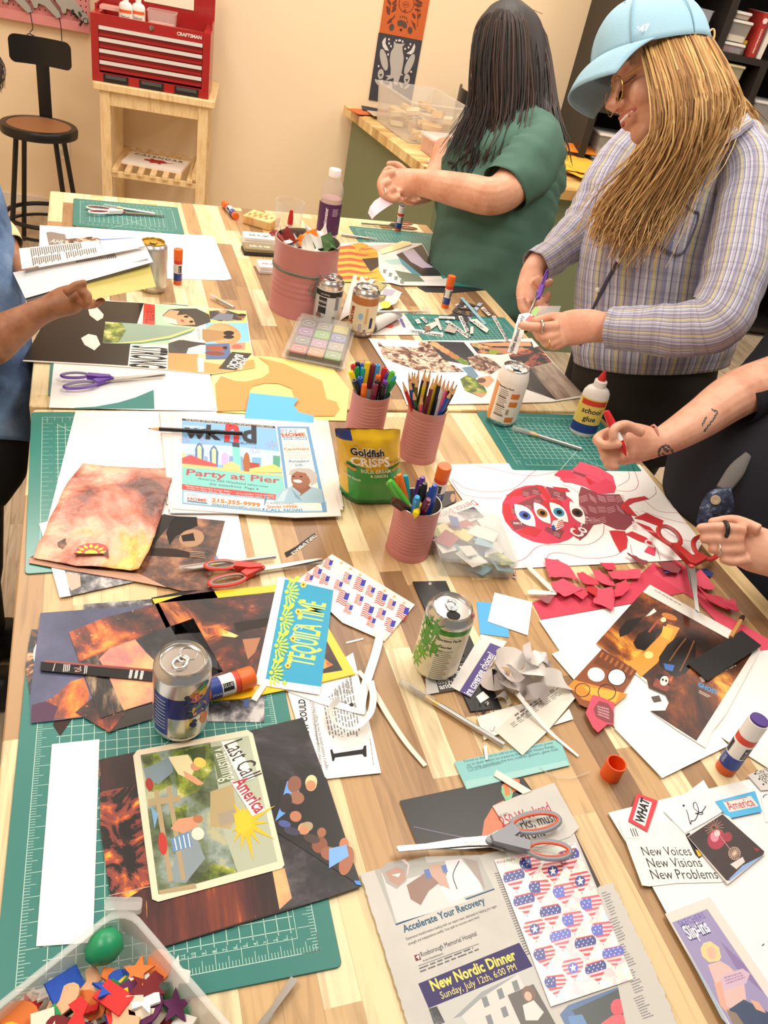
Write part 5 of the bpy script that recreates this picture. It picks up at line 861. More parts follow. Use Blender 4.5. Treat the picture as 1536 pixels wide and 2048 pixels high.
S.p([(388, 1108), (888, 905), (955, 1022), (440, 1230)], '453f6e').t('New Nordic Dinner', (460, 1145), (878, 985), 'f2e070', h=1.2, bold=.03).t('Sunday, July 12th, 6:00 PM', (505, 1185), (878, 1038), 'eee088', h=1.15).p([(440, 1230), (955, 1022), (1080, 1320), (470, 1320)], gloss('b8bab4')).p([(590, 1250), (700, 1150), (880, 1060), (960, 1200), (1000, 1320), (640, 1320)], gloss('c9c8c2'))
for k in range(3):
    for j in range(2): x, y = 700+k*75+j*20, 1180-k*40+j*90; S.p([(x, y), (x+26, y-12), (x+42, y+36), (x+16, y+48)], gloss('6a6e74'))
S.p([(440, 1232), (480, 1220), (520, 1300), (470, 1320)], 'grey_scene').p([(560, 1280), (700, 1150), (880, 1060), (700, 1180), (600, 1270)], gloss('8a8e90')).p([(830, 1165), (958, 1110), (1075, 1320), (900, 1320)], gloss('4a4238')).e((935, 1160), 34, 42, gloss('6a4a3a'), -20).e((932, 1170), 18, 24, gloss('d0a48c'), -20).p([(905, 1215), (960, 1190), (1010, 1250), (980, 1290), (920, 1290)], gloss('d4d0cc'))
S.rows([(765, 560), (800, 555), (960, 960), (925, 975)], 34, '828086', fill=.4, rag=.3)
S.p([(1090, 1260), (1130, 1215), (1390, 1120), (1415, 1135), (1500, 1320), (1120, 1320)], gloss('4a6a9a')).p([(1150, 1240), (1260, 1190), (1390, 1130), (1440, 1230), (1420, 1320), (1240, 1320), (1170, 1270)], gloss('3a4446')).e((1375, 1225), 34, 42, gloss('d04a58')).p([(1340, 1210), (1390, 1180), (1420, 1210), (1350, 1222)], gloss('d8505e')).p([(1300, 1300), (1350, 1265), (1430, 1260), (1480, 1320), (1280, 1320)], gloss('d85a64')).p([(1130, 1270), (1200, 1260), (1230, 1320), (1140, 1320)], gloss('5a86b8')).done()
S = Sheet('newspaper_page', 'torn newspaper column of small print emerging right of the heart stickers', 'newspaper', torn([(1275, 632), (1350, 606, 1), (1460, 830, 1), (1550, 1020, 1), (1680, 1330), (1420, 1330)], 5, 14, rr), C('cbc9c4', .85), 6, th=.0006)
for k in range(5): S.rows([(1295+k*40, 660+k*130), (1335+k*44, 645+k*128), (1385+k*44, 760+k*128), (1345+k*40, 780+k*128)], 9, '807e84', fill=.42, rag=.4)
S.done()
S = Sheet('heart_sticker_sheet', 'shiny holographic sheet of American flag heart stickers', 'sticker sheet', [(765, 495), (1165, 408), (1300, 720), (1455, 1085), (1045, 1222)], 'holo', 9)
S.t('Proud Hearts', (782, 515), (868, 495), '4a3a5a').t('T 55501', (1120, 432), (1162, 422), '8a4a5a')
def heart(cx, cy, w, h, a, st):
    S.k = 3
    ca, sa = cos(radians(a)), sin(radians(a))
    def q(x, y): return (cx+(x*ca-y*sa)*w, cy+(x*sa+y*ca)*h)
    P = []
    for i in range(28): t = 2*pi*i/28; P.append((16*sin(t)**3/34, -(13*cos(t)-5*cos(2*t)-2*cos(3*t)-cos(4*t))/34))
    S.p([q(*p) for p in P], C('f3c9cf', .3))
    def clipy(y0, y1, xmin=-9, xmax=9):
        L_, R_ = [], []
        for i in range(7):
            y = y0+(y1-y0)*i/6; xs = []
            for j in range(len(P)):
                (xa, ya), (xb, yb) = P[j], P[(j+1) % len(P)]
                if (ya-y)*(yb-y) < 0: xs.append(xa+(xb-xa)*(y-ya)/(yb-ya))
            if len(xs) >= 2: L_.append((max(min(xs), xmin), y)); R_.append((min(max(xs), xmax), y))
        return L_+R_[::-1] if len(L_) > 1 else None
    rc, bc = ('c8323e', '2c3a8c') if st % 2 else ('e0566a', '5a68c8')
    if st < 4:
        for k in range(6):
            pl = clipy(-.32+k*.15, -.32+k*.15+.075)
            if pl: S.p([q(x, y+.03*sin(x*9+st)) for x, y in pl], C(rc, .3))
    if st in (0, 1): pl = clipy(-.36, .02)
    elif st in (2, 3): pl = clipy(-.36, .12, xmax=.02)
    else: pl = None
    if st >= 4:
        for k in range(6):
            pl2 = clipy(-.32+k*.15, -.32+k*.15+.075)
            if pl2: S.p([q(*p) for p in pl2], C(rc, .3))
        S.e(q(0, 0), w*.22, h*.2, C(bc, .3)); st5 = []
        for i in range(10): r_ = .17 if i % 2 == 0 else .07; st5.append(q(r_*sin(i*pi/5), -r_*cos(i*pi/5)))
        S.p(st5, 'f4f0f4')
    elif pl:
        S.p([q(*p) for p in pl], C(bc, .3))
        for i in range(4):
            for j in range(3):
                x, y = -.36+i*.2+(j % 2)*.08, -.25+j*.11
                if st in (2, 3) and x > -.02: continue
                S.e(q(x, y), w*.028, h*.028, 'eef0f8', n=6)
for k, (x, y, st, a) in enumerate(((865, 592, 1, -12), (945, 520, 3, -10), (1055, 550, 5, -8), (1135, 490, 1, -12), (915, 710, 1, -12), (990, 640, 3, -5), (1110, 660, 2, -10), (1190, 600, 5, -10), (1045, 765, 1, -10), (965, 838, 5, -10), (1155, 800, 2, -8), (1245, 720, 2, -8), (1095, 885, 0, -12), (1015, 970, 3, -12), (1218, 920, 1, -10), (1300, 850, 2, -6), (1155, 1030, 4, -10), (1068, 1110, 3, -6), (1270, 1045, 1, -14), (1355, 970, 0, -10))): heart(x, y, 116, 136, a, st)
S.done()
# ---- collage sheet at the right bottom corner
zz(1180, 1540, .24808)
Sheet('white_sheet', 'big white collage base sheet at the bottom right corner of the table', 'paper', [(145, 345), (545, 245), (960, 150), (1300, 70), (1500, 40), (1800, 700), (2300, 2100), (1150, 2100), (615, 1150), (480, 900)], C('f0f0ef', .6), 6, th=.0008, side=C('24423e', .6)).done()
S = Sheet('white_clipping', 'white clipping reading New Voices New Visions New Problems', 'clipping', [(225, 405), (560, 400), (780, 430), (1150, 880), (1050, 905), (700, 912), (480, 938), (420, 930)], C('ecebe8', .6), 9)
S.t('III', (345, 535), (392, 535), '4a4648', h=1.2).t('New Voices', (432, 690), (825, 688), '2e2c2e', h=1.25).t('New Visions', (476, 785), (912, 780), '2e2c2e', h=1.2).t('New Problems', (505, 880), (1040, 876), '2e2c2e', h=1.2).l([(285, 548), (405, 552)], .0005, 'c0bcb8').done()
S = Sheet('word_card', 'red bordered card reading WHAT', 'word card', [(378, 185), (548, 248), (462, 498), (308, 410)], C('d43a48', .6), 12); S.p([(400, 225), (500, 262), (442, 455), (345, 400)], 'f1eeea').t('WHAT', (430, 440), (478, 250), '1e1c1e', h=1.2, bold=.05).done()
S = Sheet('white_clipping', 'white cut paper with handwritten word is', 'clipping', [(590, 328), (765, 195), (915, 80), (1070, 335), (930, 420), (765, 510)], C('f1f0ee', .6), 11)
S.l([(775, 318), (790, 360), (800, 405), (812, 440), (815, 415), (825, 405)], .0012, '3c3a5a').l([(812, 415), (850, 400), (875, 330), (855, 265), (835, 270), (840, 310), (880, 340), (910, 345), (895, 360), (870, 355), (850, 350), (900, 340), (935, 290)], .0012, '3c3a5a').e((755, 287), 10, 10, '3c3a5a').done()
S = Sheet('word_card', 'blue trapezoid card reading America in red', 'word card', [(1008, 252), (1330, 168), (1388, 335), (1115, 392)], C('4fb2e4', .6), 13); S.p([(1070, 255), (1295, 208), (1360, 290), (1125, 340)], 'dfdcd8').t('America', (1125, 325), (1335, 285), 'c2484e', h=1.35, bold=.01).l([(1080, 258), (1265, 218)], .0008, '9a4a60').done()
Sheet('dark_scrap', 'black and yellow scrap peeking out below the fireworks photo', 'scrap', [(770, 520), (800, 505), (905, 690), (880, 712), (850, 680)], '26242a', 10.5).p([(850, 640), (890, 650), (900, 690), (875, 698)], 'e8b82c').done()
S = Sheet('fireworks_photo', 'small photo of pink fireworks over a ferris wheel at night', 'photo', [(785, 535), (1070, 352), (1120, 375), (1418, 672), (1110, 922)], 'e8dcd8', 14)
S.p([(790, 538), (1068, 355), (1405, 655), (1400, 680), (1130, 890), (1100, 892)], gloss('3e3536')).e((1020, 560), 72, 82, gloss('a83a50'), 20).e((1005, 540), 34, 40, gloss('e88aa0')).e((1110, 540), 36, 40, gloss('9a3a48')).e((1025, 510), 24, 26, gloss('f6d0d4'))
for k in range(16):
    a = radians(k*22.5); S.l([(1000+15*cos(a), 465+15*sin(a)), (1000+78*cos(a), 465+70*sin(a))], .0006, gloss('c88a74'))
S.l([(1040, 520), (1130, 640)], .0008, gloss('e0a8a0')).e((1165, 672), 50, 54, gloss('b09a88'), -20).e((1165, 672), 44, 48, gloss('6a4a44'), -20)
for k in range(8): a = k*pi/8; S.l([(1165-44*cos(a), 672-46*sin(a)), (1165+44*cos(a), 672+46*sin(a))], .0006, gloss('d8c0a8'))
S.p([(1130, 760), (1230, 700), (1250, 740), (1180, 800)], gloss('d8d0cc')).p([(1120, 880), (1230, 770), (1390, 690), (1395, 690), (1130, 890)], gloss('8aaade')).p([(1310, 620), (1370, 640), (1340, 660)], gloss('8a3a40')).done()
S = Sheet('text_scrap', 'grey bulleted text scrap cut by the right frame edge', 'scrap', [(1270, 40), (1480, -40), (1560, 150), (1380, 165)], 'cfccca', 12); S.e((1332, 30), 8, 8, '2c2a2c').e((1366, 72), 8, 8, '2c2a2c').e((1398, 115), 8, 8, '2c2a2c').t('City Wa', (1350, 38), (1480, 0), '3a383a').t('SERV', (1385, 80), (1470, 52), '3a383a').t('Vi', (1415, 118), (1450, 105), '3a383a').done()
S = Sheet('white_clipping', 'white paper with a purple pen curve under the grey bullet scrap', 'clipping', [(1375, 200), (1560, 150), (1600, 420), (1415, 420)], C('f2f0ee', .6), 9); S.l([(1395, 225), (1405, 205), (1430, 195)], .0012, '5a4a7a').done()
S = Sheet('shoe_advert', 'narrow magazine advert strip with seated blonde woman in pink top', 'advert', [(605, 1158), (965, 1022), (1120, 1250), (1600, 1950), (1700, 2120), (1150, 2120)], 'dcd8d2', 11, th=.0012)
S.p([(660, 1230), (945, 1120), (1100, 1350), (1600, 2080), (1620, 2120), (1170, 2120)], gloss('9a92bc')).p([(760, 1420), (960, 1750), (1150, 2110), (1060, 2000), (800, 1500)], gloss('a4b4c4')).p([(1050, 1380), (1240, 1560), (1400, 1800), (1180, 1600)], gloss('8a78a8'))
S.t('SKECHERS', (730, 1268), (935, 1192), '6a5aa8', h=1.15).t('HANDS FREE', (765, 1312), (905, 1255), 'eceaf4', bold=.02).t('Slip-ins', (798, 1370), (975, 1300), '4a4080', h=1.9, bold=.08).t('Slip-ins', (800, 1366), (975, 1297), 'f4f2f6', h=1.8, bold=.03)
S.p([(890, 1440), (915, 1395), (970, 1380), (1040, 1430), (1058, 1510), (1040, 1540), (960, 1550), (905, 1500)], gloss('e2cc94')).p([(940, 1440), (985, 1420), (1020, 1470), (1010, 1520), (975, 1528), (945, 1490)], gloss('e2b49c')).p([(950, 1570), (1050, 1540), (1120, 1580), (1240, 1700), (1260, 1850), (1160, 1930), (1080, 1900), (1000, 1700)], gloss('d8b8b4')).p([(1050, 1680), (1100, 1640), (1230, 1600), (1290, 1640), (1260, 1720), (1080, 1780)], gloss('cdb4c8')).rows([(1080, 1670), (1240, 1625), (1265, 1680), (1105, 1740)], 3, 'a888a8').p([(1000, 1720), (1060, 1700), (1100, 1900), (1220, 2010), (1190, 2040), (1050, 1900)], gloss('d8a894')).p([(1120, 1930), (1240, 1850), (1450, 1960), (1460, 2110), (1240, 2110)], gloss('3c4c6a')).p([(1100, 1930), (1180, 1960), (1280, 2110), (1180, 2110)], gloss('8a7a6a')).p([(1290, 1850), (1360, 1870), (1420, 1960), (1340, 1930)], gloss('d8a894')).done()
Sheet('tiny_scrap', 'tiny dark speck of paper on the white collage base sheet', 'scrap', [(1385, 1412), (1400, 1398), (1408, 1402), (1392, 1416)], '4a484c', 9).done()
# ---- far table right
zz(420, 380, .28646)
S = Sheet('flame_painting', 'colourful painted flame collage sheet in front of the far right cutting mat', 'painting', [(900, 370), (1040, 365), (1480, 372), (1536, 470), (1640, 645), (1536, 660), (1060, 640), (880, 640)], C('ece8e2', .4), 7)
S.p([(885, 400), (1040, 370), (1190, 400), (1200, 500), (1300, 640), (1060, 636), (885, 640)], gloss('f6b03c'))
for k in range(6): y = 395+k*42; S.p([(890, y), (980, y-8), (1080, y+12), (1190, y+5), (1080, y+26), (960, y+12), (885, y+22)], gloss(('e0543c', 'd84a34')[k % 2])).l([(890, y+24), (980, y+14), (1080, y+30), (1160, y+22)], .0012, '3a2418')
S.p([(1000, 375), (1070, 368), (1110, 400), (1060, 405), (1040, 430), (1170, 440), (1140, 460), (1020, 430)], gloss('f0a030')).l([(1000, 380), (1060, 368), (1100, 395), (1050, 408), (1060, 440), (1160, 438)], .0014, '2a1a14')
S.p([(1060, 480), (1180, 470), (1200, 520), (1120, 570)], gloss('2a2420')).p([(1170, 420), (1300, 400), (1350, 520), (1460, 640), (1230, 640), (1180, 560)], gloss('e6eae6')).p([(1210, 490), (1330, 480), (1380, 520), (1260, 520)], gloss('b4dcd8')).p([(1100, 385), (1300, 378), (1340, 400), (1200, 440)], gloss('c4bab4')).p([(1300, 450), (1480, 380), (1560, 520), (1620, 600), (1460, 600), (1360, 520)], gloss('2c2a30')).p([(1340, 430), (1420, 410), (1500, 500), (1560, 540), (1480, 545), (1400, 500)], gloss('bab0c8')).p([(1310, 460), (1360, 500), (1480, 600), (1430, 600), (1340, 520)], gloss('4a9ab0')).p([(1290, 560), (1450, 590), (1500, 640), (1340, 640)], gloss('6a7a68'))
for k in range(8): x, y = 1190+k*20, 540+k*12; S.p([(x, y), (x+26, y+4), (x+22, y+34), (x-4, y+26)], gloss(('d8dcd8', '7c8a86')[k % 2]))
S.done()
Sheet('yellow_scrap', 'pale yellow torn strip lying on the flame painting', 'strip', [(1180, 420), (1340, 355), (1400, 362), (1408, 380), (1230, 440), (1200, 448)], 'f6eab0', 11).done()
zz(780, 400, .20833)
Sheet('black_card', 'black card under the near corner of the far right cutting mat', 'card', [(255, 835), (560, 830), (820, 775), (965, 862), (600, 895), (340, 885)], C('24262a', .5), .2, th=.0001).done()
Sheet('white_card_edge', 'folded white board edge below the flame painting', 'board', [(10, 795), (630, 745), (560, 825), (100, 818)], C('d8d6d4', .5), 6, th=.001).done()
zz(820, 380, .28646)
zz(780, 400, .20833)
WORDS = [([(0, 1350), (0, 1340), (190, 1235), (510, 1285), (500, 1312), (200, 1258)], None)]
S = Sheet('word_strip', 'cut out word WELCOME on the mat of cut out words', 'word strip', [(190, 1232), (512, 1275), (505, 1315), (195, 1265)], 'ece8e2', 6); S.t('WELCOME', (200, 1264), (500, 1310), '5a5654', h=1, bold=.05).done()
for k, (lab, pts, txt, a, b_, c) in enumerate((('cut out blue speckled word strip standing out, crossing the teal strip', [(700, 1185), (850, 985), (890, 990), (740, 1190)], 'BEST', (735, 1178), (875, 1000), 'a8b8d0'), ('cut out long teal strip crossing the blue word strip', [(670, 935), (700, 932), (930, 1190), (900, 1195)], None, 0, 0, '8ab4c4'), ('cut out word AWAKEN diagonal on the mat of words', [(525, 1165), (560, 1155), (780, 1308), (740, 1328)], 'AMERICAN', (535, 1178), (750, 1318), 'e4dfd8'), ('cut out pink lettered word standing upright on the word mat', [(655, 1115), (690, 1112), (765, 1260), (725, 1270)], 'LEGENDS', (672, 1125), (738, 1262), 'f0e6e4'), ('cut out narrow white strip right of the other cut words', [(975, 1115), (1010, 1112), (1140, 1350), (1110, 1352)], 'of the people and places', (985, 1120), (1118, 1345), 'e8e4de'), ('small cut out word at the left end of the word mat', [(240, 1150), (275, 1140), (300, 1180), (262, 1188)], 'THE', (255, 1170), (288, 1165), 'ece8e2'), ('curved cut out word left on the word mat', [(288, 1125), (320, 1120), (365, 1170), (345, 1182)], 'AND', (305, 1130), (345, 1175), 'ece8e2'), ('cut out tan and white scraps left of centre on the word mat', [(340, 1200), (450, 1160), (470, 1190), (380, 1250)], None, 0, 0, 'd8d0c4'), ('cut out pink strip left of centre on the word mat', [(425, 1140), (460, 1130), (500, 1245), (480, 1250)], None, 0, 0, 'e8c8c4'), ('cut out word strip along the top of the word mat', [(470, 1115), (620, 1120), (625, 1145), (470, 1135)], 'TOGETHER', (480, 1134), (615, 1142), 'e8e4de'), ('cut out brown square on the word mat', [(320, 1215), (380, 1205), (400, 1250), (340, 1258)], None, 0, 0, '8a6a5a'), ('cut out word strip pointing to the right corner of word mat', [(760, 1150), (830, 1140), (950, 1240), (930, 1275), (890, 1250)], 'BLOOD', (790, 1165), (880, 1230), 'e0dad2'), ('small cut out square at the front of the word mat', [(770, 1220), (800, 1212), (802, 1280), (768, 1285)], None, 0, 0, 'dcd6cc'), ('small pink and black cut word beyond the mat by the right edge', [(870, 1035), (900, 1025), (970, 1100), (945, 1112)], 'LET', (890, 1045), (950, 1100), 'e0d0cc'), ('cut out grey tan word block on the front left of the word mat', [(520, 1255), (560, 1190), (640, 1250), (620, 1280)], None, 0, 0, 'b4a89c'))):
    S = Sheet('word_strip', lab, 'word strip', pts, c, 7+k*.6)
    if txt: S.t(txt, a, b_, '3a3638', bold=.03)
    S.done()
S = Sheet('eye_cutout', 'cut out drawing of an eye on wood left of the crossing strips', 'cutout', [(620, 1005), (665, 990), (735, 1020), (730, 1038), (660, 1030)], 'd8d2cc', 1); S.e((690, 1014), 26, 12, '2a2624', 15).e((686, 1012), 8, 5, 'f0eeea').done()
zz(820, 380, .28646)
S = Sheet('photo_collage', 'large white collage sheet of group photos beside the plaid shirt', 'collage', [(-290, 1035), (60, 1050), (470, 1050), (850, 1035), (1215, 1440), (1190, 1450), (980, 1480), (600, 1490), (-20, 1500), (-60, 1400)], C('f3efe8', .5), 5)
S.p([(-230, 1060), (120, 1055), (240, 1180), (380, 1270), (100, 1275), (-180, 1180)], 'crowd_red').p([(120, 1055), (375, 1062), (450, 1150), (420, 1225), (240, 1190)], gloss('34363e'))
for k in range(11): x, y = 170+(k*67) % 230, 1075+(k*41) % 140; S.e((x, y), 34, 15, gloss(('d89a68', 'b87a50', '6a8a3c', 'e0a878')[k % 4]), 10)
S.p([(415, 1070), (600, 1058), (850, 1060), (870, 1120), (620, 1150), (470, 1140)], 'crowd').p([(480, 1068), (840, 1062), (850, 1090), (560, 1090)], gloss('dca070')).p([(560, 1100), (860, 1108), (840, 1140), (600, 1140)], gloss('c88a64')).p([(560, 1115), (630, 1115), (600, 1150), (540, 1140)], gloss('9aa840')).p([(690, 1150), (900, 1090), (990, 1200), (840, 1240), (700, 1180)], 'branches')
S.p([(400, 1170), (480, 1150), (570, 1180), (640, 1240), (560, 1290), (440, 1250)], 'crowd_red').p([(360, 1240), (430, 1230), (480, 1300), (440, 1330)], gloss('6a8aa0')).p([(350, 1320), (400, 1290), (500, 1340), (540, 1410), (500, 1450), (380, 1400)], 'leafage').p([(470, 1310), (560, 1295), (590, 1330), (540, 1380), (480, 1350)], gloss('d8a078')).e((500, 1330), 30, 18, gloss('6a3a2a')).p([(430, 1410), (540, 1420), (500, 1450)], gloss('c8906c'))
S.p([(760, 1245), (840, 1240), (1020, 1465), (780, 1380), (790, 1300)], gloss('241c1a')).p([(840, 1242), (990, 1200), (1215, 1430), (1020, 1465), (880, 1300)], 'mudfield').p([(880, 1270), (960, 1290), (940, 1330), (900, 1310)], gloss('a09080')).p([(570, 1170), (640, 1160), (840, 1235), (760, 1250), (640, 1240)], 'f1ece4').p([(-230, 1040), (60, 1052), (60, 1100), (-190, 1090)], 'f3efe8').l([(780, 1330), (860, 1400), (940, 1430)], .002, '8a7a70').done()
# ---- crumpled newspaper by the drink cans
zz(420, 380, .28646)
def bn(u, v): return .012*(sin(u*5)*.5+.5)*(v*.6+.2)+.005*noise.noise((u*5, v*5, 0))
NWP = C('cfcac6', .8)
grid_sheet('newspaper_sheet', 'crumpled newspaper sheet with yellow ads behind the tan can', 'newspaper', [(1000, 600), (1130, 620), (1345, 720), (900, 930)], NWP, 4, bn, group=None)
S = Sheet('newspaper_ads', 'flat newspaper corner printed with brown and yellow ad boxes', 'newspaper', [(1120, 615), (1340, 715), (1300, 790), (1150, 850), (1060, 700)], NWP, 44); 
for q, c in ((((1150, 630), (1240, 665), (1190, 715), (1100, 680)), '8a7a5c'), (((1215, 690), (1300, 700), (1270, 740), (1200, 735)), 'a8a4b0'), (((1150, 725), (1235, 735), (1210, 790), (1150, 780)), '7a6e50')): S.p(list(q), c)
S.e((1225, 800), 38, 26, 'e8cc50').t('99c', (1165, 770), (1215, 745), 'f0d860', h=1.4).rows([(1160, 640), (1228, 668), (1185, 705), (1115, 680)], 4, 'e4d070').done()
MBn = MB(); R = []
for i in range(11):
    u = i/10; p = T((1120+190*u, 950-90*u), H+.017); t = (T((1310, 860), H)-T((1120, 950), H)).normalized(); s_ = Vector((-t.y, t.x, 0)); r_ = .016-.004*u
    R.append([tuple(p+s_*r_*cos(j*.45)*(1+.04*j)+Vector((0, 0, 1))*r_*sin(j*.45)) for j in range(15)])
MBn.rings(R, C('d6d2ce', .8), False, False, closed=False); o = MBn.build('rolled_newspaper', center=True, smooth=60); soldn(o); tag(o, 'rolled up grey newspaper edge right of the tan can', 'newspaper')
S = Sheet('newspaper_page', 'newspaper page with red and blue print left of the word mat', 'newspaper', [(1150, 900), (1390, 870), (1480, 1010), (1100, 1012)], C('e2dcd6', .8), 3); S.e((1270, 930), 55, 28, 'c2a6a0').p([(1230, 935), (1290, 940), (1270, 965), (1215, 960)], 'd85a44').p([(1320, 895), (1340, 895), (1368, 960), (1350, 962)], '6a64a0').done()
# ================================================================ things standing and lying on the tables
ALU = C('d8d6d4', .22, metal=.95); STEEL = C('b9b4ae', .28, metal=.9); GLS = clear('f8f8f8', .03, .08); PNK = C('c9827e', .42)
def base(p, r=.024):
    P = T(p); d = Vector((P.x-CAM.x, P.y-CAM.y, 0)).normalized(); return P+d*r
def wrap(mb, txt, r, zc, ang, size, m, bold=0, vert=False, e=.0003):
    vv, ff, ww = font(txt, bold); o = []
    for x, y in vv:
        x, y = (x-ww/2)*size, y*size
        if vert: x, y = -y, x
        a = ang+x/r; o.append(((r+e)*cos(a), (r+e)*sin(a), zc+y))
    mb.add(o, ff, m)
def patch(mb, r, a0, a1, z0, z1, m, e=.0002, n=10):
    A = [a0+(a1-a0)*i/n for i in range(n+1)]; mb.rings([[((r+e)*cos(a), (r+e)*sin(a), z) for a in A] for z in (z0, z1)], m, False, False, closed=False)
def blob(mb, r, a, z, w, h, m, rot=0, e=.0004, n=14):
    o = []
    for i in range(n):
        t = 2*pi*i/n; x, y = w*cos(t), h*sin(t); x, y = x*cos(rot)-y*sin(rot), x*sin(rot)+y*cos(rot); q = a+x/r; o.append(((r+e)*cos(q), (r+e)*sin(q), z+y))
    mb.flat(o, m)
RB = .0331
def can(label, p, bands, deco=None, lid=ALU, opened=True, rz=0, tall=.1222):
    b = base(p); t = thing('drink_can', label, 'can', b); face = math.atan2(CAM.y-b.y, CAM.x-b.x); h = tall-.1222
    B = MB(); B.lathe([(.022, .004), (.0245, 0), (.027, .003), (.0325, .012), (RB, .016)], ALU, 40, caps=(True, False))
    pr = [(RB, .016)]; mm = []
    for z, m in bands: pr.append((RB, z)); mm.append(mat_of(m))
    B.lathe(pr, None, 40, caps=(False, False), mats=mm)
    z1 = bands[-1][0]; B.lathe([(RB, z1), (.0325, z1+.004), (.0285, .116+h), (.027, .1185+h)], bands[-1][1] if len(bands[-1]) < 3 else ALU, 40, caps=(False, False))
    if deco: deco(B, face)
    B.build('body', t, 40)
    L = MB().lathe([(.027, .1185+h), (.0275, .1215+h), (.0265, .1222+h), (.0252, .121+h), (.0245, .117+h), (.0, .1175+h)], lid, 40, caps=(False, False))
    a = face+rz; M = Matrix.Translation((0, 0, .1176+h)) @ Matrix.Rotation(a, 4, 'Z')
    if opened: L.add([(.0075+.0075*cos(i*.393)+.006, .0095*sin(i*.393), .0004) for i in range(16)], [tuple(range(16))], '050505', M)
    else: L.tube([(.012+.009*cos(i*.393), .0105*sin(i*.393), .0002) for i in range(16)], .0005, lid, 5, M, close=True)
    L.build('lid', t, 40)
    tb_ = MB(); tb_.tube([(-.006+.009*cos(i*.393), .0075*sin(i*.393), .0018) for i in range(16)], .0016, lid, 6, M, close=True, flat=.6); tb_.tube([(.001+.005*cos(i*.449), .006*sin(i*.449), .0018) for i in range(14)], .0012, lid, 6, M, close=True, flat=.6).build('pull_tab', t, 60)
    return t
zz(0, 0, 1)
def d_blue(B, f):
    patch(B, RB, f-1.15, f+1.75, .052, .086, C('2e3184', .3, metal=.4), n=20); patch(B, RB, f-1.1, f-.45, .02, .086, C('3c4aa0', .3, metal=.4))
    for k, (a, z, w, h, r, c) in enumerate(((.62, .091, .014, .009, .5, 'e8a02c'), (.75, .088, .010, .007, .4, 'f0b84a'), (.5, .086, .006, .008, .3, 'd8503a'), (.7, .064, .010, .012, .4, 'e8a83a'), (.62, .052, .011, .009, .6, 'f0b84a'), (.95, .04, .007, .011, .3, 'e07a3a'), (.8, .1, .008, .004, .3, '4a9a4a'), (.5, .068, .008, .004, .3, '4a9a4a'))): blob(B, RB, f+a, z, w, h, C(c, .3), r)
    for a, z in ((.2, .09), (.28, .086), (.25, .08), (.2, .077), (.33, .074), (.28, .07), (.45, .074), (.55, .073), (.3, .06), (.36, .055), (.5, .044), (.42, .04), (.5, .037), (.95, .06), (.95, .054), (1.0, .1)): blob(B, RB, f+a, z, .0033, .0033, C('26306e', .3), e=.0006)
    for k in range(9): patch(B, RB, f-1.05, f-.55, .03+k*.006, .0315+k*.006, 'c8cde0', e=.0004)
    wrap(B, 'flavor refresh 2022', RB, .017, f+.1, .0038, '3a3a3a')
can('silver and blue fruit sparkling water can with closed tab, on the front mat', (359, 1483), [(.03, C('d9d8cc', .25, metal=.6)), (.108, C('cfcfd2', .25, metal=.85))], d_blue, opened=False, rz=2.6)
def d_green(B, f):
    for a, z, r in ((-.5, .1, .012), (-.85, .088, .010), (-.75, .072, .009), (-.35, .068, .011), (-.75, .05, .008), (-1.0, .03, .009)):
        c = C(('5aa038', '3e8e3c', '7ab83c', 'a8c83c')[int(z*1000) % 4], .3); blob(B, RB, f+a, z, r, r*.9, c)
        for k in range(9): t_ = k*.7; blob(B, RB, f+a+r*1.15*cos(t_)/RB, z+r*1.15*sin(t_), .0055, .0014, c, t_, e=.0005)
    patch(B, RB, f-.15, f+.75, .012, .092, C('efe9d2', .3), n=10)
    wrap(B, 'Nutrition Facts', RB, .086, f+.28, .006, '26301e', .03); wrap(B, 'Calories', RB, .074, f+.2, .0055, '26301e', .03)
    for k in range(16): patch(B, RB, f-.1, f+.6-(k % 3)*.06, .012+k*.0037, .0128+k*.0037, '6a6a58', e=.0005)
    patch(B, RB, f+.05, f+.1, .05, .11, 'f2f2e8') if 0 else None
can('green splashed lime sparkling water can standing open on the black outlet plate', (859, 1359), [(.096, C('ece5c4', .3, metal=.3)), (.1055, C('3e8e3c', .3, metal=.3)), (.108, ALU)], d_green, rz=.35)
def d_tan(B, f):
    wrap(B, 'Soma', RB, .055, f-.75, .02, 'a03028', .05, vert=True)
    blob(B, RB, f+-.15, .058, .006, .008, '9ac0d8'); patch(B, RB, f-.3, f+.1, .018, .042, 'f2ecdc')
    for k in range(6): patch(B, RB, f-.24, f+.04, .02+k*.0035, .0212+k*.0035, '4a463e', e=.0004)
    patch(B, RB, f+.2, f+.38, .04, .08, 'd8b078'); patch(B, RB, f+.6, f+.85, .028, .055, '2c3350'); patch(B, RB, f+.18, f+.4, .012, .03, 'f2ecdc')
    for k in range(7): patch(B, RB, f+.2+k*.027, f+.212+k*.027, .014, .026, '26241e', e=.0005)
can('tan and brown craft drink can, right of the black and white can', (718, 675), [(.012+.006, C('c07a42', .35)), (.085, C('e9dab4', .4)), (.104, C('b8703a', .35)), (.108, ALU)], d_tan, rz=-.5)
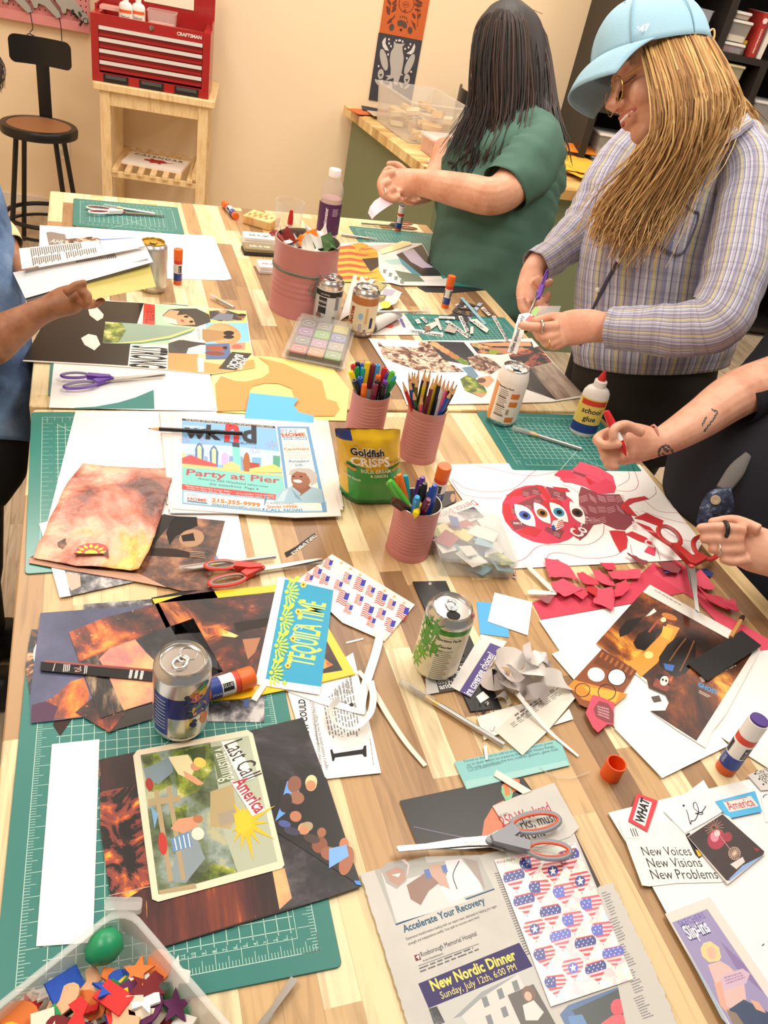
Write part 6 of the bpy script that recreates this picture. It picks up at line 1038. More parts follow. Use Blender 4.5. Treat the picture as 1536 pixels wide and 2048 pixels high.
def d_wht(B, f):
    patch(B, RB, f-1.2, f+1.3, .082, .096, C('1c1c1e', .3), n=16); patch(B, RB, f-.75, f-.1, .04, .08, C('262628', .3)); B.flat([((RB+.0002)*cos(f+a), (RB+.0002)*sin(f+a), z) for a, z in ((-.75, .04), (-.6, .03), (-.42, .026), (-.25, .03), (-.1, .04))], C('262628', .3))
    wrap(B, 'EDWOOD', RB, .066, f-.42, .0085, 'e8e4e0', .03, e=.0006); wrap(B, 'PILSNER', RB, .056, f-.42, .006, 'e8e4e0', .02, e=.0006); blob(B, RB, f-.62, .032, .008, .009, '8a6a5c')
    patch(B, RB, f+.55, f+.85, .05, .085, '8a878a'); wrap(B, 'refreshing', RB, .0865, f-.3, .006, 'e8e4e0')
    for k in range(7): patch(B, RB, f+.45+k*.03, f+.463+k*.03, .016, .034, '26241e', e=.0005)
can('white can with black band and shield label beside the pink paint can', (649, 656), [(.1, C('dedcda', .32, metal=.2)), (.108, ALU)], d_wht, rz=.2)
def d_org(B, f):
    patch(B, RB, f+.1, f+.75, .014, .096, C('f0e9df', .35)); patch(B, RB, f-1.3, f-.82, .012, .1, C('e0923e', .35)); wrap(B, 'Nutrition Facts', RB, .094, f-.25, .0058, '26221e', .03)
    for k in range(15): patch(B, RB, f-.6, f+.05-(k % 4)*.05, .03+k*.0042, .031+k*.0042 if k % 5 else .0325+k*.0042, '4a463e', e=.0004)
    for z in (.018, .055, .074): patch(B, RB, f+.22, f+.8, z, z+.012, C('d87a2a', .35), e=.0005)
    for k in range(6): patch(B, RB, f+.15, f+.35, .036+k*.0022, .037+k*.0022, '26221e', e=.0005)
can('white and orange seltzer can on the corner of the glue bottle mat', (997, 853), [(.108, C('f1ebe2', .35))], d_org, rz=.3, tall=.134)
can('plain silver can with gold top standing behind the held magazine', (306, 588), [(.108, C('cfccc8', .3, metal=.75))], lambda B, f: [patch(B, RB, f-.5, f-.42, .012, .03, '3a3a44'), patch(B, RB, f-.45, f-.4, .04, .075, '6a6a72')], lid=C('c9a03c', .3, metal=.8), rz=-.2)
# ---- pink cans
def ribbed(label, p, r, h, ribs, name='pink_can'):
    b = base(p, r*.95); t = thing(name, label, 'can', b); pr = [(0, .002), (r*.97, .002), (r*1.01, 0), (r*1.01, .004), (r, .006)]
    for z0, z1, n in ribs:
        for k in range(n*4+1): pr.append((r-.0009*(1-cos(k*pi/2))*.5*1.4, z0+(z1-z0)*k/(n*4)))
    pr += [(r, h-.005), (r*1.012, h-.003), (r*1.012, h)]
    MB().lathe(pr, PNK, 48, caps=(True, False)).build('can', t, 50)
    MB().lathe([(r*1.012, h), (r*.975, h), (r*.965, h-.004), (r*.965, .004), (0, .004)], C('b9b2a6', .3, metal=.8), 48, caps=(False, False)).build('inside', t, 50); return t, b
big_, bb = ribbed('large pink paint can tied with twine and full of scraps', (597, 641), .0785, .178, [(.045, .1, 4)], 'paint_can')
MB().tube([(.0795*cos(i*pi/20), .0795*sin(i*pi/20), .112) for i in range(40)], .0016, C('6d7566', .8), 6, close=True).tube([(.0797*cos(i*pi/20), .0797*sin(i*pi/20), .1155+.001*sin(i)) for i in range(40)], .0014, C('8a9080', .8), 6, close=True).build('twine', big_, 60)
fc = math.atan2(CAM.y-bb.y, CAM.x-bb.x)+.45
bw = MB()
for k, (dx, dz) in enumerate(((-.02, -.035), (.012, -.04), (-.008, -.045), (.004, -.05))):
    q = lambda a, z: ((.081+.004)*cos(fc+a/.08), (.081+.004)*sin(fc+a/.08), .112+z); bw.tube(cat([q(0, 0), q(dx*.8, dz*.4), q(dx, dz*.9), q(dx*.2, dz), q(-dx*.1, dz*.4), q(0, 0)], 5), .0015, C(('6d7566', '9aa08e')[k % 2], .8), 5)
for s_ in (-.006, .008): bw.tube([q(0, 0), q(s_, -.04), q(s_*1.3, -.062)], .0012, C('7a8272', .8), 5)
bw.build('twine_bow', big_, 60)
rr = random.Random(4)
for k, (c, dx, dy, lab) in enumerate((('f0ece6', -.03, .0, 'white crumpled scrap left in the pink paint can'), ('f08a2c', .01, .01, 'orange scrap standing up in the pink paint can'), ('e9e6e2', .03, .02, 'tall white crumpled scrap in the pink paint can'), ('2a282a', .045, -.005, 'black glossy scrap at the right in the pink paint can'), ('f3efe9', .0, -.04, 'white folded scrap at the front rim of the pink paint can'), ('4a6a3a', .035, -.035, 'dark patterned scrap at the front of the pink paint can'), ('3c3a40', -.04, .035, 'dark grey scrap at the back of the pink paint can'), ('8a2c28', -.055, .02, 'red scrap by the left rim of the pink paint can'))):
    mb = MB(); g = []
    for j in range(5):
        for i in range(5): u, v = i/4-.5, j/4-.5; g.append((u*.06+.012*noise.noise((u*4, v*4, k)), v*.05+.012*noise.noise((u*4, v*4, k+9)), .03*noise.noise((u*3, v*3, k*2+1))+.02*abs(u)))
    mb.add(g, [(j*5+i, j*5+i+1, j*5+i+6, j*5+i+5) for j in range(4) for i in range(4)], C(c, .6))
    o = mb.build('paper_scrap', loc=(bb.x+dx, bb.y+dy, H+.15+.012*(k % 3)), rot=(rr.uniform(-.5, .5), rr.uniform(-.5, .5), rr.uniform(0, 6))); soldn(o); tag(o, lab, 'scrap')
mc, mb0 = ribbed('pink tin cup of colourful markers behind the snack bag', (722, 897), .0365, .11, [(.012, .098, 12)], 'pink_cup')
pc, pb0 = ribbed('pink tin cup of coloured pencils right of the marker cup', (829, 928), .0375, .112, [(.012, .1, 12)], 'pink_cup')
sc_, sb0 = ribbed('pink tin cup of permanent markers in front beside the scrap box', (808, 1124), .0365, .1, [(.012, .088, 11)], 'pink_cup')
def cupmat(b, tip, k, rad, ln):
    """a pen from inside the cup out to its tip"""
    d = Vector((tip.x-b.x, tip.y-b.y, 0)); rim = Vector((b.x, b.y, 0))+(d.normalized()*min(d.length, .03-rad) if d.length > .03-rad else d); rim.z = H+.108
    ax = (tip-rim).normalized() if (tip-rim).length > .01 else Vector((0, 0, 1)); ax = (ax+Vector((0, 0, .25))).normalized()
    foot = tip-ax*ln; r_ = Vector((foot.x-b.x, foot.y-b.y)); 
    if r_.length > .028: f_ = r_.normalized()*.028; foot = Vector((b.x+f_.x, b.y+f_.y, foot.z))
    foot.z = max(foot.z, H+.008); return aim(foot, tip), (tip-foot).length
CLR = dict(red='c8202c', black='1c1c20', blue='2450b4', yellow='f2d21c', maroon='7c2440', sky='3c9cd8', green='1e8a4a', teal='1ea0a8', purple='6a3c9c', orange='f0701c', lime='5ac040', brown='4a2c20', plum='6a1c48', pink='ee5c8c', white='e8e6e4', navy='20264a', olive='6a6a2a', darkgreen='20503a')
zz(400, 680, .35156)
for c, x, y, dz, w in (('red', 870, 140, 0, 'at the back left'), ('black', 895, 128, 0, 'at the back'), ('blue', 922, 136, 0, 'at the back'), ('yellow', 955, 126, .01, 'standing tallest at the back'), ('maroon', 985, 138, .004, 'at the back'), ('sky', 1012, 140, .004, 'at the back'), ('red', 1052, 158, 0, 'at the back right'), ('lime', 1097, 180, 0, 'at the right rim'), ('green', 890, 154, -.002, 'in the second row left'), ('teal', 930, 158, -.002, 'in the second row'), ('yellow', 857, 178, -.006, 'at the left rim'), ('purple', 1065, 186, -.008, 'in the third row right'), ('orange', 1015, 200, -.01, 'in the middle'), ('blue', 912, 212, -.012, 'in the front left'), ('black', 877, 228, -.014, 'at the left rim'), ('sky', 1107, 205, -.008, 'leaning right'), ('black', 1012, 230, -.014, 'in the middle'), ('purple', 1055, 232, -.014, 'near the right front'), ('orange', 935, 252, -.02, 'at the front'), ('maroon', 1000, 252, -.018, 'at the front'), ('green', 1105, 232, -.016, 'leaning far right'), ('black', 1045, 258, -.02, 'at the right front')):
    tip = T((x, y), H+.152+dz); M, L = cupmat(mb0, tip, 0, .005, .145); m = C(CLR[c], .3); nm = f'{c} capped marker {w} of the pink marker cup'.replace('sky', 'sky blue').replace('middle of', 'middle of')
    t = thing('marker', nm, 'marker', M.translation, 0, 'capped markers in the pink cup'); t.matrix_world = M
    MB().lathe([(0, 0), (.005, 0), (.005, L-.045)], C('e4e2de', .4), 14, caps=(False, True)).build('barrel', t, 40)
    MB().lathe([(.0056, L-.05), (.0056, L-.004), (.0046, L), (.0024, L), (.0022, L-.002), (0, L-.002)], m, 14, caps=(False, False)).build('cap', t, 40)
for k, (c, x, y, dz, w) in enumerate((('red', 1152, 235, -.004, 'leaning left'), ('white', 1187, 180, 0, 'second from left at the back'), ('blue', 1192, 222, -.006, 'beside the left rim'), ('navy', 1208, 180, .002, 'at the back left'), ('darkgreen', 1222, 182, .002, 'at the back left'), ('green', 1246, 166, .004, 'at the back'), ('navy', 1284, 166, .006, 'tall at the back centre'), ('brown', 1312, 172, .006, 'at the back centre'), ('yellow', 1355, 190, .004, 'leaning right at the back'), ('navy', 1376, 197, .004, 'leaning right behind the pink one'), ('white', 1396, 216, .002, 'leaning right'), ('pink', 1418, 226, .002, 'leaning right'), ('black', 1446, 232, .004, 'leaning far right'), ('black', 1464, 252, 0, 'leaning furthest right'), ('blue', 1440, 275, -.004, 'leaning right in front'), ('darkgreen', 1212, 285, -.02, 'short at the front left'), ('pink', 1262, 310, -.026, 'shortest at the front'), ('olive', 1236, 205, 0, 'in the middle left'), ('yellow', 1290, 200, 0, 'in the middle'), ('maroon', 1330, 215, 0, 'in the middle'))):
    tip = T((x, y), H+.175+dz); M, L = cupmat(pb0, tip, 0, .004, .17); t = thing('coloured_pencil', f'{c} coloured pencil {w} in the pink pencil cup', 'pencil', M.translation, 0, 'coloured pencils in the pink cup'); t.matrix_world = M
    MB().lathe([(0, 0), (.0037, 0), (.0037, L-.022)], C(CLR[c], .35), 6, caps=(False, True)).build('shaft', t); MB().lathe([(.0037, L-.022), (.0012, L-.005)], C('e0b080', .6), 10, caps=(False, True)).build('sharpened_wood', t, 40); MB().lathe([(.0012, L-.005), (.0003, L)], C(CLR[c] if c not in ('white',) else 'd8d4d0', .5), 8).build('lead', t, 60)
for c, x, y, dz, w in (('lime', 1080, 800, .0, 'at the left'), ('orange', 1132, 765, .006, 'tall at the back'), ('brown', 1098, 905, -.01, 'leaning left'), ('teal', 1168, 770, 0, 'behind the orange one'), ('purple', 1268, 780, 0, 'at the back right'), ('black', 1280, 815, 0, 'leaning right'), ('blue', 1338, 825, .004, 'leaning furthest right'), ('sky', 1236, 892, -.006, 'at the front'), ('plum', 1300, 905, -.006, 'at the right front'), ('yellow', 1226, 995, -.03, 'lowest at the front')):
    tip = T((x, y), H+.135+dz); M, L = cupmat(sb0, tip, 0, .006, .13); t = thing('permanent_marker', f'{c} permanent marker {w} of the front pink cup'.replace('sky', 'light blue'), 'marker', M.translation, 0, 'permanent markers in the pink cup'); t.matrix_world = M; m = C(CLR[c], .3)
    MB().lathe([(0, 0), (.0055, .002), (.006, .06), (.006, L-.05)], C('c4c4c6', .4), 14, caps=(False, True)).build('barrel', t, 40)
    cp = MB().lathe([(.0064, L-.055), (.0064, L-.03), (.0058, L-.008), (.004, L), (0, L+.0005)], m, 14, caps=(False, False)).build('cap', t, 40); MB().box(-.0015, -.0085, L-.038, .0015, -.0055, L-.004, m).build('clip', cp)
# ---- snack bag
bA, bB = T((818, 930)), T((1178, 925)); bx = (bB-bA); bw_ = bx.length; ux = bx.normalized(); uy = Vector((-ux.y, ux.x, 0)); tp = T((955, 512), H+.165)
tpl = tp-bA; tx, ty = tpl.dot(ux)-bw_/2, tpl.dot(uy)
def bagf(u, v, side=1):
    """front (side 1) and back surfaces of the pillow bag"""
    dep = (.035*(1-v)**.8+.004)*(1 if v < .93 else .3); bul = .012*sin(pi*min(1, u))*sin(pi*v)**.7; w_ = bw_*(1-.04*sin(pi*v)-.06*v)
    cx, cy = tx*v, .035*(1-v)+ty*v
    cr = .0028*noise.noise((u*6, v*7, side))
    return bA+ux*(bw_/2+cx+(u-.5)*w_)+uy*(cy-side*(dep*min(1, 5*u, 5*(1-u))**.5+bul)+cr*side)+Vector((0, 0, .165*v+.002))
bag = thing('snack_bag', 'yellow and green snack cracker bag standing left of the pencil cup', 'bag', bA)
mb = MB(); nu, nv = 22, 26
YB, GB = C('f2c21e', .32), C('35a04a', .32)
for side in (1, -1):
    g = [bagf(i/nu, j/nv, side)-bA for j in range(nv+1) for i in range(nu+1)]
    for j in range(nv):
        for i in range(nu):
            u, v = (i+.5)/nu, (j+.5)/nv; wv = .58+.04*sin(u*9)-.05*u; m = YB if v > wv or (u < .08 and v > .12) else GB
            if v < .06: m = C('1e7a38', .35)
            if v > .9 and u < .25: m = C('2c3c7c', .35)
            q = j*(nu+1)+i; f_ = (q, q+1, q+nu+2, q+nu+1); k = mb.mi(m); mb.f.append([len(mb.v)+z for z in (range(4) if side > 0 else (3, 2, 1, 0))]); mb.m.append(k); mb.v += [tuple(g[z]) for z in f_]
mb.build('bag', bag, 60)
pr = MB()
def btext(txt, u0, u1, v, hv, m, bold=.03, sh=0, e=.004):
    vv, ff, ww = font(txt, bold, sh); k = (u1-u0)/ww; pr.add([bagf(u0+x*k, v+y*hv, 1)-bA-uy*e for x, y in vv], ff, m)
btext('Goldfish', .16, .68, .735, .12, 'fbf6ea', .09, e=.0035); btext('Goldfish', .16, .68, .735, .12, '201a16', .03, e=.0042); btext('CRISPS', .14, .76, .605, .15, 'fdf8ee', .035); btext('LIGHT & AIRY', .7, .95, .63, .045, '6a4a1a', .02); btext('SOUR CREAM', .28, .76, .515, .065, 'f4f0d8', .02); btext('& ONION', .42, .7, .455, .06, 'f4f0d8', .02); btext('BAKED SNACKS', .03, .26, .4, .035, 'f4f0d8', .02); btext('NET WT 4.8 OZ (136g)', .66, .98, .37, .04, 'f4f0d8', .02)
for u, v in ((.1, .56), (.17, .545), (.83, .54), (.9, .55), (.95, .53)): pr.add([bagf(u+.05*cos(i*.52), v+.022*sin(i*.52), 1)-bA-uy*.0035 for i in range(12)], [tuple(range(12))], C('e09a30', .5))
pr.build('print', bag)
# ---- glue sticks
def gluestick(label, A, B, cap='ec6a24', foot='ec6a24', r=.0108, top=None, text=None):
    M = aim(A, B); L = (Vector(B)-Vector(A)).length; t = thing('glue_stick', label, 'glue stick', A); t.matrix_world = M; B_ = MB(); n = 20
    B_.lathe([(0, 0), (r*.96, 0), (r*.96, L*.13)], C(foot, .4), n, caps=(False, False)).build('base', t, 40)
    b = MB(); b.lathe([(r, L*.13), (r, L*.34), (r, L*.6), (r, L*.7)], None, n, caps=(True, True), mats=[C('2c4494', .4), C('f1eeea', .4), C('d8402c', .4)])
    for a in range(3): patch(b, r, a*2.1, a*2.1+.8, L*.36, L*.56, C('1c1a1c', .4)); wrap(b, 'GLUE', r, L*.45, a*2.1+.4, .006, 'f1eeea', vert=True, e=.0005); wrap(b, 'STICK', r, L*.24, a*2.1+1.0, .005, 'f1eeea', vert=True)
    b.build('label_tube', t, 40)
    if top: MB().lathe([(r*.98, L*.7), (r*.98, L*.97), (r*.9, L*.97)], C('efeeec', .35), n, caps=(False, True)).build('collar', t, 40); MB().lathe([(r*.88, L*.97), (r*.86, L), (0, L+.0005)], C(top, .5), n, caps=(False, False)).build('glue', t, 40)
    else: MB().lathe([(r*1.04, L*.7), (r*1.04, L*.97), (r*.95, L), (0, L)], C(cap, .4), n, caps=(False, False)).build('cap', t, 40)
    return t
UP = Vector((0, 0, .09))
zz(0, 0, 1)
p = base((355, 571), .01); gluestick('orange capped glue stick standing right of the silver can', p, p+UP)
p = base((889, 617), .01); gluestick('orange capped glue stick standing right of the crumpled newspaper', p, p+UP)
p = base((795, 464), .01); gluestick('white capped glue stick standing by the far right scissors', p, p+UP*.95, top='4a3a6a')
p = base((1442, 1549), .013); gluestick('open glue stick with purple glue standing at the right frame edge', p, p+Vector((.006, .004, .1)), r=.0135, top='4a2c84', foot='d8602c')
p = base((868, 1010), .01); gluestick('orange capped glue stick leaning at the white poster behind the blue marker', p, T((890, 932), H+.085), r=.0125)
gluestick('orange glue stick lying by the back edge of the far table', T((472, 433), H+.011), T((449, 407), H+.011))
gluestick('orange capped glue stick lying on the yellow magazine behind the blue can', T((402, 1385), H+.018), T((506, 1352), H+.018), r=.0135)
p = base((1213, 1562), .012); cp = MB().lathe([(0, .001), (.0132, 0), (.0128, .026), (.0112, .026), (.0112, .003), (0, .003)], C('ee5a1c', .35), 24, caps=(False, False)).build('loose_cap', loc=p, smooth=40); tag(cp, 'loose orange glue stick cap standing open on bare wood', 'cap')
p = base((1160, 874), .018); glue_bottle('white school glue bottle with red cap on the right cutting mat', p+Vector((0, 0, .0025)), math.atan2(CAM.y-p.y, CAM.x-p.x)+pi/2+.25, .152, cap='d0302a', band='d8402c', foot='22408c', paper_='f2d66a', rx=.029, ry=.019, text=[('school', .38, .017, '22304a'), ('glue', .26, .017, '22304a')])
# ---- scissors
def scissors(label, A, B, hc, lc, spread=0, z=.004, flip=1, s=1, screw=None, text=None, body=None, M=None, L=None):
    if M is None:
        a, b = T(A, H+z), T(B, H+z); L = (b-a).length; d = (b-a).normalized(); n = Vector((0, 0, 1)).cross(d); M = Matrix((d, n, Vector((0, 0, 1)))).transposed().to_4x4(); M.translation = a
    t = thing('scissors', label, 'scissors', M.translation); t.matrix_world = M; h = C(hc, .4); l_ = C(lc, .5); bl = C('a8a49e', .3, metal=.9); pv = Vector((.47*L, 0, 0))
    for k, sg in ((0, flip), (1, -flip)):
        R = Matrix.Translation(pv) @ Matrix.Rotation(radians(spread)*sg, 4, 'Z') @ Matrix.Translation(-pv); zo = .0022*k
        q = [(.4*L, -.012*sg), (.47*L, -.030*L*sg), (.62*L, -.03*L*sg), (L, .0), (L*.995, .004*sg), (.6*L, .018*L*sg), (.4*L, .03*L*sg)]
        MB().prism(q, zo, zo+.0016, bl, R).build('blade', t)
        cy = sg*(.085 if k == 0 else .09)*L*s; rx, ry = (.155*L, .058*L*s) if k == 0 else (.125*L, .052*L*s); cx = (.165 if k == 0 else .15)*L
        lp = [(cx+rx*cos(i*pi/12)*(1 if cos(i*pi/12) < 0 else .95), cy+ry*sin(i*pi/12)-sg*.012*L*cos(i*pi/12), .004+zo) for i in range(24)]
        hd = MB().tube(lp, .016*L*s**.5, h, 8, R, close=True, flat=.7)
        hd.prism([(cx+rx*.75, cy-sg*.055*L), (cx+rx*.95, cy-sg*.0*L), (.46*L, .022*L*sg), (.465*L, -.02*L*sg), (.36*L, -.012*L*sg)], zo-.001, zo+.0085, h, R); o = hd.build('handle', t, 50)
        MB().tube([(cx+(rx-.012*L)*cos(i*pi/12), cy+(ry-.012*L)*sin(i*pi/12)-sg*.012*L*cos(i*pi/12), .005+zo) for i in range(24)], .008*L, l_, 6, R, close=True, flat=.9).build('handle_lining', o, 50)
    MB().lathe([(.022*L, .003), (.022*L, .0062), (.012*L, .0075), (0, .0078)], C(screw or hc, .4), 18, Matrix.Translation(pv), caps=(True, False)).build('screw', t, 40)
    if text: vv, ff, ww = font(text, .01); MB().add([(.62*L-x*.1*L/ww, -(y-.35)*.1*L/ww, .0041) for x, y in vv], ff, 'e8e6e2').build('engraving', t)
    return t
scissors('white handled scissors with red lining on the far left mat', (173, 422), (329, 433), 'efece8', 'a02432', z=.005, screw='a02432')
scissors('purple and grey scissors on the white sheet at the table seam', (122, 768), (331, 751), '6a3fa8', '8a8a94', z=.008, flip=-1)
scissors('red and grey scissors pointing at the flag sticker sheet', (410, 1156), (645, 1122), 'd2362e', '9a948e', z=.006, flip=-1)
scissors('grey scissors with orange lining behind the white glue stick', (830, 456), (722, 448), '6a6660', 'd85a38', z=.005)
scissors('grey scissors with orange lining lying over the black page in front', (1132, 1672), (793, 1700), '8a8e98', 'd8552c', z=.012, flip=-1, text='Niutop', screw='9a9ea6')
scissors('red handled scissors standing on end over red scraps at the right edge', (1370, 1066), (1394, 1225), 'b02a28', '7c7a78', z=.022, spread=0, s=1.7, screw='d8403c')
scissors('steel blade scissors cut by the bottom frame edge', (420, 2200), (589, 1958), '8a8e98', 'd8552c', z=.005)
# ---- craft knives
def knife(label, A, B, z=.005, cap=.3, zb=None):
    a, b = T(A, H+z), T(B, H+(zb or z)); M = aim(a, b); L = (b-a).length; t = thing('craft_knife', label, 'craft knife', a, 0); t.matrix_world = M
    MB().lathe([(0, 0), (.004, .001), (.004, L*.68)], C('cfcdca', .28, metal=.85), 14, caps=(False, True)).build('handle', t, 40); MB().lathe([(.0043, L*.62), (.0043, L*.74), (.003, L*.75)], C('d8b878', .35, metal=.6), 14).build('collar', t, 40)
    MB().prism([(-.003, L*.75), (.003, L*.75), (.003, L*.86), (-.002, L*.95)], -.0003, .0003, STEEL, Matrix.Rotation(pi/2, 4, 'X') @ Matrix.Scale(1, 4)).build('blade', t)
    MB().lathe([(.0056, L*.66), (.0056, L*.995), (.003, L)], clear('f2f0ec', .15, .3), 12, caps=(False, True)).build('blade_cap', t, 40)
knife('craft knife behind the white handled scissors', (311, 428), (207, 411), .007)
knife('craft knife half under the collage spread corner', (468, 616), (421, 591), .008)
knife('craft knife beside the pink paint can under the far scissors', (682, 469), (755, 480))
knife('craft knife resting on the crumpled newspaper', (750, 624), (860, 624), .03)
knife('craft knife lying above the red scissors', (552, 1113), (357, 1139), .008)
knife('craft knife on the mat in front of the white glue bottle', (1163, 898), (1024, 855), .008)
knife('craft knife on bare wood below the black outlet plate', (1009, 1491), (800, 1362), .006)
# ---- single pencils
def pencil(label, A, B, z, c, txt=None, stub=False):
    a, b = T(A, H+z), T(B, H+z); M = aim(a, b); L = (b-a).length; t = thing('pencil', label, 'pencil', a); t.matrix_world = M
    MB().lathe([(0, 0), (.0038, 0), (.0038, L-(.004 if stub else .02))], C(c, .4), 6, caps=(False, True)).build('shaft', t)
    if stub: MB().lathe([(.004, L-.014), (.004, L-.004), (.0035, L)], C('3a2a28', .4), 10).build('end_cap', t, 40)
    else:
        MB().lathe([(.0038, L-.02), (.0012, L-.005)], C('dca878', .6), 10, caps=(False, True)).build('sharpened_wood', t, 40); MB().lathe([(.0012, L-.005), (.0003, L)], C('26242a', .5), 8).build('lead', t, 60)
    if txt: vv, ff, ww = font(txt); k = L*.4/ww; MB().add([(-.0036+0*x, (y-.3)*.005, L*.72-x*k) for x, y in vv], ff, 'd8d4cc').build('print', t)
pencil('black coloured pencil lying across the newspaper headline', (485, 867), (295, 857), .018, '1c1c20', 'Colored Pencils  Blue  215')
pencil('natural wood pencil stub poking from under the black strip', (1462, 1275), (1486, 1233), .012, 'c89258', stub=True)
# ---- ink pads, wooden stamp, stamp set
def obox(name, label, cat_, q, h, m, z=0, r=.003):
    """a box standing on the table on the quad tl, tr, br, bl"""
    a, b, c, d = [T(p, H+z) for p in q]; o = (a+b+c+d)/4; ux = ((b-a)+(c-d)).normalized(); w = ((b-a).length+(c-d).length)/2; dd = ((a-d).length+(b-c).length)/2
    t = thing(name, label, cat_, o, math.atan2(ux.y, ux.x)); return t, w, dd
zz(420, 380, .28646)
for lab, q, top, bot, z, txt, tc in (('white ink pad with black print, topmost behind the pink can', [(228, 335), (445, 350), (450, 395), (222, 372)], 'efece8', 'e4e0da', 0, 'ink it up!', '3a3834'), ('gold and black ink pad in the middle of the ink pads', [(232, 410), (455, 425), (462, 470), (218, 455)], '8a7a5c', '1c1a18', 0, 'ink it up', 'e8e0d0'), ('white ink pad with red print touching the pink can', [(330, 540), (480, 540), (480, 590), (325, 575)], 'f0ecea', 'e6e2de', 0, 'ink up!', 'd83a4a')):
    t, w, d = obox('ink_pad', lab, 'ink pad', q, .02, None); d = max(d, .055)
    MB().rbox(-w/2, -d/2, 0, w/2, d/2, .009, C(bot, .4), r=.004, bev=.001).build('pad_base', t, 40); MB().rbox(-w/2+.002, -d/2+.002, .0095, w/2-.002, d/2-.002, .02, C(top, .35), r=.004, bev=.0015).build('lid', t, 40)
    vv, ff, ww = font(txt, .03); k = w*.6/ww; MB().add([(-w*.3+x*k, -.008+y*k*1.1, .0203) for x, y in vv], ff, tc).build('print', t)
t, w, d = obox('wooden_stamp', 'wooden block stamp with dark carved pattern left of the tumbler', 'stamp', [(290, 190), (480, 245), (425, 290), (232, 235)], .02, None)
MB().rbox(-w/2, -d/2, 0, w/2, d/2, .026, 'stampwood', r=.004, bev=.002).build('block', t, 40); mb = MB()
for k in range(8): mb.box(-w*.4+k*w*.1, -d*.3+(k % 2)*d*.25, .0261, -w*.4+k*w*.1+w*.06, -d*.05+(k % 2)*d*.25, .0263, '9a7038')
mb.build('carved_print', t)
t, w, d = obox('stamp_set', 'clear box of twelve coloured ink stamps in front of the drink cans', 'stamp set', [(640, 945), (1030, 1010), (862, 1265), (515, 1180)], .03, None)
PC = ['4a4852', '8a8a90', 'c8c03c', '8a4a9a', '6ab03c', '5a64a8', '6a6a72', 'a87aa0', '9a9488', 'b8524a', 'c08048', '6a9a58']
for j in range(4):
    for i in range(3):
        x, y = (i-1)*w*.31, (1.5-j)*d*.235; o = MB().rbox(x-w*.145, y-d*.11, .002, x+w*.145, y+d*.11, .02, C('2e2c2e', .5), r=.003).build('ink_cube', t); c = C(PC[j*3+i], .5)
        e = MB(); e.add([(x-w*.14, y-d*.105, .0202), (x+w*.14, y-d*.105, .0202), (x+w*.14, y+d*.105, .0202), (x-w*.14, y+d*.105, .0202)], [(0, 1, 2, 3)], c); e.tube([(x+w*.11*cos(a*.39), y+d*.075*sin(a*.39), .0204) for a in range(16)], .0007, 'd8d4d4', 4, close=True); e.rbox(x-w*.05, y-.002, .0204, x+w*.05, y+.002, .0206, 'd8d4d4', r=.0005).build('sticker', o)
def shell(w, d, z0, z1, tp=1, wl=.0012, m=None, flare=0):
    def ring(z, a, b, r=.006): return [(cx+r*cos(radians(q+18*i)), cy+r*sin(radians(q+18*i)), z) for cx, cy, q in ((a-r, b-r, 0), (-a+r, b-r, 90), (-a+r, -b+r, 180), (a-r, -b+r, 270)) for i in range(6)]
    a, b = w/2, d/2; return MB().rings([ring(z0, a*tp, b*tp), ring(z1, a, b), ring(z1, a+flare, b+flare), ring(z1+.002, a+flare, b+flare), ring(z1+.002, a-wl, b-wl), ring(z0+wl, a*tp-wl, b*tp-wl)], m)
sh_ = shell(w*1.02, d*1.02, 0, .012, m=clear('efeae4', .08, .12)); sh_.build('tray', t, 40)
k_ = shell(w*1.04, d*1.05, .028, .012, .97, m=clear('f4efe8', .06, .1), flare=.006); o = k_.build('lid', t, 40)
# ---- glass, bottle
zz(0, 0, 1)
p = T((581, 403), H+.118); t = thing('glass_tumbler', 'clear glass tumbler behind the pink paint can', 'glass', (p.x, p.y, H))
MB().lathe([(0, .008), (.03, .008), (.0365, .06), (.041, .118), (.0425, .119), (.0428, .117), (.038, .06), (.034, .0), (0, 0)], GLS, 36, caps=(False, False)).build('glass', t, 50)
fr = MB()
for k in range(10): a = k*pi/5; fr.tube([((.0385)*cos(a+q*.2), .0385*sin(a+q*.2), .045+.022*cos(q*1.57)) for q in (-1, -.5, 0, .5, 1)], .0012, GLS, 5)
fr.build('facets', t, 60)
p = T((671, 338), H+.2); t = thing('drink_bottle', 'clear bottle with purple label and white cap at the back of the far table', 'bottle', (p.x, p.y, H)); fa = math.atan2(CAM.y-p.y, CAM.x-p.x)
MB().lathe([(0, .004), (.028, 0), (.034, .006), (.034, .1), (.0315, .112), (.0345, .122), (.0345, .138), (.031, .152), (.02, .17), (.0165, .176), (.0165, .184)], clear('f0e4ec', .04, .16), 36, caps=(False, False)).build('bottle', t, 50)
MB().lathe([(0, .005), (.033, .005), (.033, .1), (.0305, .112), (.0315, .116), (0, .116)], clear('e9b8cf', .1, .25), 32, caps=(False, False)).build('drink', t, 50)
MB().lathe([(.0165, .178), (.0185, .179), (.0185, .198), (.017, .2), (0, .2)], C('f3efec', .4), 28, caps=(False, False)).build('cap', t, 40)
lb = MB(); patch(lb, .0345, fa-1.7, fa+1.7, .01, .104, C('4c2158', .45), n=30); wrap(lb, 'vitaminwater', .0345, .052, fa-.15, .0155, 'e8dce8', .03, vert=True, e=.0006)
for k in range(6): patch(lb, .0345, fa+.25, fa+.85-.05*(k % 3), .09-k*.004, .0915-k*.004, 'c8b4cc', e=.0005)
lb.build('label', t)
q = T((581, 440), H+.176); t = thing('red_marker', 'red capped marker standing tall in the pink paint can', 'marker', (q.x, q.y, H+.005))
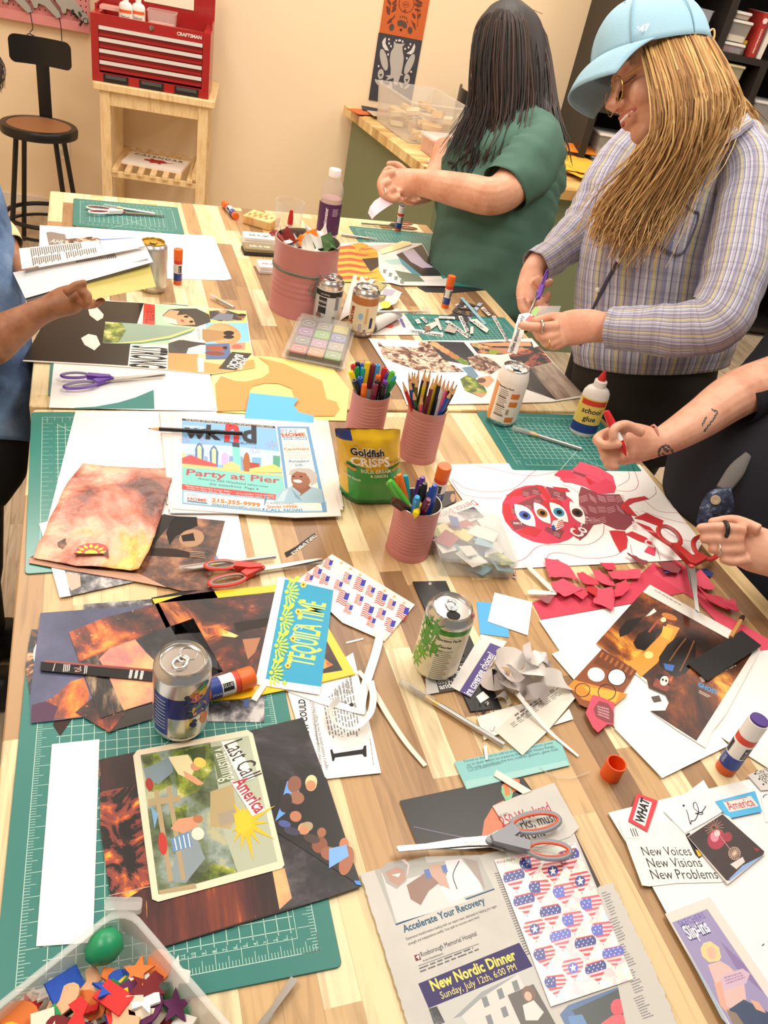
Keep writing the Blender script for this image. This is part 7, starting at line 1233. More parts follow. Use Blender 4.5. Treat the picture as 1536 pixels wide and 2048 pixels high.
MB().lathe([(0, 0), (.006, 0), (.006, .166)], C('d8d4d0', .4), 14).build('barrel', t, 40); MB().lathe([(.0072, .161), (.0068, .176), (.004, .196), (0, .198)], C('c82a24', .35), 14).build('cap', t, 50)
# ---- scrap box
zz(860, 920, .35156)
t, w, d = obox('scrap_box', 'clear lidded plastic box of paper scraps beside the octopus poster', 'box', [(-5, 375), (395, 395), (440, 690), (0, 660)], .03, None)
shell(w, d, 0, .032, .95, .0015, clear('eef0f0', .1, .2)).build('box', t, 40); MB().rbox(-w/2-.002, -d/2-.002, .035, w/2+.002, d/2+.002, .041, clear('f2f4f4', .08, .16), r=.012, bev=.002).build('lid', t, 40)
rr = random.Random(21); sb = t.location; rzb = t.rotation_euler.z
for k in range(34):
    c = ('f2e4a8', 'f4f1ea', '5a7a3a', '6aa8c0', '2c4a9c', 'e8d27a', 'd8d4cc', '8ab8c8', 'b03a3a', 'e9e6e0', '3a4a3c', '9aa43c')[k % 12]
    x, y = rr.uniform(-.38, .38)*w, rr.uniform(-.38, .38)*d; mb = MB(); a, b = rr.uniform(.012, .026), rr.uniform(.008, .02); mb.prism([(-a, -b), (a, -b*.8), (a*.9, b), (-a*.8, b*.9)], 0, .0005, 'leafage' if k % 12 == 2 else C(c, .6))
    o = mb.build('paper_scrap', rot=(rr.uniform(-.15, .15), rr.uniform(-.15, .15), rr.uniform(0, 6))); o.location = Vector((sb.x, sb.y, H+.004+.026*k/34))+Matrix.Rotation(rzb, 3, 'Z') @ Vector((x, y, 0)); tag(o, 'small coloured paper scrap inside the clear lidded box', 'scrap', 'paper scraps in the clear box')
S = Sheet('name_clipping', 'white clipping with red upside down name behind the scrap box', 'clipping', [(20, 305), (232, 205), (310, 320), (60, 420)], 'ebe7e2', 6); S.t('Derrick Borte', (246, 228), (35, 308), 'b8525a', h=1.3).p([(150, 300), (250, 265), (310, 325), (200, 340)], 'grey_scene').done()
Sheet('photo_scrap', 'dark photo scrap with faces behind the blue permanent marker', 'photo', [(0, 220), (70, 180), (140, 175), (150, 235), (30, 290), (0, 300)], gloss('2c2620'), 7).e((25, 250), 14, 22, gloss('b87a5c'), 20).e((130, 215), 14, 24, gloss('c08a68')).done()
o = MB(); rr = random.Random(2)
for k in range(5): o.prism([(rr.uniform(-.008, 0), rr.uniform(-.006, 0)), (rr.uniform(.002, .008), rr.uniform(-.004, .002)), (rr.uniform(-.002, .006), rr.uniform(.003, .009))], 0, .0006, C(('c02838', 'e8e0dc', '8a1c2c')[k % 3], .6), rotm(rr.uniform(-.8, .8), rr.uniform(-.8, .8), k, (0, 0, .005)))
tag(o.build('crumpled_scrap', loc=T((475, 665))), 'tiny crumpled red and white scrap right of the scrap box', 'scrap')
# ---- tub of foam shapes in the foreground
zz(0, 0, 1)
zr = H+.085; c0 = T((258, 1826), zr); cl = T((0, 2003), zr); cr_ = T((432, 2030), zr); u1 = (cl-c0).normalized(); u2 = (cr_-c0).normalized()
ax = (u2-u1); ax = Vector((ax.x, ax.y, 0)).normalized(); W_ = .17; cen = c0+(u1+u2).normalized()*W_*.66; rz = math.atan2(u2.y, u2.x)
t = tub('foam_tub', 'clear plastic tub of colourful foam shapes at the bottom left corner', Matrix.Translation((cen.x, cen.y, H+.003)) @ Matrix.Rotation(rz, 4, 'Z'), W_, W_, .082, clear('f2f4f4', .12, .5), r=.022, wall=.002)
for s_ in (1,): MB().rbox(-.016, -.004, .078, .016, .008, .086, clear('f2f4f4', .15, .4), r=.003, M=rotm(z=radians(45), t=(-W_/2*.97, W_/2*.97, 0))).build('snap_tab', t)
SHP = [[(-.5, -.3), (.5, -.3), (.5, .3), (-.5, .3)], [(.5*cos(i*.42), .35*sin(i*.42)) for i in range(15)], [((.5 if i % 2 == 0 else .22)*cos(i*.628), (.5 if i % 2 == 0 else .22)*sin(i*.628)) for i in range(10)], [(-.5, .0), (-.25, .18), (-.3, .4), (0, .2), (.3, .35), (.5, .1), (.3, -.1), (.45, -.35), (.1, -.2), (-.1, -.4), (-.25, -.15)], [(-.5, -.1), (-.2, .25), (.1, .1), (.3, .3), (.5, 0), (.3, -.25), (.0, -.15), (-.3, -.3)]]
FC = ['d82c2c', 'f2c81c', '2a9a5a', '2456c0', '5a1c50', 'e8dcc8', 'f3f0ea', 'e8803c', '7a1c24', 'e9b48c']; FM = {}
rr = random.Random(8)
for k in range(210):
    sh, c = k % 5, rr.randrange(10); key = (sh, c)
    if key not in FM:
        mb = MB(); mb.prism([(x*.03, y*.03) for x, y in SHP[sh]], 0, .0022, C(FC[c], .75)); o = mb.build('foam_shape'); FM[key] = o.data
    else: o = bpy.data.objects.new('foam_shape', FM[key]); COL.objects.link(o)
    x, y = rr.uniform(-.4, .4)*W_, rr.uniform(-.4, .4)*W_; hh = .01+.055*(k/210)**.7*(1-1.1*(max(abs(x), abs(y))/W_)**2)+.004; tl = .2+.5*rr.random()
    o.location = (cen.x+x, cen.y+y, H+.008+hh); o.rotation_euler = (rr.uniform(-tl, tl), rr.uniform(-tl, tl), rr.uniform(0, 6.28)); tag(o, 'small coloured foam shape heaped in the clear tub', 'foam shape', 'foam shapes in the tub')
o = MB().lathe([(0, -.011), (.008, -.009), (.014, -.003), (.015, .001), (.011, .008), (0, .011)], C('1e9464', .35), 24, rotm(y=pi/2) @ Matrix.Scale(1.6, 4, (0, 0, 1)), caps=(False, False)).build('green_bead', smooth=60, loc=T((208, 1894), H+.072), rot=(0, 0, .5)); tag(o, 'rounded green piece on top of the foam shapes', 'foam shape')
# ================================================================ people
zz(0, 0, 1)
def skinmat(key, a, b_):
    return photo(key, [(.35, a), (.65, b_)], 18, rough=.5, detail=3)
def loft(mb, rings, m, n=18, sub=5, wr=0, wf=9, caps=True, uvn=1, seed=0, squash=None):
    """a tapering limb or garment; rings are (x, y, depth, radius in the photograph's frame, thickness share)"""
    Q = [(*Dp((r[0], r[1]), r[2]), r[3]*r[2]/FPX, r[4] if len(r) > 4 else 1) for r in rings]; o = []; k = len(Q)
    for i in range(k-1):
        p0 = Q[i-1] if i else tuple(2*x-y for x, y in zip(Q[0], Q[1])); p3 = Q[i+2] if i+2 < k else tuple(2*x-y for x, y in zip(Q[-1], Q[-2])); p1, p2 = Q[i], Q[i+1]
        for j in range(sub): t = j/sub; o.append([.5*(2*b+(c-a)*t+(2*a-5*b+4*c-d)*t*t+(3*b-a-3*c+d)*t**3) for a, b, c, d in zip(p0, p1, p2, p3)])
    o.append(list(Q[-1])); R = []; V = [0]; up = FW.copy()
    for i, q in enumerate(o):
        c = Vector(q[:3]); t = Vector(o[min(i+1, len(o)-1)][:3])-Vector(o[max(i-1, 0)][:3]); t.normalize(); a = up.cross(t); a = a.normalized() if a.length > .1 else RT; b = t.cross(a); ring = []
        if i: V.append(V[-1]+(c-Vector(o[i-1][:3])).length)
        for j in range(n):
            an = 2*pi*j/n; p = c+a*q[3]*cos(an)+b*q[3]*q[4]*sin(an)
            if wr: d = (p-c).normalized(); w = noise.noise(p*wf+Vector((seed, 0, 0)))+.5*noise.noise(Vector((p.x*wf*3, p.y*wf*3, p.z*wf*1.4+seed)))+.45*sin(V[-1]*130+an*2+seed)*noise.noise(p*5+Vector((9, seed, 0))); p = p+d*w*wr
            ring.append(tuple(p))
        R.append(ring)
    mb.rings(R, m, caps, caps, uv=([uvn*j/n for j in range(n+1)], V)); return mb
def ball(mb, c, r, m, M=None, n=14):
    rx, ry, rz = r; pr = [(cos(pi*(i/n-.5)), sin(pi*(i/n-.5))) for i in range(n+1)]; pr[0] = (1e-4, -1); pr[-1] = (1e-4, 1)
    X = Matrix.Translation(c) @ Matrix.Diagonal((rx, ry, rz, 1)); mb.lathe(pr, m, 20, (M @ X) if M is not None else X, caps=(True, True))
def fuse(mb, name, parent, vox=.003, sm=4, paint=()):
    """melt the overlapping shapes into one continuous body"""
    o = mb.build('tmp'); r = o.modifiers.new('r', 'REMESH'); r.mode = 'VOXEL'; r.voxel_size = vox; s = o.modifiers.new('s', 'SMOOTH'); s.factor = .5; s.iterations = sm
    dg = bpy.context.evaluated_depsgraph_get(); me = bpy.data.meshes.new_from_object(o.evaluated_get(dg)); me.name = name; bpy.data.objects.remove(o)
    me.materials.clear(); me.materials.append(mb.mats[0])
    for _, _, m in paint: me.materials.append(mat_of(m))
    me.polygons.foreach_set('use_smooth', [True]*len(me.polygons))
    cs = np.empty(len(me.polygons)*3); me.polygons.foreach_get('center', cs); cs = cs.reshape(-1, 3); mi = np.zeros(len(cs), int)
    for k, (pts, rad, m) in enumerate(paint):
        q = cs-np.array(CAM); zc = q @ np.array(FW); U = np.stack([768+FPX*(q @ np.array(RT))/zc, 1024+FPX*(q @ np.array(DN))/zc], 1)
        d = np.min([np.linalg.norm(U-np.array(p[:2]), axis=1) for p in cat([(*p, 0) for p in pts], 10)], axis=0); mi[(d < rad) & (zc < 1.47)] = k+1
    me.polygons.foreach_set('material_index', mi.tolist()); ob = bpy.data.objects.new(name, me); COL.objects.link(ob); ob.parent = parent; ob.matrix_parent_inverse = Matrix.Translation(-parent.location); return ob
def part(mb, name, parent, sm=60):
    o = mb.build(name, smooth=sm); o.parent = parent; o.matrix_parent_inverse = Matrix.Translation(-parent.location); return o
def finger(mb, pts, r, dep, m):
    """finger chain: (x, y[, depth offset]) joints, tapering to the tip"""
    P = [(p[0], p[1], dep+(p[2] if len(p) > 2 else 0), r*(1-.22*i/(len(pts)-1)), 1) for i, p in enumerate(pts)]
    loft(mb, P, m, 10, 4); e = P[-1]; ball(mb, Dp(e[:2], e[2]), [e[3]*e[2]/FPX*.98]*3, m, n=8)
from mathutils.bvhtree import BVHTree
def surf(o):
    tr = BVHTree.FromPolygons([v.co for v in o.data.vertices], [p.vertices for p in o.data.polygons])
    def hit(x, y, e=.002): d = ray((x, y)).normalized(); h = tr.ray_cast(CAM, d); return (h[0] if h[0] else CAM+d*1.7)-d*e
    return hit
def headframe(o_px, dep, f_img, tow):
    f = (RT*f_img[0]+DN*f_img[1]-FW*tow).normalized(); u0 = RT*f_img[1]-DN*f_img[0] if f_img[0] > 0 else -RT*f_img[1]+DN*f_img[0]
    if u0.z < 0: u0 = -u0
    u = (u0-f*u0.dot(f)).normalized(); s = f.cross(u)
    if s.dot(-FW) < 0: s = -s
    M = Matrix((f, s, u)).transposed().to_4x4(); M.translation = Dp(o_px, dep); return M
def head(mb, M, m):
    ball(mb, (-.012, 0, .03), (.096, .074, .088), m, M); ball(mb, (.03, 0, -.045), (.058, .056, .076), m, M); ball(mb, (.062, 0, -.098), (.026, .026, .022), m, M)
    for s in (-1, 1): ball(mb, (.052, s*.034, -.036), (.034, .026, .03), m, M); ball(mb, (.092, s*.011, -.036), (.012, .009, .009), m, M); ball(mb, (-.01, s*.072, -.015), (.018, .008, .03), m, M)
    mb.tube([M @ Vector(p) for p in ((.082, 0, .02), (.096, 0, -.005), (.112, 0, -.03), (.102, 0, -.041))], [.009, .0095, .0125, .008], m, 10); ball(mb, (.08, 0, -.066), (.02, .03, .02), m, M)
    ball(mb, (.078, 0, .025), (.016, .05, .012), m, M)
def facebits(M, t):
    b = MB()
    for s in (1, -1): ball(b, M @ Vector((.079, s*.031, .004)), (.011, .011, .011), C('efe9e4', .3)); ball(b, M @ Vector((.0865, s*.031, .003)), (.0055, .0055, .0055), C('2a1a14', .3)); b.tube([M @ Vector(p) for p in ((.066, s*.05, .022), (.086, s*.034, .03), (.09, s*.014, .026))], .003, C('2a1c16', .7), 6)
    part(b, 'eyes', t); b = MB(); b.tube([M @ Vector(p) for p in ((.082, .024, -.064), (.099, .0, -.066), (.082, -.024, -.064))], [.002, .0055, .002], C('b0645a', .5), 8); part(b, 'lips', t)
def strands(mb, guides, n, spread, r, mats, rnd, seg=9, taper=.3):
    """hair: n strands between neighbouring guide curves; guides are lists of points from root to tip"""
    G = [cat(g, 4) for g in guides]; k = len(G)
    for i in range(n):
        s = rnd.random()*(k-1); a = min(int(s), k-2); f = s-a; j1 = Vector((rnd.uniform(-1, 1), rnd.uniform(-1, 1), rnd.uniform(-1, 1)))*spread; j2 = Vector((rnd.uniform(-1, 1), rnd.uniform(-1, 1), rnd.uniform(-1, 1)))*spread*1.6; ph = rnd.uniform(0, 6); cut = rnd.uniform(.82, 1)
        L = len(G[a]); P = []
        for q in range(seg):
            t = q/(seg-1)*cut; x = t*(L-1); b = min(int(x), L-2); g = x-b; p = G[a][b].lerp(G[a][b+1], g).lerp(G[a+1][b].lerp(G[a+1][b+1], g), f); P.append(p+j1*(.25+t)*(1-t*.4)+j2*t*t+j1.cross(FW)*(.9*sin(t*8+ph)*t)+Vector((0, 0, 1))*.004*sin(t*7+ph))
        mb.tube(P, [r*(1-(1-taper)*(q/(seg-1))**2) for q in range(seg)], mats[rnd.randrange(len(mats))], 4, caps=False)
# striped shirt cloth
mt, N, Lk, bs = newmat('plaid'); tc = N.new('ShaderNodeUVMap'); sp_ = N.new('ShaderNodeSeparateXYZ'); Lk.new(tc.outputs[0], sp_.inputs[0])
def mnode(op, a, b):
    q = N.new('ShaderNodeMath'); q.operation = op
    for i, v in enumerate((a, b)):
        if isinstance(v, (int, float)): q.inputs[i].default_value = v
        else: Lk.new(v, q.inputs[i])
    return q.outputs[0]
r1 = ramp(N, [(0, '8d8fb0'), (.08, 'c6c2d0'), (.2, '74768f'), (.25, 'b4b2c4'), (.4, 'd8d4dc'), (.47, '85869e'), (.52, 'aeacc0'), (.62, 'd3c890'), (.7, 'b8b2b8'), (.76, '6f7088'), (.8, 'b0a8ac'), (.92, '9a96a8')], 'CONSTANT'); Lk.new(mnode('FRACT', mnode('MULTIPLY', sp_.outputs[0], 7), 0), r1.inputs[0])
r2 = ramp(N, [(0, 'ffffff'), (.3, 'd0d0dc'), (.36, 'ffffff'), (.55, 'e4e2e8'), (.7, 'b8b8cc'), (.74, 'f4f4f6')], 'CONSTANT'); Lk.new(mnode('FRACT', mnode('MULTIPLY', sp_.outputs[1], 26), 0), r2.inputs[0])
mx = N.new('ShaderNodeMixRGB'); mx.blend_type = 'MULTIPLY'; mx.inputs[0].default_value = .55; Lk.new(r1.outputs[0], mx.inputs[1]); Lk.new(r2.outputs[0], mx.inputs[2]); Lk.new(mx.outputs[0], bs.inputs['Base Color']); bs.inputs['Roughness'].default_value = .85
def legs(t, x, y, top, w, m, m2='161616', g=.085):
    b = MB()
    for s in (-1, 1):
        c = lambda z, r: [(x+r*cos(a*pi/10), y+s*g+r*sin(a*pi/10), z) for a in range(20)]
        b.rings([c(top, w), c(top-.2, w*.92), c(top-.45, w*.66), c(.25, w*.56), c(.09, w*.52)], m)
    part(b, 'trousers', t); b = MB()
    for s in (-1, 1): b.rbox(x-.15, y+s*g-.045, 0, x+.09, y+s*g+.045, .1, C(m2, .5), r=.035, bev=.02)
    part(b, 'shoes', t)
# ---------------- person in the cap and striped shirt
SK = skinmat('skin_light', 'd69678', 'e4ab8e'); t = thing('person', 'person in light blue cap, glasses and striped shirt cutting paper, long blonde hair', 'person', (1.1, 1.25, 0))
HM = headframe((1323, 154), 1.6, (-.97, .25), -.02); b = MB(); head(b, HM, SK)
loft(b, [(1350, 200, 1.64, 52), (1400, 245, 1.72, 55), (1425, 300, 1.78, 80), (1370, 450, 1.82, 120), (1310, 680, 1.92, 120)], SK)
loft(b, [(1480, 320, 1.68, 36), (1462, 570, 1.58, 40), (1425, 640, 1.58, 40), (1300, 658, 1.63, 34), (1215, 655, 1.66, 30), (1180, 652, 1.66, 34, .6), (1140, 656, 1.66, 36, .5), (1112, 662, 1.66, 27, .5)], SK)
finger(b, [(1118, 652), (1078, 655), (1046, 651)], 12, 1.645, SK); finger(b, [(1118, 668), (1085, 676), (1072, 662, .02)], 11, 1.65, SK); finger(b, [(1122, 678), (1095, 688), (1084, 674, .02)], 11, 1.655, SK); finger(b, [(1130, 684), (1106, 694), (1096, 682, .02)], 9, 1.66, SK); finger(b, [(1145, 640), (1108, 634), (1072, 642)], 12, 1.68, SK)
loft(b, [(1250, 310, 2.0, 34), (1165, 452, 1.95, 32), (1090, 512, 1.88, 24), (1066, 540, 1.86, 22), (1062, 566, 1.84, 27, .6), (1058, 592, 1.83, 27, .5), (1056, 608, 1.82, 22, .5)], SK)
finger(b, [(1042, 595), (1046, 618), (1062, 632), (1074, 626)], 9.5, 1.80, SK); finger(b, [(1052, 604), (1060, 622), (1080, 622), (1092, 614)], 9, 1.81, SK); finger(b, [(1062, 602), (1076, 608), (1092, 600), (1096, 588)], 8.5, 1.82, SK); finger(b, [(1066, 598), (1082, 614), (1096, 612)], 7.5, 1.84, SK); finger(b, [(1070, 556), (1086, 570), (1100, 564)], 10, 1.81, SK)
fuse(b, 'body', t)
b = MB(); loft(b, [(1300, 722, 1.95, 150, .8), (1305, 680, 1.93, 160, .85), (1314, 610, 1.9, 164, .85), (1332, 520, 1.86, 170, .85), (1362, 425, 1.82, 165, .85), (1395, 340, 1.78, 142, .85), (1422, 275, 1.76, 98, .9), (1436, 245, 1.75, 64, .9)], 'plaid', 72, 7, wr=.007, wf=7, uvn=2.6, caps=False)
loft(b, [(1475, 285, 1.7, 52), (1500, 350, 1.65, 58), (1488, 450, 1.61, 63), (1468, 555, 1.58, 64), (1432, 638, 1.575, 62), (1370, 660, 1.6, 55), (1290, 658, 1.63, 48), (1240, 656, 1.65, 42), (1222, 655, 1.66, 42)], 'plaid', 40, 8, wr=.0055, wf=16, caps=False, uvn=1.6, seed=3)
loft(b, [(1285, 275, 1.98, 44), (1232, 350, 2.0, 56), (1190, 430, 1.97, 52), (1150, 475, 1.93, 43), (1108, 508, 1.89, 36), (1072, 532, 1.865, 33)], 'plaid', 40, 9, wr=.007, wf=16, caps=False, uvn=1.6, seed=6)
o = part(b, 'striped_shirt', t, 80); soldn(o)
hs = surf(o); b = MB()
for p in ((1365, 349), (1238, 520), (1196, 580), (1176, 622)): ball(b, hs(*p), (.006, .006, .006), C('efe9e4', .3))
part(b, 'shirt_buttons', t)
b = MB(); P = cat([hs(*p) for p in ((1408, 285), (1362, 352), (1300, 428), (1250, 500), (1212, 565), (1172, 650), (1160, 690))], 5); b.tube(P, .0042, C('4a4656', .9), 6, flat=.5); P = cat([hs(*p, .003) for p in ((1350, 392), (1385, 420), (1398, 428), (1385, 470), (1362, 508), (1330, 498), (1290, 470), (1350, 392))], 4); b.tube(P, .0018, C('66667e', .9), 5); part(b, 'placket', t)
cl = []
for (x0, y0, d0), (x1, y1, d1) in zip(((1425, 268, 1.6), (1455, 250, 1.6), (1492, 228, 1.64), (1500, 216, 1.7)), ((1442, 294, 1.585), (1478, 272, 1.59), (1508, 248, 1.63), (1512, 238, 1.7))): cl.append([tuple(Dp((x0, y0), d0)), tuple(Dp((x1, y1), d1))])
b.rings(cl, 'plaid', False, False, closed=False, uv=([0, .16, .32], [0, .02, .04, .06])); o = part(b, 'collar', t); soldn(o)
# cap
b = MB(); BLU = C('9cc4d8', .8, bump=.25, bs=350); R = []
for i in range(15):
    ph = i/14*pi/2; z = .048+.112*sin(ph); R.append([tuple(HM @ Vector((.012+.118*cos(ph)**.75*cos(a*pi/20)-.02*sin(ph), .088*cos(ph)**.75*sin(a*pi/20), z+.006*cos(a*pi/10)-(.018 if 0 else .02*(1-cos(a*pi/20))*.5*cos(ph))))) for a in range(40)])
b.rings(R, BLU, False, True); cp = part(b, 'cap', t, 80); soldn(cp)
b = MB(); R = []
for i in range(9):
    v = i/8; R.append([tuple(HM @ (Vector((.012+.117*cos(1.4*u), .087*sin(1.4*u), .05+.006*cos(2.8*u)-.01*(1-cos(1.4*u)))).lerp(Vector((.186-.066*u*u, .088*u, .012-.022*u*u)), v)+Vector((0, 0, .008*sin(v*pi))))) for u in [j/10-1 for j in range(21)]])
b.rings(R, BLU, False, False, closed=False); o = part(b, 'visor', t, 80); soldn(o); o.modifiers[0].thickness = .003; o.parent = cp; o.matrix_parent_inverse = Matrix()
b = MB()
for k in range(4):
    v = .3+.2*k; b.tube([HM @ (Vector((.012+.117*cos(1.4*u), .087*sin(1.4*u), .05+.006*cos(2.8*u)-.01*(1-cos(1.4*u)))).lerp(Vector((.186-.066*u*u, .088*u, .012-.022*u*u)), v)+Vector((0, 0, .008*sin(v*pi)+.0018))) for u in [j/8-1 for j in range(17)]], .0006, C('7eaabf', .8), 4)
for a in (0, 60, 120, -60, -120, 180):
    P = []
    for i in range(12): ph = i/12*pi/2; P.append(HM @ Vector((.012+.12*cos(ph)**.75*cos(radians(a))-.02*sin(ph), .09*cos(ph)**.75*sin(radians(a)), .049+.113*sin(ph)-.01*(1-cos(radians(a)))*cos(ph))))
    b.tube(P, .0012, C('86b0c6', .8), 5)
ball(b, HM @ Vector((-.008, 0, .162)), (.006, .006, .004), BLU)
for a in (35, 92): b.tube([HM @ Vector((.012+.118*.52*cos(radians(a))-.016+.004*cos(q), .088*.53*sin(radians(a))+.004*sin(q)+.003, .145)) for q in range(7)], .0012, C('4a7aa8', .7), 4)
vv, ff, ww = font("'47", .03, .2); hb = [HM @ Vector((.062-(x/ww)*.024, .0885-.0, .052+y*.016)) for x, y in vv]; b.add([p-FW*.004 for p in hb], ff, 'f0eeea'); o = part(b, 'cap_stitching', t); o.parent = cp; o.matrix_parent_inverse = Matrix()
# face details
b = MB(); b.tube([HM @ Vector(p) for p in ((.074, .032, -.058), (.088, .022, -.068), (.0985, .0, -.072), (.088, -.022, -.068))], [.002, .0045, .005, .003], C('c2645a', .4), 8); b.tube([HM @ Vector(p) for p in ((.074, .032, -.058), (.092, .02, -.059), (.1, .0, -.0585), (.09, -.02, -.059))], [.002, .0035, .004, .003], C('c46c60', .4), 8); part(b, 'lips', t)
b = MB(); b.tube([HM @ Vector(p) for p in ((.082, .026, -.0625), (.093, .018, -.0645), (.099, 0, -.0655), (.092, -.018, -.0645))], .0038, C('f4eee8', .3), 8); part(b, 'teeth', t)
b = MB()
for s in (1, -1): b.tube([HM @ Vector(p) for p in ((.066, s*.044, -.002), (.08, s*.034, -.006), (.086, s*.022, -.004))], .0016, C('5a3a2c', .6), 6); b.tube([HM @ Vector(p) for p in ((.062, s*.048, .02), (.082, s*.036, .026), (.092, s*.016, .022))], .0026, C('a87c54', .7), 6)
part(b, 'lashes_and_brows', t)
b = MB(); GD = C('d8b04a', .25, metal=.9)
for s in (1, -1):
    b.tube([HM @ Vector((.103-.1*abs(.025*cos(q*.314)), s*.032+.024*cos(q*.314), -.014+.022*sin(q*.314))) for q in range(20)], .001, GD, 6, close=True); b.tube([HM @ Vector(p) for p in ((.092, s*.055, -.006), (.06, s*.066, .0), (.0, s*.078, .008))], .0011, GD, 6)
b.tube([HM @ Vector(p) for p in ((.103, .009, -.01), (.106, 0, -.006), (.103, -.009, -.01))], .001, GD, 6); gl = part(b, 'glasses', t)
# hair
rnd = random.Random(12); HC = [C(c, .55) for c in ('a87c48', 'c99e62', 'dcb87c', '8a6236', 'b98c54')]
def G(*p): return [Dp((x, y), d) for x, y, d in p]
b = MB(); gs = [G((1285, 98, 1.55), (1312, 190, 1.505), (1318, 262, 1.515), (1270, 340, 1.56), (1215, 410, 1.61), (1192, 472, 1.64)), G((1318, 86, 1.54), (1350, 190, 1.49), (1345, 280, 1.51), (1300, 360, 1.57), (1245, 440, 1.62), (1225, 490, 1.64)), G((1345, 74, 1.53), (1385, 180, 1.49), (1375, 280, 1.51), (1330, 370, 1.57), (1280, 450, 1.62), (1255, 500, 1.645)), G((1378, 62, 1.54), (1420, 170, 1.5), (1420, 250, 1.52), (1365, 330, 1.57), (1315, 420, 1.62), (1270, 512, 1.65)), G((1398, 58, 1.57), (1445, 165, 1.53), (1450, 235, 1.55), (1405, 300, 1.57), (1345, 390, 1.62), (1280, 500, 1.65)), G((1400, 58, 1.62), (1455, 160, 1.6), (1470, 220, 1.62), (1455, 255, 1.62), (1420, 300, 1.6), (1370, 360, 1.62))]
strands(b, gs, 1150, .022, .0019, HC, rnd, 12)
gs = [G((1408, 90, 1.66), (1450, 150, 1.68), (1480, 205, 1.7), (1520, 260, 1.72), (1535, 330, 1.74)), G((1400, 70, 1.6), (1440, 130, 1.62), (1465, 190, 1.64), (1500, 235, 1.66), (1520, 290, 1.68))]; strands(b, gs, 70, .012, .0022, HC, rnd, 9)
gs = [G((1300, 135, 1.68), (1300, 230, 1.72), (1260, 330, 1.74), (1205, 410, 1.74), (1190, 470, 1.72)), G((1340, 120, 1.7), (1340, 250, 1.74), (1300, 350, 1.74), (1240, 430, 1.72), (1215, 480, 1.7))]; strands(b, gs, 160, .012, .003, HC, rnd, 10)
b.tube(cat(G((1400, 85, 1.6), (1425, 58, 1.6), (1428, 75, 1.6), (1415, 95, 1.6)), 5), .002, HC[2], 5)
part(b, 'hair', t, None)
b = MB(); CK = C('26221f', .8)
loft(b, [(1300, 690, 1.93, 138, .8), (1285, 760, 1.97, 140, .8), (1270, 830, 2.0, 130, .75), (1255, 900, 2.05, 110, .7)], CK, 30); part(b, 'waistband', t); legs(t, 1.1, 1.23, .95, .115, CK)
b = MB(); b.tube([Dp((1083+9*cos(q*.5)*.4, 653+13*sin(q*.5)), 1.638-.009*cos(q*.5)) for q in range(13)], .0022, C('c4c0b8', .25, metal=.9), 6, close=True).tube([Dp((1096+7*cos(q*.5)*.4, 686+11*sin(q*.5)), 1.648-.007*cos(q*.5)) for q in range(13)], .0012, GD, 6, close=True); part(b, 'rings', t)
a_, b_ = Dp((1091, 545), 1.80), Dp((1046, 655), 1.74); d = (b_-a_).normalized(); n_ = (FW*.9+RT*.35); n_ = (n_-d*n_.dot(d)).normalized(); M = Matrix((d, n_, d.cross(n_))).transposed().to_4x4(); M.translation = a_
scissors('purple handled scissors held in the hand of the person in the cap', 0, 0, '7a4cc0', '6a3fa8', spread=6, M=M, L=(b_-a_).length)
# paper strip and clear sheet in the hand
b = MB(); R = []
for x, y, dp, w in ((1062, 628, 1.7, 8), (1048, 632, 1.69, 10), (1042, 648, 1.68, 9.5), (1036, 670, 1.675, 9), (1029, 690, 1.67, 9), (1024, 706, 1.67, 9)): R.append([tuple(Dp((x-w, y-w*.3), dp)), tuple(Dp((x+w, y+w*.3), dp))])
b.rings(R, C('f2efec', .6), False, False, closed=False); A_, B_2 = Dp((1026, 706), 1.665), Dp((1050, 634), 1.68); ux_ = (B_2-A_); vv, ff, ww = font('rallies around World', .01); uy_ = (-FW).cross(ux_).normalized()*.0115; b.add([A_+ux_*(x/ww)+uy_*(y+.1) for x, y in vv], ff, '4a484a')
o = b.build('paper_strip', center=True); soldn(o); tag(o, 'white paper strip reading rallies around, held by the person in the cap', 'strip')
b = MB(); b.flat([Dp(p, d) for p, d in (((1062, 622), 1.7), ((1075, 612), 1.72), ((1122, 612), 1.75), ((1112, 640), 1.72), ((1075, 645), 1.69))], clear('f0ecec', .1, .3)).flat([Dp(p, 1.695) for p in ((1063, 626), (1070, 613), (1080, 615), (1070, 634))], C('b4e890', .5)).flat([Dp(p, 1.685) for p in ((1048, 642), (1060, 630), (1074, 638), (1066, 644))], C('d8908a', .5)); o = b.build('sticker_sheet', center=True); soldn(o); tag(o, 'clear sheet with green and red stickers in the hand of the person in the cap', 'sticker sheet')
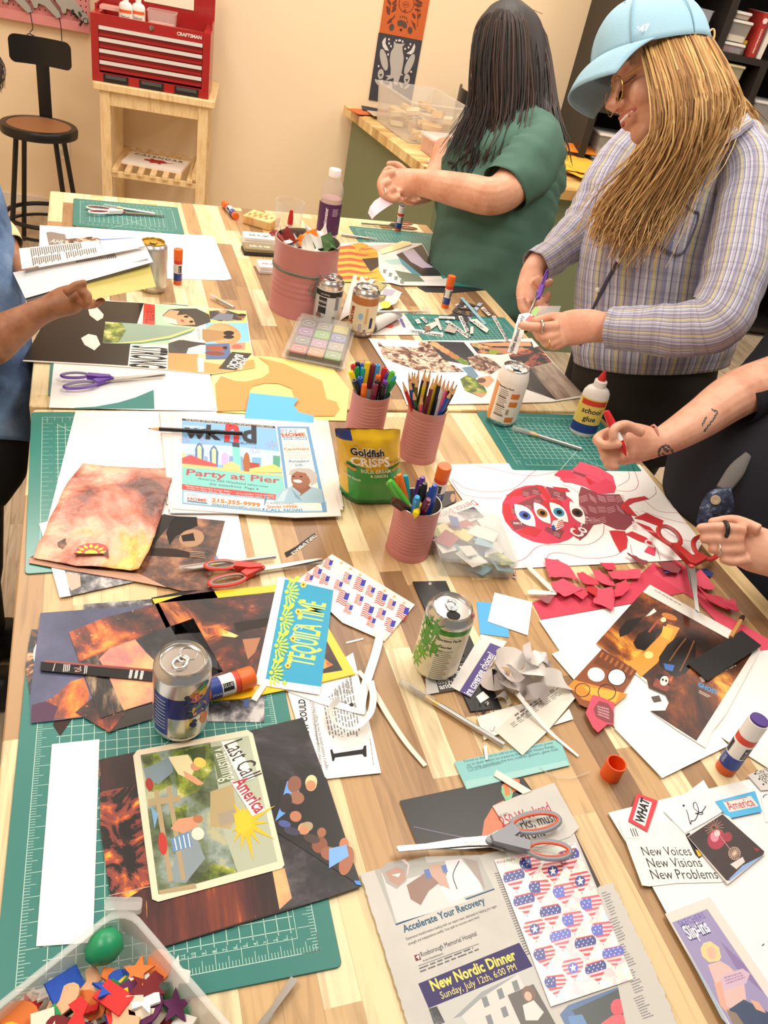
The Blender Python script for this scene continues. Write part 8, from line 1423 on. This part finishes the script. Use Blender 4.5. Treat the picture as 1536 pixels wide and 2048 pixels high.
# ---------------- person in the green shirt
SKB = skinmat('skin_tan', 'cc8f70', 'dda384'); t = thing('person', 'person with long dark hair in green printed t-shirt peeling a strip', 'person', (1.06, 2.1, 0))
HB = headframe((1012, 105), 2.46, (-.85, .3), -.45); b = MB(); head(b, HB, SKB)
loft(b, [(1030, 150, 2.46, 40), (1048, 215, 2.47, 42), (1040, 300, 2.48, 80), (985, 460, 2.5, 80), (950, 620, 2.52, 80)], SKB)
loft(b, [(1075, 285, 2.38, 36), (1030, 362, 2.31, 40), (988, 392, 2.27, 37), (935, 384, 2.3, 35), (880, 372, 2.33, 30), (845, 366, 2.36, 26), (818, 365, 2.37, 28, .6), (790, 367, 2.38, 29, .55), (772, 370, 2.38, 20, .5)], SKB)
finger(b, [(790, 345), (768, 352), (760, 372), (770, 388)], 8.5, 2.36, SKB); finger(b, [(782, 362), (764, 372), (766, 390), (778, 396)], 8.5, 2.35, SKB); finger(b, [(790, 375), (775, 388), (786, 398), (796, 394)], 8, 2.35, SKB); finger(b, [(800, 380), (792, 394), (804, 400)], 7, 2.36, SKB); finger(b, [(800, 350), (778, 338), (766, 350)], 8, 2.4, SKB)
loft(b, [(900, 300, 2.62, 34), (880, 350, 2.58, 30), (850, 378, 2.52, 26), (825, 385, 2.47, 24), (808, 382, 2.45, 22, .7)], SKB)
finger(b, [(812, 345), (795, 330), (778, 328)], 8, 2.47, SKB); finger(b, [(822, 392), (812, 402), (826, 406)], 8, 2.44, SKB); finger(b, [(832, 388), (828, 404), (838, 402)], 7.5, 2.45, SKB)
fuse(b, 'body', t, .0034)
GR = C('476a5c', .85); b = MB(); loft(b, [(945, 640, 2.52, 112, .8), (965, 545, 2.51, 110, .85), (984, 460, 2.5, 114, .9), (1000, 385, 2.49, 122, .9), (1022, 310, 2.47, 116, .9), (1042, 255, 2.46, 84, .9), (1052, 228, 2.46, 48, .9)], GR, 60, 8, wr=.017, wf=10, caps=False, seed=4)
loft(b, [(1070, 262, 2.42, 50), (1072, 300, 2.37, 56), (1045, 345, 2.33, 56), (1010, 382, 2.3, 50)], GR, 36, 8, wr=.012, wf=12, caps=False, seed=8); o = part(b, 'green_t_shirt', t, 80); soldn(o); hs = surf(o)
b = MB()
for P in ([(880, 330), (905, 305), (925, 292)], [(890, 345), (888, 325), (900, 310)], [(905, 350), (900, 330), (915, 318), (912, 340)], [(915, 345), (928, 318), (935, 295)], [(872, 318), (884, 322), (880, 332)], [(908, 300), (925, 288)]): b.tube(cat([hs(q[0]+24, q[1]+6, .001) for q in P], 5), .0035, C('1c2622', .8), 6)
part(b, 'shirt_print', t)
b = MB(); HD = [C(c, .6) for c in ('1c120e', '2a1b15', '180f0c', '412a1e')]
loft(b, [(1012, 22, 2.46, 40), (1014, 55, 2.46, 66, .9), (1018, 110, 2.46, 76, .9), (1022, 170, 2.46, 74, .9), (1020, 230, 2.45, 70, .85), (1000, 290, 2.42, 48, .8), (975, 335, 2.39, 22, .8)], HD[0], 36, 6)
gs = [G((1002, 14, 2.44), (976, 36, 2.4), (955, 60, 2.42), (948, 130, 2.42), (945, 200, 2.42), (915, 260, 2.4), (885, 308, 2.4)), G((1008, 10, 2.42), (990, 30, 2.38), (978, 60, 2.37), (968, 140, 2.36), (968, 230, 2.35), (945, 300, 2.35), (938, 340, 2.36)), G((1015, 10, 2.41), (1010, 30, 2.37), (1010, 60, 2.35), (1005, 150, 2.34), (1005, 240, 2.34), (985, 310, 2.34), (960, 352, 2.36)), G((1022, 10, 2.41), (1034, 30, 2.375), (1045, 60, 2.36), (1050, 140, 2.35), (1045, 220, 2.35), (1025, 280, 2.33), (1000, 330, 2.33)), G((1028, 12, 2.44), (1054, 36, 2.4), (1075, 70, 2.42), (1088, 140, 2.41), (1092, 210, 2.41), (1095, 260, 2.38), (1085, 300, 2.37)), G((1028, 14, 2.5), (1062, 40, 2.48), (1085, 80, 2.5), (1098, 160, 2.5), (1108, 230, 2.48), (1122, 290, 2.46), (1126, 335, 2.46))]
strands(b, gs, 900, .016, .0028, HD, rnd, 11)
b.tube(cat(G((1040, 20, 2.45), (1060, 18, 2.46), (1085, 28, 2.46)), 5), .0008, HD[3], 4); part(b, 'hair', t, None)
legs(t, 1.1, 2.12, .88, .12, C('181719', .8))
b = MB(); b.tube([Dp((768+4*cos(q*.5), 384+8*sin(q*.5)), 2.34-.006*cos(q*.5)) for q in range(13)], .0013, C('d8d0c4', .25, metal=.9), 6, close=True); part(b, 'ring', t)
b = MB(); R = []
for x, y, dp, w in ((785, 398, 2.36, 11), (770, 405, 2.35, 13), (755, 415, 2.34, 13), (745, 425, 2.33, 11), (740, 434, 2.33, 8)): R.append([tuple(Dp((x-w*.5, y-w), dp)), tuple(Dp((x+w*.5, y+w*.6), dp))])
b.rings(R, C('e6d2dc', .6), False, False, closed=False); o = b.build('paper_strip', center=True); soldn(o); tag(o, 'pale pink paper strip hanging from the hand of the person in green', 'strip')
# ---------------- person holding the magazine at the left edge
SKA = skinmat('skin_brown', '8a5434', 'a06a46'); t = thing('person', 'person in faded blue shirt at the left edge holding an open magazine', 'person', (-.5, 1.3, 0))
HA = headframe((-95, 130), 1.72, (.85, .3), .1); b = MB(); head(b, HA, SKA)
loft(b, [(-110, 190, 1.72, 45), (-120, 260, 1.72, 50), (-110, 400, 1.68, 90), (-80, 650, 1.64, 90), (-65, 860, 1.62, 90)], SKA)
loft(b, [(-130, 400, 1.5, 50), (-110, 600, 1.42, 48), (-40, 690, 1.40, 46), (20, 660, 1.41, 38), (65, 632, 1.42, 28), (98, 616, 1.43, 25), (125, 604, 1.43, 30, .65), (152, 597, 1.43, 29, .6), (168, 597, 1.43, 20, .6)], SKA)
finger(b, [(130, 588), (150, 572), (168, 566)], 10, 1.395, SKA); finger(b, [(160, 582), (176, 590), (177, 606)], 9.5, 1.40, SKA); finger(b, [(158, 600), (174, 612), (186, 604, .02)], 9.5, 1.41, SKA); finger(b, [(165, 610), (186, 610, .02), (204, 601, .03)], 9, 1.45, SKA)
loft(b, [(-60, 400, 1.72, 40), (0, 470, 1.7, 26), (26, 512, 1.68, 19), (48, 545, 1.64, 17), (60, 560, 1.6, 18)], SKA); finger(b, [(55, 550), (75, 562), (90, 560)], 9, 1.58, SKA)
fuse(b, 'body', t, .0034)
DN_ = photo('denim', [(.35, '42597e'), (.6, '6d8bb4'), (.75, '90abcc')], 6, rough=.9, detail=8)
b = MB(); loft(b, [(-58, 885, 1.62, 118, .8), (-60, 800, 1.62, 122, .85), (-72, 690, 1.63, 128, .85), (-92, 570, 1.65, 126, .85), (-108, 450, 1.67, 122, .85), (-115, 350, 1.69, 100, .85), (-118, 270, 1.71, 55)], DN_, 50, 8, wr=.005, wf=8, caps=False); loft(b, [(-128, 370, 1.57, 72), (-118, 490, 1.47, 76), (-104, 590, 1.42, 72)], DN_, 30, 6, wr=.004, caps=False); o = part(b, 'blue_shirt', t, 80); soldn(o)
b = MB(); loft(b, [(-50, 440, 1.71, 40), (0, 468, 1.7, 34), (22, 492, 1.69, 26)], C('e4d2a0', .8), 24, 6, caps=False); o = part(b, 'inner_sleeve', t); soldn(o)
b = MB(); ball(b, HA @ Vector((-.03, 0, .045)), (.1, .09, .095), HD[2]); ball(b, HA @ Vector((-.06, 0, -.04)), (.07, .085, .12), HD[2]); strands(b, [G((-60, 50, 1.7), (-20, 90, 1.7), (4, 130, 1.7), (0, 185, 1.7)), G((-70, 60, 1.68), (-30, 110, 1.68), (-12, 150, 1.68), (-20, 200, 1.68))], 60, .008, .0014, HD, rnd, 9); part(b, 'hair', t, None)
b = MB(); loft(b, [(-55, 860, 1.62, 112, .85), (-50, 930, 1.64, 100, .85), (-55, 1000, 1.66, 60, .85)], C('0f0e0f', .8), 30, 6, wr=.004); part(b, 'black_shorts', t); legs(t, -.5, 1.22, .75, .1, C('0f0e0f', .8))
mg = thing('magazine', 'open magazine with yellow back held above the collage spread', 'magazine', Dp((100, 580), 1.5)); facebits(HA, t); zz(0, 380, .33854)
def pg(nm, q, m, text=None, th=.0006):
    b = MB(); P = [Dp(p, d) for p, d in q]; b.flat(P, m); nn = (P[1]-P[0]).cross(P[3]-P[0]).normalized()
    if nn.dot(-FW) < 0: nn = -nn
    for a, c_, rows_, w in text or []:
        for k in range(rows_):
            u = a[0]+(c_[0]-a[0])*k/rows_; f = lambda u, v: P[0].lerp(P[1], u).lerp(P[3].lerp(P[2], u), v)+nn*.0012
            b.flat([f(u, a[1]), f(u+w, a[1]), f(u+w, c_[1]-.04*(k % 3)), f(u, c_[1]-.04*(k % 3))], C('6c6864', .7))
    o = b.build(nm); o.parent = mg; o.matrix_parent_inverse = Matrix.Translation(-mg.location); md = o.modifiers.new('s', 'SOLIDIFY'); md.thickness = th; md.offset = 0
pg('page', [((112, 346), 1.54), ((585, 298), 1.56), ((605, 372), 1.53), ((130, 468), 1.5)], C('ece6e2', .6), [((.14, .08), (.78, .52), 24, .012), ((.14, .58), (.5, .95), 14, .012), ((.56, .55), (.95, .92), 14, .012)])
pg('page', [((590, 300), 1.565), ((832, 282), 1.58), ((858, 332), 1.56), ((610, 372), 1.53)], C('f1ece6', .5))
pg('page', [((76, 488), 1.52), ((862, 336), 1.58), ((905, 425), 1.5), ((150, 640), 1.44)], C('dfdedf', .5), [((.46, .06), (.76, .5), 20, .009)])
pg('page_block', [((140, 632), 1.45), ((872, 408), 1.515), ((884, 436), 1.505), ((160, 660), 1.445)], C('8d8c90', .6), th=.004)
pg('cover', [((500, 552), 1.475), ((880, 430), 1.512), ((922, 572), 1.49), ((536, 648), 1.46)], gloss('d6c772'))
zz(0, 0, 1)
# ---------------- person with the red marker at the right edge
SKD = skinmat('skin_fair', 'd2957a', 'e2ab90'); t = thing('person', 'person in open navy shirt at the right edge holding a red marker', 'person', (1.15, .65, 0))
NV = C('14151f', .9); pn = Dp((1712, 465), 1.66)+Vector((-.05, 0, .16)); HDm = Matrix(((-1, 0, 0, pn.x), (0, -1, 0, pn.y), (0, 0, 1, pn.z), (0, 0, 0, 1))); b = MB(); head(b, HDm, SKD)
loft(b, [(1740, 350, 1.63, 48), (1722, 420, 1.66, 52), (1700, 530, 1.65, 75), (1630, 780, 1.64, 105), (1560, 1000, 1.64, 120), (1580, 1150, 1.62, 110)], SKD)
loft(b, [(1710, 600, 1.6, 52), (1620, 722, 1.55, 48), (1480, 785, 1.5, 48), (1405, 835, 1.46, 41), (1345, 872, 1.43, 33), (1314, 885, 1.42, 29), (1288, 886, 1.41, 37, .7), (1258, 886, 1.4, 42, .6), (1232, 892, 1.395, 40, .6), (1216, 896, 1.39, 28, .6)], SKD)
for P, r in (([(1250, 858), (1212, 866), (1193, 880, -.004), (1212, 890, -.018), (1237, 889, -.024)], 11), ([(1250, 876), (1214, 888), (1203, 900), (1222, 908)], 10.5), ([(1252, 894), (1218, 906), (1208, 916), (1228, 920)], 10.5), ([(1256, 910), (1226, 922), (1214, 931), (1232, 934)], 9.5), ([(1285, 866), (1252, 850, -.012), (1228, 858, -.026), (1226, 874, -.026)], 11.5)): finger(b, P, r, 1.353, SKD)
loft(b, [(1700, 560, 1.62, 60), (1790, 720, 1.56, 64), (1805, 900, 1.46, 62), (1760, 1080, 1.36, 56), (1640, 1135, 1.32, 50), (1560, 1115, 1.3, 44, .8), (1510, 1098, 1.3, 47, .6), (1478, 1086, 1.3, 42, .5)], SKD)
for P, r in (([(1490, 1062), (1446, 1055), (1402, 1056)], 14), ([(1485, 1078), (1440, 1079), (1408, 1078)], 13.5), ([(1488, 1098), (1448, 1101), (1424, 1099)], 12.5), ([(1500, 1118), (1468, 1124), (1446, 1120)], 11), ([(1520, 1060), (1470, 1040, .02), (1425, 1044, .03)], 13)): finger(b, P, r*.95, 1.275, SKD)
TT = [([(1320, 914), (1318, 902), (1328, 892), (1338, 894), (1346, 908), (1334, 914), (1326, 908)], 2.2, '4a4448'), ([(1330, 898), (1335, 902)], 3.4, '5a5054'), ([(1424, 820), (1434, 823), (1430, 834), (1420, 848), (1409, 862)], 2, '5c5654'), ([(1412, 836), (1404, 850)], 1.8, '5c5654')]
fuse(b, 'body', t, .003, 4, TT)
b = MB(); loft(b, [(1724, 425, 1.66, 62), (1720, 455, 1.66, 80, .85), (1704, 530, 1.64, 98, .8), (1684, 645, 1.63, 115, .85), (1618, 790, 1.63, 145, .85), (1550, 900, 1.63, 180, .8), (1528, 985, 1.62, 198, .75), (1565, 1090, 1.6, 180, .7), (1610, 1200, 1.58, 150, .7)], NV, 60, 8, wr=.006, wf=8, caps=False); loft(b, [(1710, 620, 1.58, 80), (1640, 708, 1.56, 66), (1545, 768, 1.53, 54), (1474, 798, 1.5, 50)], NV, 40, 7, wr=.005, caps=False); loft(b, [(1730, 540, 1.62, 80), (1790, 700, 1.56, 92), (1810, 900, 1.46, 90), (1770, 1070, 1.38, 86), (1680, 1132, 1.34, 74), (1590, 1122, 1.31, 60)], NV, 36, 7, wr=.005, caps=False); o = part(b, 'navy_shirt', t, 80); soldn(o)
b = MB(); loft(b, [(1496, 910, 1.49, 8, .5), (1472, 942, 1.475, 17, .5), (1444, 980, 1.465, 14, .5)], C('6e6a66', .85), 20, 6); part(b, 'grey_t_shirt', t)
b = MB(); DK = photo('dark_denim', [(.4, '141b2e'), (.6, '3a4866'), (.7, '8a94a8')], 60, rough=.8); loft(b, [(1462, 1000, 1.44, 26, .35), (1432, 1006, 1.435, 27, .3), (1414, 1022, 1.435, 16, .3), (1408, 1048, 1.44, 16, .3)], DK, 20, 6); part(b, 'overall_strap', t)
b = MB(); b.lathe([(0, 0), (.009, 0), (.0085, .0025), (.003, .003), (0, .002)], C('c9b9a0', .35, metal=.6), 20, aim(Dp((1431, 1000), 1.4265), CAM)); part(b, 'strap_button', t)
facebits(HDm, t); b = MB(); ball(b, HDm @ Vector((-.03, 0, .045)), (.1, .09, .095), HD[1]); ball(b, HDm @ Vector((-.06, 0, -.03)), (.07, .085, .11), HD[1]); part(b, 'hair', t); legs(t, 1.12, .62, .85, .12, C('1c2438', .8))
b = MB(); b.tube([Dp((1307+10*cos(q*.4), 883+33*sin(q*.4)), 1.42-.026*cos(q*.4+.6)) for q in range(16)], .002, C('c98a78', .8), 6, close=True); part(b, 'bracelet', t)
b = MB(); b.tube([Dp((1450+6*cos(q*.5), 1059+15*sin(q*.5)), 1.273-.012*cos(q*.5)) for q in range(13)], .0034, C('1a1a1c', .4), 8, close=True).tube([Dp((1437+4*cos(q*.5), 1099+13*sin(q*.5)), 1.272-.011*cos(q*.5)) for q in range(13)], .0012, C('d8d0c8', .25, metal=.9), 6, close=True); part(b, 'finger_rings', t)
a_, b_ = Dp((1252, 911), 1.337), Dp((1211, 820), 1.337); M = aim(a_, b_); L = (b_-a_).length; rm = thing('marker', 'red permanent marker gripped in the raised hand at the right', 'marker', a_); rm.matrix_world = M; rr_ = C('c42028', .3)
MB().lathe([(.001, 0), (.003, .006), (.006, .012), (.0066, .026)], rr_, 14).build('tip_section', rm, 50); MB().lathe([(.0066, .026), (.0066, L-.04)], C('efecea', .4), 14).build('barrel', rm, 40); MB().lathe([(.0072, L-.042), (.007, L-.02), (.0055, L-.003), (0, L)], rr_, 14).build('cap', rm, 50)
